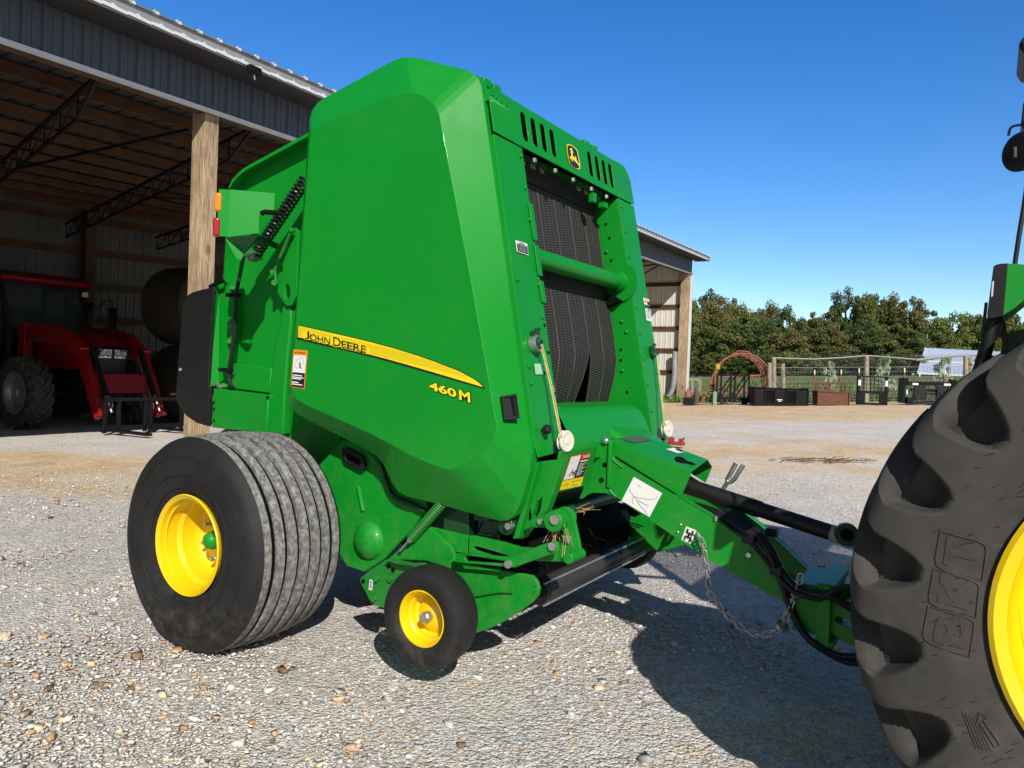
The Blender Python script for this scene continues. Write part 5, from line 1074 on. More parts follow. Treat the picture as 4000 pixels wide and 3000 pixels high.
cw = ay(kL(425, 655), -.85); wd = V((-.62, -.78, -.05)).normalized(); mb = MB(); mb.lathe([(-.06, 0), (-.055, .03), (-.02, .052), (.0, .056), (.004, .05), (.004, 0)], cw, wd, 30); mb.tube(smooth([cw+V((-.03, 0, .05)), cw+V((-.02, 0, .075)), cw+V((.03, 0, .07)), cw+V((.05, 0, .04))]), .004, 6); mb.beam(cw+V((-.02, .01, 0)), V((3.50, -.66, cw.z+.03)), .03, .03); wl_ = mb.build('work_lamp', 'black_plastic', tr)
mb = MB(); mb.lathe([(.0055, 0), (.0055, .044)], cw, wd, 24); mb.build('lamp_glass', mat('smoked_lamp_glass', (.02, .021, .022), .15, var=.1), wl_)
mb = MB(); mb.prism(lp_(((415, 190), (442, 152), (520, 120), (520, 250), (442, 226)), -.9), (0, .25, 0)); mb.prism(lp_(((430, 530), (440, 430), (480, 400), (480, 560), (442, 562)), -.86), (0, .1, 0)); mb.build('cab_roof_corner', 'black_plastic', tr, bevel=.01)
mb = MB(); mb.box((4.15, 0, 1.55), (1.5, 1.35, .6)); mb.build('cab_body', 'green', tr, bevel=.04)
mb = MB()
for x, y in ((3.45, -.68), (3.45, .68), (4.85, -.68), (4.85, .68)): mb.beam((x, y, 1.7), (x+(.06 if x < 4 else -.12), y*.95, 2.78), .08, .07)
split_build(mb, 'cab_post', 'black_plastic', tr)
mb = MB(); mb.box((4.15, 0, 2.85), (1.6, 1.5, .2)); mb.build('cab_roof', 'green', tr, bevel=.06, seg=3)
mb = MB(); mb.box((4.15, 0, 2.28), (1.34, 1.26, .9)); mb.build('cab_glass', 'glass', tr, smooth=False)
mb = MB(); mb.prism([V((4.9, -.38, z)) if 0 else V((x, -.38, z)) for x, z in ((4.9, 1.05), (4.9, 1.75), (6.3, 1.62), (6.75, 1.45), (6.8, 1.0))], (0, .76, 0)); mb.build('hood', 'green', tr, bevel=.06, seg=3)
for s in (-1, 1): lug_tyre(tr, V((6.2, .85*s, .56)), s, .58, .36, .32, 18, 'front_tyre', 'tractor_tyre', k=.75, fine=10)

# ================================================================== POLE BARN
BA = radians(-3.05); BD = V((sin(BA), cos(BA), 0)); BNm = V((cos(BA), -sin(BA), 0)); P0 = V((-6.2, 2.985, 0))
barn = thing('pole_barn', 'long open-fronted pole barn with grey metal eave, wooden posts and black roof trusses', 'barn', (P0.x, P0.y, 0), -BA); OFF[barn] = V((0, 0, 0))
def BW(x, y, z): return P0+BNm*x+BD*y+V((0, 0, z))
def BL(P): d = P-P0; return V((d.dot(BNm), d.dot(BD), P.z))
def bpx(p, x): return BL(onp(p, P0+BNm*x, BNm))
def bend(p, y): return BL(onp(p, P0+BD*y, BD))
YE = 23.75; Y0_ = -14.0; XB = -9.7
def zh(y): return 4.76+.0366*y            # header underside follows the slope of the yard
def ze(y): return zh(y)+.53
RS = .05
def gloc(x, y): w = BW(x, y, 0); return float(gz(w.x, w.y))
# wooden posts
for y, w_ in ((-7.3, .26), (.22, .235), (7.5, .24), (15.5, .24), (YE-.15, .30)):
    mb = MB(); mb.box((-.16, y, (zh(y)+gloc(0, y)-.3)/2), (w_+.02, w_, zh(y)-gloc(0, y)+.3)); mb.build('front_post', 'wood_post', barn, bevel=.006)
# ribbed header and eave
def rib_strip(y0, y1, fn_bot, fn_top, x, pitch=.2286, hgt=.034):
    ys = []; y = y0
    while y < y1:
        ys += [(y, 0), (y+.02, hgt), (y+.045, hgt), (y+.065, 0), (y+.125, 0), (y+.13, hgt*.25), (y+.145, hgt*.25), (y+.15, 0)]; y += pitch
    return [[V((x+d_, yy, fn_bot(yy))) for yy, d_ in ys], [V((x+d_, yy, fn_top(yy))) for yy, d_ in ys]]
mb = MB(); mb.sheet(rib_strip(Y0_, YE, zh, lambda y: ze(y)+.12, .0)); hdr = mb.build('header_siding', 'siding', barn, smooth=False)
mb = MB(); mb.beam((.012, Y0_, zh(Y0_)-.01), (.012, YE, zh(YE)-.01), .05, .055); mb.build('header_trim', 'trim_white', barn, smooth=False)
mb = MB(); mb.beam((-.10, Y0_, zh(Y0_)+.06), (-.10, YE, zh(YE)+.06), .14, .20); mb.beam((-.05, Y0_, zh(Y0_)-.015), (-.05, YE, zh(YE)-.015), .06, .03); mb.build('header_beam', 'wood_dark', barn, smooth=False)
# roof sheet: ribs run from the eave towards the back
ys = []; y = Y0_-.3
while y < YE+.55: ys += [(y, 0), (y+.018, .03), (y+.05, .03), (y+.07, 0)]; y += .3048
def roofrow(x): return [V((x, yy, ze(yy)+.155-RS*(.6-x)+d_)) for yy, d_ in ys]
mb = MB(); mb.sheet([roofrow(.60), roofrow(-5), roofrow(XB-.3)]); rf = mb.build('roof', 'roofmetal', barn, smooth=False)
mb = MB(); mb.sheet([[p+V((0, 0, .006)) for p in roofrow(.67)], [p+V((0, 0, .006)) for p in roofrow(-9.9)]]); y = Y0_-.3
while y < YE+.55: z_ = ze(y)+.155; mb.prism([V((.66, y-.01, z_)), V((.66, y+.012, z_+.038)), V((.66, y+.056, z_+.038)), V((.66, y+.08, z_))], (-.25, 0, 0)); y += .3048
mb.build('roof_sheet', 'roof_rib', barn, smooth=False)
mb = MB(); mb.beam((.62, Y0_-.3, ze(Y0_-.3)+.085), (.62, YE+.55, ze(YE+.55)+.085), .012, .13); mb.beam((.605, Y0_-.3, ze(Y0_-.3)+.012), (.605, YE+.55, ze(YE+.55)+.012), .03, .022); mb.beam((.0, YE+.50, ze(YE)+.08), (.62, YE+.50, ze(YE)+.08), .012, .12); mb.build('eave_trim', 'trim', barn, smooth=False)
mb = MB(); mb.add([V((.62, Y0_, ze(Y0_)+.03)), V((.62, YE+.5, ze(YE+.5)+.03)), V((0.02, YE+.5, ze(YE+.5)+.02)), V((0.02, Y0_, ze(Y0_)+.02))], [(0, 1, 2, 3)]); mb.build('soffit', 'roofmetal', barn, smooth=False)
# pale strip whose scalloped edge imitates the shadow line along the fascia
mb = MB(); y = Y0_
while y < YE: mb.prism([V((.632, y, ze(y)+.055)), V((.632, y+.10, ze(y)+.062)), V((.632, y+.13, ze(y)+.085)), V((.632, y+.17, ze(y)+.06)), V((.632, y+.3048, ze(y)+.055)), V((.632, y+.3048, ze(y)+.02)), V((.632, y, ze(y)+.02))], (.002, 0, 0)); y += .3048
mb.build('fascia_shadow_edge', 'trim_white', barn, smooth=False)
# purlins, trusses, braces
mb = MB()
for k in range(13):
    x = -.55-k*.80; mb.beam((x, Y0_, ze(Y0_)+.04-RS*(.6-x)), (x, YE, ze(YE)+.04-RS*(.6-x)), .05, .17)
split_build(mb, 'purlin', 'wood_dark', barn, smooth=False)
SK = .28                                   # trusses run slightly askew to the eave
for y in [-6.2+2.42*k for k in range(12)]:
    mb = MB(); xs = np.linspace(-.25, XB+.25, 13)
    def tt(x): return V((x, y-SK*x, ze(y)-.46+.056*x*.9+(.0366*-SK*x)))
    def bt(x): return tt(x)-V((0, 0, .33 if x < -.5 else .33*(-.25-x)/.25))
    mb.beam(tt(-.12), tt(XB+.15), .045, .045); pts = [tt(-.25)-V((0, 0, .03))]+[bt(x) for x in xs[1:]]
    for p0_, p1_ in zip(pts, pts[1:]): mb.beam(p0_, p1_, .035, .035)
    for i in range(1, len(xs)):
        mb.beam(bt(xs[i]), tt(xs[i]), .018, .018)
        if i < len(xs)-1: mb.beam(tt(xs[i]), bt(xs[i+1]), .018, .018)
    mb.build('truss', 'black_steel', barn, smooth=False)
mb = MB(); a_ = V((-.2, -.02, zh(0)-.28))
for yb in (-1.36, 1.06): mb.beam(a_ if yb < 0 else V((-.2, 7.4, zh(7.4)-.3)), (-4.2, yb+.28*4.2, ze(yb)-.95), .035, .035)
split_build(mb, 'brace', 'black_steel', barn, smooth=False)
# back wall, end walls with liner and girts
def wall(name, m, a, b, zb, zt, nrm, pitch=.2286, h_=.02):
    a = V(a); b = V(b); L_ = (b-a).length; d = (b-a).normalized(); N_ = V(nrm); rows = [[], []]; t = 0
    while t < L_:
        for o_, q in ((0, 0), (.02, h_), (.045, h_), (.065, 0), (.14, 0), (.145, h_*.3), (.16, h_*.3), (.165, 0)):
            if t+o_ <= L_: p = a+d*(t+o_); rows[0].append(V((p.x, p.y, zb(p.x, p.y)))+N_*q); rows[1].append(V((p.x, p.y, zt(p.x, p.y)))+N_*q)
        t += pitch
    mb = MB(); mb.sheet(rows); return mb.build(name, m, barn, smooth=False)
zb_ = lambda x, y: gloc(x, y)-.15; zt_ = lambda x, y: ze(y)+.12-RS*(.6-x)
wall('back_wall', 'liner_shaded', (XB, Y0_, 0), (XB, YE, 0), zb_, zt_, (1, 0, 0)); wall('end_wall', 'liner', (0, YE, 0), (XB, YE, 0), zb_, zt_, (0, -1, 0)); wall('end_wall', 'liner_shaded', (0, Y0_, 0), (XB, Y0_, 0), zb_, zt_, (0, 1, 0))  # near end wall is out of view, put in to block light
mb = MB()
for z in (.35, 1.2, 2.05, 2.9, 3.75, 4.55): mb.beam((XB+.08, Y0_, z+.0366*Y0_), (XB+.08, YE, z+.0366*YE), .05, .17)
kK = K(2400, 850, .4822)
for yy in (540, 720, 897, 1075, 1253):
    p = bend(kK(505, yy), YE-.05); mb.beam((-.2, YE-.06, p.z), (XB, YE-.06, p.z), .06, .15)
split_build(mb, 'girt', 'wood_dark', barn, smooth=False)
for y in (-9.0, -3.3, 4.3, 9.8, 15.4): mb = MB(); mb.box((XB+.2, y, 2.4), (.18, .26, 6.0)); mb.build('rear_post', 'wood_dark', barn, smooth=False)
mb = MB(); mb.box((.03, YE+.03, (zh(YE)+gloc(0, YE))/2), (.10, .10, zh(YE)-gloc(0, YE))); mb.build('corner_trim', 'trim_white', barn, smooth=False)
# floodlight under the eave
fl_ = BW(.66, .32, ze(.3)+.0)
fd = thing('floodlight', 'small black floodlight fixed under the barn eave left of the baler', 'floodlight', fl_)
mb = MB(); mb.box(fl_+V((.0, 0, -.03)), (.07, .20, .10)); 
for k_ in range(6): mb.box(fl_+V((.04, -.08+.03*k_, -.03)), (.02, .008, .09))
mb.build('lamp_body', 'black_steel', fd, smooth=False, bevel=.003)
mb = MB(); mb.tube([fl_+V((0, 0, -.07)), fl_+V((.02, .0, -.16))], .012, 7); mb.box(fl_+V((-.03, 0, .03)), (.03, .05, .05)); mb.build('lamp_arm', 'steel', fd)

# hay bales stacked in the barn
def bale(x, y, z, lab, r=.85):
    w = BW(x, y, gloc(x, y)+z); mb = MB(); L_ = 1.4
    o = thing('hay_bale', lab, 'hay bale', (w.x, w.y, w.z), -BA, 'round hay bales in the barn'); OFF[o] = V((0, 0, 0))
    mb.lathe([(-L_/2, 0), (-L_/2, r*.5), (-L_/2+.02, r*.9), (-L_/2+.08, r*.985), (-.3, r), (.3, r), (L_/2-.08, r*.985), (L_/2-.02, r*.9), (L_/2, r*.5), (L_/2, 0)], (0, 0, r), (1, 0, 0), 40)
    rn = random.Random(int(x*100+y*10+z)); mb.v = [p*(1+rn.uniform(-.006, .006)) for p in mb.v]
    mb.build('bale_body', 'hay', o)
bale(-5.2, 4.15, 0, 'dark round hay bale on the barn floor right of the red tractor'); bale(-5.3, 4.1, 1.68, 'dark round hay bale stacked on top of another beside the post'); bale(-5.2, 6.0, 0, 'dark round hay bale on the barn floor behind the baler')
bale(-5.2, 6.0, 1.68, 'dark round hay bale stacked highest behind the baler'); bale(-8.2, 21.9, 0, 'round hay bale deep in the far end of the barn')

# corrugated drain pipe leaning in the far bay
pw = [bend(kK(x, y), YE-.35) for x, y in ((490, 1085), (488, 1180), (485, 1290), (475, 1370), (455, 1425), (435, 1450))]
pp = thing('drain_pipe', 'ribbed grey plastic pipe curving down the inside of the far barn wall', 'pipe', BW(pw[-1].x, pw[-1].y, pw[-1].z))
W_ = [BW(*p) for p in smooth(pw, 14)]; mb = MB(); mb.tube(W_, [.10+.012*(i % 2) for i in range(len(W_))], 12); mb.build('pipe_body', 'pipe', pp)

# ================================================================== RED TRACTOR
RTW = BW(-5.75, 2.0, 0); RTW.z = gloc(-5.75, 2.0)
red = thing('red_tractor', 'dark red tractor with front loader and pallet forks parked in the shade of the barn', 'tractor', (0, 0, 0)); OFF[red] = V((0, 0, 0))
red.location = RTW; red.rotation_euler = (0, 0, -BA+radians(-2)); red.scale = (1.07, 1.07, 1.07)
for s in (-1, 1):
    lug_tyre(red, V((0, (1.02 if s < 0 else .92)*s, .62)), s, .64, .38, .36, 17, 'front_tyre', 'tractor_tyre', rim_m='silver', k=.8, fine=14); lug_tyre(red, V((-2.45, .98*s, .85)), s, .87, .5, .5, 20, 'rear_tyre', 'tractor_tyre', rim_m='silver', fine=10)
mb = MB(); mb.box((-1.0, 0, .78), (2.6, .5, .42)); mb.tube([V((0, -.8, .6)), V((0, .8, .6))], .09, 10); mb.box((-2.45, 0, .85), (.5, 1.6, .35)); mb.box((.62, 0, .9), (.16, .7, .8)); mb.build('chassis', 'black_steel', red, bevel=.02)
hp = [(-1.35, 1.78), (-.6, 1.78), (.1, 1.72), (.55, 1.64), (.80, 1.52), (.86, 1.48)]
rows = []
for x, z in hp: w_ = .33 if x < .3 else .33-.06*(x-.3)/.56; rows.append([V((x, -w_, 1.05)), V((x, -w_, z-.16)), V((x, -w_*.86, z-.04)), V((x, -w_*.5, z)), V((x, w_*.5, z)), V((x, w_*.86, z-.04)), V((x, w_, z-.16)), V((x, w_, 1.05))])
mb = MB(); mb.sheet(rows); hd_ = mb.build('hood', 'red', red, ang=30)
mb = MB(); mb.prism([V((.66, -.30, .75)), V((.80, -.29, .75)), V((.86, -.28, 1.44)), V((.66, -.30, 1.44))], (0, .58, 0)); mb.build('grille', 'black_plastic', red, bevel=.02)
for s in (-1, 1):
    mb = MB(); mb.prism([V((.855, .03*s, 1.27)), V((.845, .25*s, 1.27)), V((.80, .285*s, 1.30)), V((.80, .285*s, 1.40)), V((.86, .25*s, 1.42)), V((.87, .03*s, 1.42))], (.02, 0, 0)); hl = mb.build('headlight', 'lens', red, bevel=.006)
    for yy in (.08, .19): mb = MB(); mb.lathe([(.0, .06), (.012, .055), (.002, .02), (.002, 0)], V((.885, yy*s, 1.345)), (1, 0, 0), 18); mb.build('lamp_bowl', 'silver', hl)
vs_, _f = text_loops('FARMALL 115U', 1, .02)
mb = MB(); put_text(mb, 'CASE IH  FARMALL 115U', V((-1.1, -.40, 1.52)), V((1.25, 0, 0)), V((0, 0, .075)), (0, -1, 0), .006, .02); mb.build('hood_lettering', 'decal_grey', hd_, smooth=False)
# cab
cabx = [(-2.95, 1.25), (-2.95, 2.62), (-1.55, 2.66), (-1.22, 1.75), (-1.22, 1.25)]
mb = MB()
for s in (-1, 1):
    for (xa, za), (xb, zb) in zip(cabx, cabx[1:]): mb.beam((xa, .74*s, za), (xb, .74*s, zb), .07, .07)
    mb.beam((-2.1, .75*s, 1.2), (-2.1, .75*s, 2.62), .05, .05)
mb.beam((-1.22, -.74, 1.75), (-1.22, .74, 1.75), .05, .05); mb.box((-2.1, 0, 1.1), (1.7, 1.5, .35)); mb.build('cab_frame', 'black_plastic', red, smooth=False)
mb = MB(); mb.add([V((-1.54, -.71, 2.64)), V((-1.54, .71, 2.64)), V((-1.21, .71, 1.76)), V((-1.21, -.71, 1.76))], [(0, 1, 2, 3)]); mb.build('windscreen', 'glass', red, smooth=False)
for s in (-1, 1): mb = MB(); mb.add([V((x, .73*s, z)) for x, z in cabx], [tuple(range(5))]); mb.build('side_window', 'glass', red, smooth=False)
mb = MB(); mb.prism([V((-3.1, -.85, 2.66)), V((-3.05, -.85, 2.82)), V((-2.3, -.85, 2.90)), V((-1.6, -.85, 2.86)), V((-1.28, -.85, 2.74)), V((-1.3, -.85, 2.66))], (0, 1.7, 0)); mb.build('cab_roof', 'red', red, bevel=.05, seg=3)
mb = MB(); mb.box((-2.35, 0, 1.75), (.45, .5, .9)); mb.tube(smooth([V((-1.75, -.2, 1.75)), V((-1.72, -.2, 1.95)), V((-1.72, .2, 1.95)), V((-1.75, .2, 1.75))]), .02, 8); mb.build('driver_seat', 'black_plastic', red, bevel=.05)
for s in (-1, 1): mb = MB(); mb.sheet([[V((-2.45+1.0*cos(a_), .72*s, .85+1.0*sin(a_))), V((-2.45+1.0*cos(a_), 1.25*s, .85+1.0*sin(a_)))] for a_ in np.linspace(radians(20), radians(150), 14)]); o = mb.build('fender', 'black_plastic', red); so = o.modifiers.new('thickness', 'SOLIDIFY'); so.thickness = .03
for s in (-1, 1):
    mb = MB(); mb.tube(smooth([V((-1.5, .78*s, 2.45)), V((-1.4, .88*s, 2.28)), V((-1.4, 1.05*s, 2.3)), V((-1.4, 1.15*s, 2.45)), V((-1.4, 1.30*s, 2.44)), V((-1.4, 1.32*s, 2.3))]), .012, 7); mr = mb.build('mirror_arm', 'black_steel', red); mb = MB(); mb.box((-1.4, 1.32*s, 2.08), (.06, .2, .46)); mb.build('mirror', 'black_plastic', mr, bevel=.03, seg=3)
mb = MB(); mb.box((-1.32, .70, 2.52), (.08, .10, .10)); mb.build('cab_lamp', 'lens', red, bevel=.01)
mb = MB(); mb.box((-1.3, -1.02, 1.55), (.06, .24, .09)); mb.build('amber_lamp', 'amber', red, bevel=.01)
mb = MB(); mb.tube(smooth([V((-.9, .55, 1.5)), V((-.9, .55, 2.1)), V((-.86, .55, 2.25)), V((-.78, .55, 2.32))]), .045, 10); mb.build('exhaust', 'black_steel', red)
# loader
for s in (-1, 1):
    y = .55*s; arm_ = [(-1.05, 1.80), (-.2, 1.86), (.55, 1.72), (.95, 1.45), (1.30, .85), (1.55, .30), (1.38, .22), (1.08, .75), (.78, 1.25), (.42, 1.44), (-.2, 1.55), (-1.05, 1.60)]
    mb = MB(); mb.prism([V((x, y-.05, z)) for x, z in arm_], (0, .10, 0)); la_ = mb.build('loader_arm', 'red', red, bevel=.012)
    mb = MB(); mb.cyl(V((.98, y+.11*s*-1, 1.46)), V((1.46, y+.11*s*-1, .62)), .045, 12); mb.build('loader_cylinder', 'black_steel', la_)
    mb = MB(); mb.cyl(V((1.40, y-.11*s, .72)), V((1.62, y-.11*s, .36)), .024, 10); mb.tube(smooth([V((1.0, y-.16*s, 1.3)), V((1.3, y-.16*s, .8)), V((1.52, y-.18*s, .5)), V((1.48, y-.14*s, .38))]), .010, 6); mb.build('cylinder_rod', 'steel', la_)
    mb = MB(); mb.box((-1.0, y, 1.35), (.22, .16, 1.0)); mb.build('loader_post', 'red', red, bevel=.01)
    mb = MB()
    for x, z in ((.95, 1.42), (1.48, .30), (-1.0, 1.70)): mb.cyl(V((x, y-.10, z)), V((x, y+.10, z)), .04, 12)
    split_build(mb, 'loader_pin', 'red', la_)
mb = MB(); mb.prism([V((1.14, -.51, 1.0)), V((1.24, -.51, 1.0)), V((1.36, -.51, .68)), V((1.26, -.51, .66))], (0, 1.02, 0)); mb.build('cross_beam', 'red', red, bevel=.01)
mb = MB(); z0 = .02
for y in (-.62, -.38, .10, .20, .80): mb.box((1.72, y, z0+.30), (.05, .06, .60))
mb.box((1.72, .09, .58), (.06, 1.48, .06)); mb.box((1.72, .09, .10), (.05, 1.44, .08)); mb.box((1.70, .15, .45), (.05, .16, .35)); 
for y in (-.45, .45): mb.box((2.2, y, .06), (1.0, .10, .045))
mb.build('pallet_forks', 'black_steel', red, smooth=False, bevel=.006)
mb = MB(); mb.tube([V((1.66, .62, .66)), V((1.66, 1.35, .66))], .02, 8); mb.build('pin_bar', 'rust', red)

# ================================================================== YARD EDGE: ATTACHMENTS, FENCE, SHED
def frame_at(px, depth):
    P = gpt(px, depth); s = FOC/depth; return P, s
def item(name, label, cat, px0, px1, depth, group=None):
    # a thing facing the yard: local x runs to the right, y away, z up; returns root and its width in metres
    a = gpt(px0, depth); b = gpt(px1, depth); c = (a+b)/2; d = b-a
    o = thing(name, label, cat, c, atan2(d.y, d.x), group); OFF[o] = V((0, 0, 0)); return o, d.length
DP = 27.0
q = lambda x: kQ(x, 0)[0]
# black box bucket
o, w = item('black_bucket', 'long black steel bucket attachment with two square openings, lying at the yard edge', 'bucket attachment', q(660), q(985), DP); h = .62; hw = w/2
mb = MB(); mb.prism([V((-hw, .0, 0)), V((-hw, .0, h*.86)), V((-hw, .12, h)), V((-hw, .75, h)), V((-hw, .6, 0))], (w*.93, 0, 0)); body = mb.build('bucket_shell', 'black_steel', o, smooth=False, bevel=.01)
mb = MB(); mb.prism([V((hw-.14, -.03, 0)), V((hw-.14, -.03, h*.9)), V((hw-.14, .12, h+.02)), V((hw-.14, .8, h+.02)), V((hw, .7, 0))], (.05, 0, 0)); mb.prism([V((-hw-.005, -.03, 0)), V((-hw-.005, -.03, h*.9)), V((-hw-.005, .12, h+.02)), V((-hw-.005, .7, h+.02)), V((-hw-.005, .6, 0))], (.03, 0, 0)); split_build(mb, 'end_plate', 'black_steel', o, smooth=False)
for x in (-.47, .28):
    mb = MB(); mb.box((x, -.02, h*.86), (.40, .06, .05)); mb.box((x-.17, -.02, h*.5), (.04, .06, h*.75)); mb.box((x+.17, -.02, h*.5), (.04, .06, h*.75)); fr__ = mb.build('socket_frame', 'black_steel', o, smooth=False, bevel=.004)
    mb = MB(); mb.box((x, -.006, h*.47), (.30, .01, h*.62)); mb.build('socket', 'dark', fr__, smooth=False)
mb = MB(); mb.box((-.12, -.004, .20), (.19, .006, .03)); mb.box((-.12, -.004, .15), (.10, .006, .025)); mb.build('bucket_marking', 'decal_white', body, smooth=False)
# rusty bucket
o, w = item('rusty_bucket', 'short rusty brown bucket with an upright rail frame behind it', 'bucket attachment', q(1020), q(1205), DP); hw = w/2
mb = MB(); mb.prism([V((-hw, 0, 0)), V((-hw, 0, .46)), V((-hw, .10, .50)), V((-hw, .5, .5)), V((-hw, .4, 0))], (w, 0, 0)); mb.build('bucket_shell', 'rust', o, smooth=False, bevel=.008)
mb = MB()
for x in (-hw, hw-.03): mb.box((x+.015, -.02, .25), (.04, .05, .5))
mb.box((0, .0, .475), (w, .06, .03)); mb.build('bucket_edge', 'rust', o, smooth=False)
mb = MB()
for x in (-hw+.1, -.05, .05, hw-.1, hw+.04): mb.box((x, .45, .4), (.05, .05, .8))
mb.box((.05, .45, .78), (w+.25, .06, .06)); mb.box((0, .45, .66), (w*.8, .04, .04)); mb.prism([V((-.1, .42, .5)), V((.1, .42, .5)), V((0, .42, .68))], (0, .05, 0)); mb.build('rail_frame', 'rust', o, smooth=False)
# pallet fork frame
o, w = item('fork_frame', 'upright black pallet fork frame with a grid guard and small white stickers', 'fork frame', q(1250), q(1425), DP); hw = w/2; h = 1.24*.83
mb = MB()
for x in (-hw+.04, hw-.04): mb.box((x, .05, h/2), (.09, .10, h)); mb.box((x*.74, .03, .22), (.22, .06, .40))
for z, t in ((h-.02, .05), (h*.44, .09), (.04, .08)): mb.box((0, .04, z), (w, .08, t))
mb.build('frame', 'black_steel', o, smooth=False, bevel=.006)
mb = MB()
for k in range(6): mb.box((-hw*.62+k*w*.62/5, .04, h*.72), (.018, .018, h*.5))
for z in (.58, .72, .86): mb.box((0, .04, h*z), (w*.75, .018, .018))
mb.build('grid_guard', 'black_steel', o, smooth=False)
for x in (-hw+.06, hw-.06): mb = MB(); mb.box((x, -.004, h*.76), (.09, .006, .2)); split_build(mb, 'sticker', 'decal_white', o, smooth=False)
# black grapple / coupler
o, w = item('grapple_attachment', 'wide black hydraulic attachment with a crossbar, hoses and clamp ends, rightmost in the row', 'attachment', q(1505), q(1815), DP); hw = w/2; h = .92
mb = MB()
for s in (-1, 1):
    mb.box((s*(hw-.05), .1, h*.48), (.10, .35, h*.9)); mb.box((s*(hw-.12), .05, h*.93), (.16, .22, .16)); mb.cyl(V((s*(hw-.05), -.1, h*.95)), V((s*(hw-.05), .3, h*.95)), .05, 10); mb.box((s*(hw-.24), .0, .12), (.2, .3, .22))
mb.beam((-hw+.15, .05, h*.80), (hw-.15, .05, h*.84), .13, .14); mb.box((0, .1, h*.56), (w*.62, .10, .10)); mb.build('frame', 'black_steel', o, smooth=False, bevel=.012)
mb = MB()
for x in (-.32, .50): mb.box((x, .0, .36), (.46, .12, .40)); mb.box((x, .02, .60), (.40, .10, .16))
mb.box((.06, .05, .40), (.5, .05, .08)); mb.box((.0, .0, .06), (1.3, .3, .08)); split_build(mb, 'clamp_plate', 'black_plastic', o, smooth=False, bevel=.01)
mb = MB()
for s in (-1, 1): mb.tube(smooth([V((s*.70, -.05, .75)), V((s*.62, -.15, .4)), V((s*.5, -.12, .18)), V((s*.4, -.08, .3)), V((s*.3, -.05, .55))]), .014, 6)
split_build(mb, 'hose', 'black_plastic', o)
mb = MB(); mb.box((-.52, -.06, .72), (.2, .01, .07)); mb.box((.62, -.06, .74), (.24, .01, .07)); mb.box((-.82, -.09, .42), (.04, .01, .15)); split_build(mb, 'sticker', 'decal_white', o, smooth=False)
# black cart
o, w = item('black_cart', 'black steel frame cart on small wheels with diagonal braces', 'cart', q(462), q(622), DP+1.2); hw = w/2
mb = MB(); h = 1.0
for x in (-hw, 0, hw):
    for y in (0, .55): mb.box((x, y, h/2+.1), (.06, .06, h))
for y in (0, .55): mb.box((0, y, h+.08), (w+.06, .06, .06)); mb.box((0, y, .2), (w+.06, .08, .08))
for y in (0, .55): mb.beam((-hw, y, .22), (0, y, h+.05), .045, .045); mb.beam((0, y, .22), (hw, y, h+.05), .045, .045)
for x in (-hw, hw): mb.box((x, .27, h+.08), (.06, .55, .06)); mb.box((x, .27, .2), (.06, .55, .06))
mb.box((0, .27, .24), (w, .55, .03)); mb.build('frame', 'black_steel', o, smooth=False)
for x in (-hw+.05, .35, hw-.1):
    mb = MB(); mb.cyl(V((x, -.04, .09)), V((x, .02, .09)), .09, 14); mb.build('wheel', 'rubber', o)
# faded red hay hoop
c_ = gpt(q(585), DP+2.6); o, w = item('hoop_rack', 'tall faded red pipe hoop of an old hay feeder', 'hay feeder', q(430), q(742), DP+2.6); R_ = w/2
mb = MB()
for dy, rs in ((0, 1.0), (.5, .95)):
    mb.tube([V((R_*rs*cos(a_), dy, .95+R_*rs*sin(a_)*.92)) for a_ in np.linspace(-.55, pi+.55, 34)], .033, 8)
    mb.tube([V((R_*rs*.90*cos(a_), dy, .95+R_*rs*.86*sin(a_))) for a_ in np.linspace(-.5, pi*.42, 18)], .024, 7)
for a_ in np.linspace(0, pi, 9): mb.tube([V((R_*cos(a_), 0, .95+R_*.92*sin(a_))), V((R_*.95*cos(a_), .5, .95+R_*.95*.92*sin(a_)))], .018, 6)
mb.tube([V((-.42, 0, .95+R_*.86)), V((-.2, 0, 1.05+R_*.92)), V((.18, 0, 1.02+R_*.92)), V((.35, 0, .95+R_*.86))], .025, 7); mb.build('hoop', 'red_rail', o)
mb = MB()
for z in (.95, .30): mb.tube([V((-R_, 0, z)), V((R_, .1, z+.18))], .028, 7); mb.tube([V((-R_, .5, z)), V((R_, .6, z+.12))], .025, 7)
for k in range(4):
    x = -R_+.1+k*.72; mb.tube([V((x, 0, .15)), V((x+.6, 0, .95))], .018, 6); mb.tube([V((x+.6, 0, .15)), V((x, 0, .95))], .018, 6)
for x in (-R_, R_): mb.tube([V((x, 0, 0)), V((x, 0, 1.0))], .03, 7); mb.tube([V((x, .5, 0)), V((x, .5, 1.0))], .03, 7)
mb.build('rail', 'red_rail', o)
# post-hole auger with its yellow boom
o, w = item('post_auger', 'post-hole auger with a yellow slanted boom and black screw beside the barn', 'auger', q(352), q(430), DP+1.0)
mb = MB(); mb.tube([V((-.22, .1, .05)), V((.26, .0, 1.35))], [.06, .05], 8); mb.tube(smooth([V((-.34, 0, .3)), V((-.18, 0, .42)), V((0, 0, .3)), V((.15, 0, .32))]), .03, 7); mb.build('boom', mat('worn_yellow_boom', (.20, .12, .035), .7, var=.3), o)
mb = MB(); mb.box((.30, 0, 1.42), (.16, .16, .2)); mb.build('gearbox', mat('faded_yellow_enamel', (.42, .24, .03), .6), o, bevel=.02)
mb = MB(); N = 60; pts = []
for k in range(N): a_ = k*.63; z = .1+k*.0115; pts.append([V((.17+.02*cos(a_), .02*sin(a_), z)), V((.17+.15*cos(a_), .15*sin(a_), z))])
mb.sheet(pts); mb.tube([V((.17, 0, 0)), V((.17, 0, 1.3))], .025, 8); mb.build('screw', 'black_steel', o, ang=60)
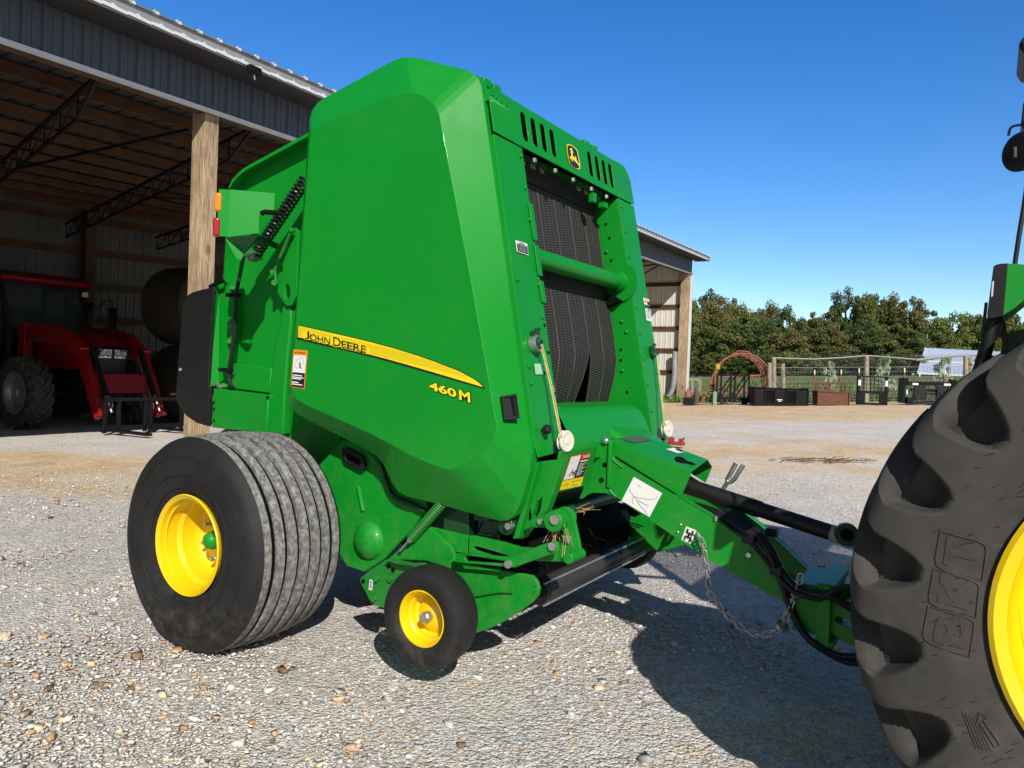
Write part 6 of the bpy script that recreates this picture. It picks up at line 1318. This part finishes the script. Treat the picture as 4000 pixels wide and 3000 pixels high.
# small old machinery pieces at the barn corner
o, w = item('old_pump', 'small rusty red and black machine on the ground by the barn corner', 'machine', q(268), q(305), DP+.6)
mb = MB(); mb.box((-.05, 0, .15), (.36, .3, .26)); mb.box((.14, .05, .2), (.05, .05, .4)); mb.build('base', 'black_steel', o, smooth=False, bevel=.01); mb = MB(); mb.box((-.08, 0, .40), (.16, .2, .22)); mb.cyl(V((-.08, 0, .5)), V((-.08, 0, .62)), .04, 10); mb.build('motor', 'red_rail', o, bevel=.02)
o, w = item('tree_stump', 'dark weathered stump between the barn and the auger', 'stump', q(312), q(332), DP+.6)
mb = MB(); mb.tube([V((0, 0, -.02)), V((.01, 0, .3)), V((-.01, .02, .62))], [.12, .09, .07], 9); mb.build('trunk', 'bark', o)
o, w = item('green_canister', 'small pale green metal canister beside the auger screw', 'canister', q(420), q(436), DP+.8)
mb = MB(); mb.box((0, 0, .24), (.14, .14, .46)); mb.cyl(V((0, 0, .47)), V((0, 0, .52)), .04, 10); mb.build('canister_body', mat('pale_green_enamel', (.18, .30, .22), .6), o, bevel=.02)
# orange piece on the gravel beside the baler
p = gpt(2640, 13.0); o = thing('red_implement', 'small orange-red steel bracket lying on the gravel just beyond the baler', 'implement', p)
mb = MB(); mb.box(p+V((0, 0, .06)), (.26, .18, .05)); mb.box(p+V((-.09, 0, .11)), (.06, .18, .10)); mb.box(p+V((.08, .03, .11)), (.07, .09, .08)); mb.tube([p+V((.08, 0, .13)), p+V((.16, 0, .17))], .014, 6); mb.build('bracket', mat('orange_red_enamel', (.30, .035, .02), .6, var=.2), o, smooth=False, bevel=.008)
# bark and twigs scattered on the gravel
cpt = az((3240, 1846), 0); d0 = (cpt-CAM).dot(cv); cpt = gpt(3240, d0)
mb = MB(); rn = random.Random(3)
for k in range(70):
    u = rn.gauss(0, .38); v_ = rn.gauss(0, .09); p = cpt+FL*u+FD*(v_); p.z = float(gz(p.x, p.y))+rn.uniform(.003, .03); a_ = rn.gauss(.1, .5); L__ = rn.uniform(.05, .28)
    dv = (FL*cos(a_)+FD*sin(a_))*L__/2; mb.beam(p-dv, p+dv+V((0, 0, rn.uniform(-.005, .02))), rn.uniform(.004, .02), rn.uniform(.003, .01))
o = mb.build('bark_litter', 'debris', None, smooth=False); kind(o, 'stuff'); tag(o, 'strips of brown bark and twigs lying on the gravel', 'bark')

# fence: round posts, steel T-posts, top pipe, woven wire and fine mesh
DFN = DP+2.0
fence = thing('wire_fence', 'farm fence of round wooden posts, rusty T-posts, top pipe and wire mesh behind the attachments', 'fence', gpt(q(770), DFN)); OFF[fence] = fence.location.copy()
def fpt(x, y, d=DFN): p = kQ(x, y); return ad(p, d)
for x, yt, dd_ in ((745, 836, -.6), (770, 808, 0), (822, 834, .3), (1305, 796, 0), (1877, 795, 0), (1901, 806, .6)):
    g_ = gpt(q(x-(4 if x > 1000 else 0)), DFN+dd_); t_ = fpt(x, yt, DFN+dd_); mb = MB(); mb.tube([g_-V((0, 0, .1)), g_.lerp(t_, .5)+V((.01, 0, 0)), t_], [.10, .092, .085], 10); mb.build('wooden_post', 'wood_grey', fence)
for x, yt in ((1007, 880), (1160, 878), (1263, 870), (1525, 868), (1612, 896), (1760, 880)):
    g_ = gpt(q(x), DFN-.1); t_ = fpt(x, yt, DFN-.1); mb = MB(); mb.beam(g_, t_, .035, .035); tp_ = mb.build('steel_post', 'red_rail', fence, smooth=False); mb = MB(); mb.beam(g_.lerp(t_, .88), t_+V((0, 0, .01)), .042, .042); mb.build('white_tip', 'decal_white', tp_, smooth=False)
mb = MB(); mb.tube([fpt(x, y) for x, y in ((762, 808), (850, 812), (1000, 816), (1160, 808), (1310, 796), (1450, 806), (1590, 818), (1700, 806), (1870, 795), (1980, 793), (2060, 795))], .035, 8); mb.tube([fpt(x, y, DFN-.06) for x, y in ((1590, 822), (1800, 798))], .045, 8); mb.build('top_pipe', 'wire', fence)
mb = MB(); a0, a1 = gpt(q(770), DFN), gpt(q(2080), DFN); LW = (a1-a0).length
for z in (.12, .24, .36, .50, .66, .82, 1.0, 1.18, 1.36): mb.tube([a0+V((0, 0, z)), a1+V((0, 0, z))], .0045 if z < 1.3 else .008, 4)
for k in range(int(LW/.15)): p = a0.lerp(a1, k*.15/LW); mb.tube([p+V((0, 0, .08)), p+V((0, 0, 1.37))], .0042, 3, cap=False)
mb.build('woven_wire', 'wire', fence)
mb = MB()
for k in range(int(LW/.11)):
    for sg in (1, -1):
        x0 = k*.11; x1 = x0+sg*1.9*.6
        if 0 <= x1 <= LW: mb.tube([a0.lerp(a1, x0/LW)+V((0, 0, .05)), a0.lerp(a1, x1/LW)+V((0, 0, 1.85))], .0028, 3, cap=False)
mb.build('fine_mesh', 'wire', fence)
o = thing('rail_fence', 'short weathered rail fence just right of the barn corner', 'fence', gpt(q(300), 36)); OFF[o] = o.location.copy()
for x in (235, 303, 345): g_ = gpt(q(x), 36); t_ = ad(kQ(x, 918), 36); mb = MB(); mb.beam(g_, t_, .12, .12); mb.build('wooden_post', 'wood_grey', o, smooth=False)
mb = MB(); mb.beam(ad(kQ(200, 934), 36), ad(kQ(348, 932), 36), .06, .10); mb.build('rail', 'wood_grey', o, smooth=False)
mb = MB(); ga_, gb_ = gpt(q(200), 36), gpt(q(470), 36)
for z in (.2, .5, .8): mb.tube([ga_+V((0, 0, z)), gb_+V((0, 0, z))], .006, 4)
for k in range(28): p = ga_.lerp(gb_, k/28); mb.tube([p+V((0, 0, .05)), p+V((0, 0, 1.0))], .005, 3)
mb.build('woven_wire', 'wire', o)

# metal-roofed shed beyond the field
DS = 62.0
rl, rr__ = ad(kQ(1645, 751), DS+6), ad(kQ(2120, 775), DS+6); el, er = ad(kQ(1600, 897), DS), ad(kQ(2110, 922), DS)
shed = thing('field_shed', 'low shed with a wide pale blue-grey metal roof beyond the field', 'shed', gpt(q(1800), DS+3)); OFF[shed] = shed.location.copy()
mb = MB(); n_ = 70; rows = [[], []]
for k in range(n_*3):
    t = k/(n_*3-1); h_ = .05 if k % 3 == 1 else 0; rows[0].append(rl.lerp(rr__, t)+V((0, 0, h_))); rows[1].append(el.lerp(er, t)+V((0, 0, h_)))
mid = [a_.lerp(b_, .57)+V((0, 0, .02)) for a_, b_ in zip(*rows)]
mb.sheet([rows[0], mid, rows[1]]); bk = [p+FD*7-V((0, 0, 2.6)) for p in rows[0]]; mb.sheet([rows[0], bk]); mb.build('roof', 'roof_far', shed, smooth=False)
mb = MB(); lap = [a_.lerp(b_, .57)+V((0, -.05, .09)) for a_, b_ in ((rl, el), (rr__, er))]; mb.beam(lap[0], lap[1], .06, .10); mb.beam(el, er, .08, .12); mb.beam(rl, el, .1, .12); mb.build('roof_trim', 'trim_white', shed, smooth=False)
mb = MB(); fl2 = [el+FD*.8, er+FD*.8]; b0 = [p-V((0, 0, 3.0)) for p in fl2]; mb.add([fl2[0], fl2[1], b0[1], b0[0]], [(0, 1, 2, 3)]); bq_ = [bk[0], rl, el+FD*.8, b0[0], bk[0]-V((0, 0, 3))]; mb.add(bq_, [tuple(range(5))]); mb.build('wall', 'liner', shed, smooth=False)
dp_ = ad(kQ(1652, 742), DS+8); o = thing('satellite_dish', 'small grey dish antenna with a thin mast above the shed roof', 'dish antenna', gpt(q(1652), DS+8)); OFF[o] = o.location.copy()
mb = MB(); mb.tube([o.location, dp_, ad(kQ(1655, 672), DS+8)], .06, 6); mb.build('mast', 'galv', o); mb = MB(); mb.lathe([(0, 0), (.05, .2), (.12, .34)], dp_-FD*.1, (-.5, -.8, .35), 20); mb.build('dish', 'trim_white', o)

# ================================================================== TREES
def leaf_mat(name):
    m = bpy.data.materials.new(name); m.use_nodes = True; nt = m.node_tree; b = nt.nodes['Principled BSDF']; L = nt.links.new
    at = _n(nt, 'ShaderNodeAttribute'); at.attribute_name = 'tint'; L(at.outputs['Color'], b.inputs['Base Color']); b.inputs['Roughness'].default_value = .7; b.inputs['Specular IOR Level'].default_value = .25
    tr_ = _n(nt, 'ShaderNodeBsdfTranslucent'); L(at.outputs['Color'], tr_.inputs['Color']); mx = _n(nt, 'ShaderNodeMixShader'); mx.inputs[0].default_value = .32
    L(b.outputs[0], mx.inputs[1]); L(tr_.outputs[0], mx.inputs[2]); L(mx.outputs[0], nt.nodes['Material Output'].inputs['Surface']); return m
M['leaf'] = leaf_mat('leaf_foliage')
def crown_mesh(seed, rx, rz, base, n_cl, n_leaf, leaf, cols):
    g = np.random.default_rng(seed); cl = []
    while len(cl) < n_cl:
        p = g.uniform(-1, 1, 3); r = np.linalg.norm(p)
        if r < 1 and (r > .55 or g.random() < .25): cl.append(p*(.82+.3*g.random()))
    cl = np.array(cl)*np.array([rx, rx, rz]); cl[:, 2] *= np.where(cl[:, 2] < 0, .85, 1.0); cl[:, 2] += base
    n = n_cl*n_leaf; ci = np.repeat(np.arange(n_cl), n_leaf); cr_ = g.uniform(.55, 1.25, n_cl)*rx*.26
    d = g.normal(size=(n, 3)); d /= np.linalg.norm(d, axis=1)[:, None]; rad = cr_[ci]*g.random(n)**.4
    P = cl[ci]+d*rad[:, None]*np.array([1.1, 1.1, .8])
    nrm = d*.6+g.normal(size=(n, 3))*.5+np.array([0, 0, .35]); nrm /= np.linalg.norm(nrm, axis=1)[:, None]
    t = np.cross(nrm, g.normal(size=(n, 3))); t /= np.linalg.norm(t, axis=1)[:, None]; b = np.cross(nrm, t); s = leaf*g.uniform(.6, 1.3, n)[:, None]
    Q = np.stack([P-t*s, P+b*s*.6, P+t*s, P-b*s*.6], 1).reshape(-1, 3)
    me = bpy.data.meshes.new('crown'); me.vertices.add(4*n); me.vertices.foreach_set('co', Q.ravel().astype(np.float32)); me.loops.add(4*n); me.loops.foreach_set('vertex_index', np.arange(4*n, dtype=np.int32)); me.polygons.add(n); me.polygons.foreach_set('loop_start', np.arange(0, 4*n, 4, dtype=np.int32)); me.update(calc_edges=True)
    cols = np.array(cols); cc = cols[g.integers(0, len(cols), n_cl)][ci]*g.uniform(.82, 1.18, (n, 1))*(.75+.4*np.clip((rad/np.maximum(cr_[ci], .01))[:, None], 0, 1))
    c4 = np.concatenate([np.repeat(cc, 4, 0), np.ones((4*n, 1))], 1).astype(np.float32); a_ = me.color_attributes.new('tint', 'FLOAT_COLOR', 'POINT'); a_.data.foreach_set('color', c4.ravel()); me.materials.append(M['leaf']); return me
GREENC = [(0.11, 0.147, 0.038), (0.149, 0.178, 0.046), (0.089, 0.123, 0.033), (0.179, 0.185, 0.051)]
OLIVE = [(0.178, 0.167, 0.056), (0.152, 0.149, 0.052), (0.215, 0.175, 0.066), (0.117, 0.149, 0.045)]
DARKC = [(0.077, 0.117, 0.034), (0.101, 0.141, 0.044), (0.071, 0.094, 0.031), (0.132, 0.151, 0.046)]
LIGHTC = [(0.202, 0.233, 0.056), (0.169, 0.218, 0.048), (0.144, 0.175, 0.044)]
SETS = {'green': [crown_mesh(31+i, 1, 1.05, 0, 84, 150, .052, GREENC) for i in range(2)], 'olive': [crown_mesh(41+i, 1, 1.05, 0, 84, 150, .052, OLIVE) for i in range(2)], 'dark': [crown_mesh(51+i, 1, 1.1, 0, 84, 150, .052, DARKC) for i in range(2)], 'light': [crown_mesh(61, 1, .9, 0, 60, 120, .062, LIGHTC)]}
def tree(px, ytop, wpx, depth, kind_, label, i, group='trees along the far side of the field', low=.25):
    base = gpt(px, depth); top = ad((px, ytop), depth); H = max(1.5, top.z-base.z); R_ = wpx/2*depth/FOC
    t = thing('tree', label, 'tree', base, 0, group); OFF[t] = V((0, 0, 0))
    mb = MB(); rn = random.Random(i); tr0 = max(.08, H*.022); lean = V((rn.uniform(-.03, .03)*H, rn.uniform(-.03, .03)*H, 0))
    mb.tube([V((0, 0, -.2)), lean*.4+V((0, 0, H*.35)), lean+V((0, 0, H*.8))], [tr0*1.25, tr0, tr0*.35], 8)
    for k in range(5):
        a_ = rn.uniform(0, 2*pi); z = H*rn.uniform(.3, .6); s0 = lean*(z/H)+V((0, 0, z)); mb.tube([s0, s0+V((cos(a_), sin(a_), .7))*R_*.35, s0+V((cos(a_)*.7, sin(a_)*.7, .8))*R_*.75], [tr0*.5, tr0*.3, tr0*.12], 6)
    mb.build('trunk', 'bark', t)
    me = SETS[kind_][i % len(SETS[kind_])]; o = bpy.data.objects.new('crown', me); C.objects.link(o); o.parent = t
    hz_ = (H-H*low)/2; o.location = (lean.x, lean.y, H*low+hz_*1.0); o.scale = (R_*1.05, R_*1.05, hz_/1.12); o.rotation_euler = (0, 0, rn.uniform(0, 6.28)); return t
TL = [  # kQ x, top y, width, depth, kind, label
 (265, 470, 150, 88, 'green', 'mid green tree rising straight behind the barn corner trim'), (352, 418, 150, 96, 'dark', 'tallest thin-topped tree just right of the barn roof end'), (405, 470, 170, 84, 'olive', 'olive tree above the left side of the red hoop'),
 (480, 438, 150, 95, 'olive', 'brownish tree with a rounded top behind the red hoop'), (330, 560, 170, 76, 'green', 'bright green lower tree beside the barn wall'), (560, 468, 150, 92, 'light', 'pale green airy tree over the right of the red hoop'), (520, 600, 190, 74, 'green', 'full green tree inside the arc of the red hoop'),
 (640, 530, 150, 82, 'green', 'green tree where the skyline begins to fall'), (738, 480, 130, 90, 'olive', 'narrow olive tree forming the small peak left of the skyline dip'), (700, 600, 190, 72, 'dark', 'dark green tree in front above the leftmost fence posts'), (850, 520, 130, 88, 'dark', 'dark tree on the left slope of the skyline dip'),
 (930, 565, 130, 84, 'green', 'low green tree at the bottom of the skyline dip'), (860, 640, 190, 70, 'olive', 'olive tree standing low above the black bucket'), (1045, 525, 150, 84, 'olive', 'rust-brown tree on the right slope of the skyline dip'), (1180, 425, 150, 90, 'dark', 'tall dark tree at the left end of the high skyline'),
 (1275, 420, 150, 88, 'green', 'tall green tree at the peak of the high skyline'), (1080, 620, 200, 70, 'olive', 'broad brownish tree above the rusty bucket'), (1365, 450, 140, 92, 'dark', 'dark gap-filled tree in the middle of the high skyline'), (1450, 437, 150, 88, 'olive', 'tall olive tree right of the skyline peak'),
 (1535, 452, 150, 86, 'olive', 'olive tree at the right end of the high skyline'), (1290, 610, 210, 71, 'dark', 'dark broad tree behind the middle fence post'), (1655, 520, 150, 84, 'olive', 'brown-tinged tree left of the dish antenna mast'), (1500, 640, 200, 70, 'green', 'green tree low behind the fork frame'),
 (1760, 530, 170, 80, 'light', 'yellow-green rounded tree behind the shed roof'), (1850, 525, 160, 84, 'light', 'light green tree right above the shed roof'), (1690, 640, 190, 72, 'green', 'mid green tree touching the left edge of the shed roof'), (1930, 560, 170, 82, 'green', 'green tree beside the tractor light housing'), (2040, 570, 180, 84, 'light', 'light green tree seen under the tractor light housing'), (2160, 560, 200, 84, 'green', 'green tree hidden behind the tractor')]
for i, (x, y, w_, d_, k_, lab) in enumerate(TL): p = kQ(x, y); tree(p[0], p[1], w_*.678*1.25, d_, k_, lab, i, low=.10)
# brush under the trees
def bush(px, ytop, wpx, depth, kind_, label, i, grp='brush at the foot of the trees'):
    base = gpt(px, depth); top = ad((px, ytop), depth); H = max(.4, top.z-base.z); R_ = wpx/2*depth/FOC
    b = thing('bush', label, 'bush', base, 0, grp); OFF[b] = V((0, 0, 0)); o = bpy.data.objects.new('foliage', SETS[kind_][i % len(SETS[kind_])]); C.objects.link(o); o.parent = b; o.location = (0, 0, H*.5); o.scale = (R_, R_, H*.52); o.rotation_euler = (0, 0, i*1.3)
    mb = MB(); mb.tube([V((0, 0, -.05)), V((0, 0, H*.6))], [.04, .02], 6); mb.build('stem', 'bark', b)
for i, (x, y, w_, k_, lab) in enumerate(((300, 800, 170, 'dark', 'dark brush beside the barn corner'), (420, 780, 180, 'green', 'green brush under the left of the hoop'), (600, 800, 200, 'dark', 'dark brush seen through the hoop'), (640, 835, 120, 'olive', 'low brownish bush inside the hoop'), (760, 770, 190, 'green', 'brush behind the leftmost fence posts'), (900, 760, 200, 'light', 'bright yellow-green bush above the black bucket'),
    (1000, 800, 160, 'green', 'green bush right of the bright one'), (1130, 780, 200, 'dark', 'dark brush above the rusty bucket'), (1260, 800, 190, 'dark', 'dark brush around the middle post'), (1400, 790, 200, 'dark', 'dark brush behind the pale sapling'), (1540, 770, 180, 'green', 'green brush left of the shed'), (2000, 800, 300, 'green', 'green brush behind the tractor'))):
    p = kQ(x, y); bush(p[0], p[1], w_*.678*1.2, 66, k_, lab, i)
SETS['pale'] = [crown_mesh(71, 1, 1.2, 0, 26, 60, .11, [(.44, .52, .30), (.54, .58, .40), (.30, .38, .18)])]
for i, (x, y, w_, d_, lab) in enumerate(((1402, 818, 100, 33, 'pale silvery sapling behind the fork frame'), (1742, 815, 95, 35, 'pale silvery sapling in front of the shed roof'), (1090, 842, 70, 38, 'small pale sapling above the rusty bucket'))):
    p = kQ(x, y); bush(p[0], p[1], w_*.678*1.1, d_, 'pale', lab, i, 'pale saplings along the fence')
# wooded hill at the far right
hp_ = []; mb = MB(); g = np.random.default_rng(77)
hc = ad((3900, 1290), 260); hb = gpt(3900, 260)
rows = []
for i in range(14):
    t = i/13; rows.append([V((hb.x, hb.y, 0))+FL*((j-20)*9)+FD*(t*90)+V((0, 0, hb.z-4+(hc.z-hb.z+3)*sin(pi*min(1, t*1.0)*.5)*math.exp(-((j-22)/13.0)**2)+g.uniform(-.8, .8))) for j in range(41)])
mb.sheet(rows); ho_ = mb.build('hill', mat('wooded_hill', (.035, .065, .03), .95, var=.5, vscale=.35, bump=1, bscale=1.5), None, ang=180); kind(ho_)

# ================================================================== LIGHT AND SKY
sun_dir = V((1, -.95, .95)).normalized()
sl = bpy.data.lights.new('sun', 'SUN'); sl.energy = 5.0; sl.angle = radians(.5); sl.color = (1, .955, .88)
so_ = bpy.data.objects.new('sun', sl); C.objects.link(so_); so_.rotation_euler = sun_dir.to_track_quat('Z', 'Y').to_euler(); so_.location = (20, -20, 20)
w = bpy.data.worlds.new('World'); bpy.context.scene.world = w; w.use_nodes = True; nt = w.node_tree; bg = nt.nodes['Background']
sk = nt.nodes.new('ShaderNodeTexSky'); sk.sky_type = 'NISHITA'; sk.sun_disc = False; sk.sun_elevation = math.asin(sun_dir.z); sk.sun_rotation = atan2(sun_dir.x, sun_dir.y); sk.altitude = 200; sk.air_density = 1.0; sk.dust_density = .3; sk.ozone_density = 3.0
hs = nt.nodes.new('ShaderNodeHueSaturation'); hs.inputs['Hue'].default_value = .510; hs.inputs['Saturation'].default_value = 1.36; nt.links.new(sk.outputs[0], hs.inputs['Color']); tcw = nt.nodes.new('ShaderNodeTexCoord'); dt = nt.nodes.new('ShaderNodeVectorMath'); dt.operation = 'DOT_PRODUCT'; nt.links.new(tcw.outputs['Generated'], dt.inputs[0]); dt.inputs[1].default_value = tuple(sun_dir)
mrw = nt.nodes.new('ShaderNodeMapRange'); mrw.inputs['From Min'].default_value = -.15; mrw.inputs['From Max'].default_value = .55; mrw.interpolation_type = 'SMOOTHSTEP'; nt.links.new(dt.outputs['Value'], mrw.inputs['Value'])
h2 = nt.nodes.new('ShaderNodeHueSaturation'); h2.inputs['Saturation'].default_value = .75; h2.inputs['Value'].default_value = .42; nt.links.new(sk.outputs[0], h2.inputs['Color'])
mxw = nt.nodes.new('ShaderNodeMix'); mxw.data_type = 'RGBA'; nt.links.new(mrw.outputs['Result'], mxw.inputs['Factor']); nt.links.new(hs.outputs[0], mxw.inputs[6]); nt.links.new(h2.outputs[0], mxw.inputs[7]); nt.links.new(mxw.outputs[2], bg.inputs[0]); bg.inputs[1].default_value = .15; hs.inputs['Value'].default_value = 1.1
sc = bpy.context.scene; sc.view_settings.view_transform = 'Standard'; sc.view_settings.look = 'None'; sc.view_settings.exposure = 0; sc.view_settings.gamma = 1
sc.render.engine = 'CYCLES'; sc.cycles.use_denoising = True; sc.cycles.max_bounces = 6; sc.cycles.transparent_max_bounces = 6; sc.render.film_transparent = False
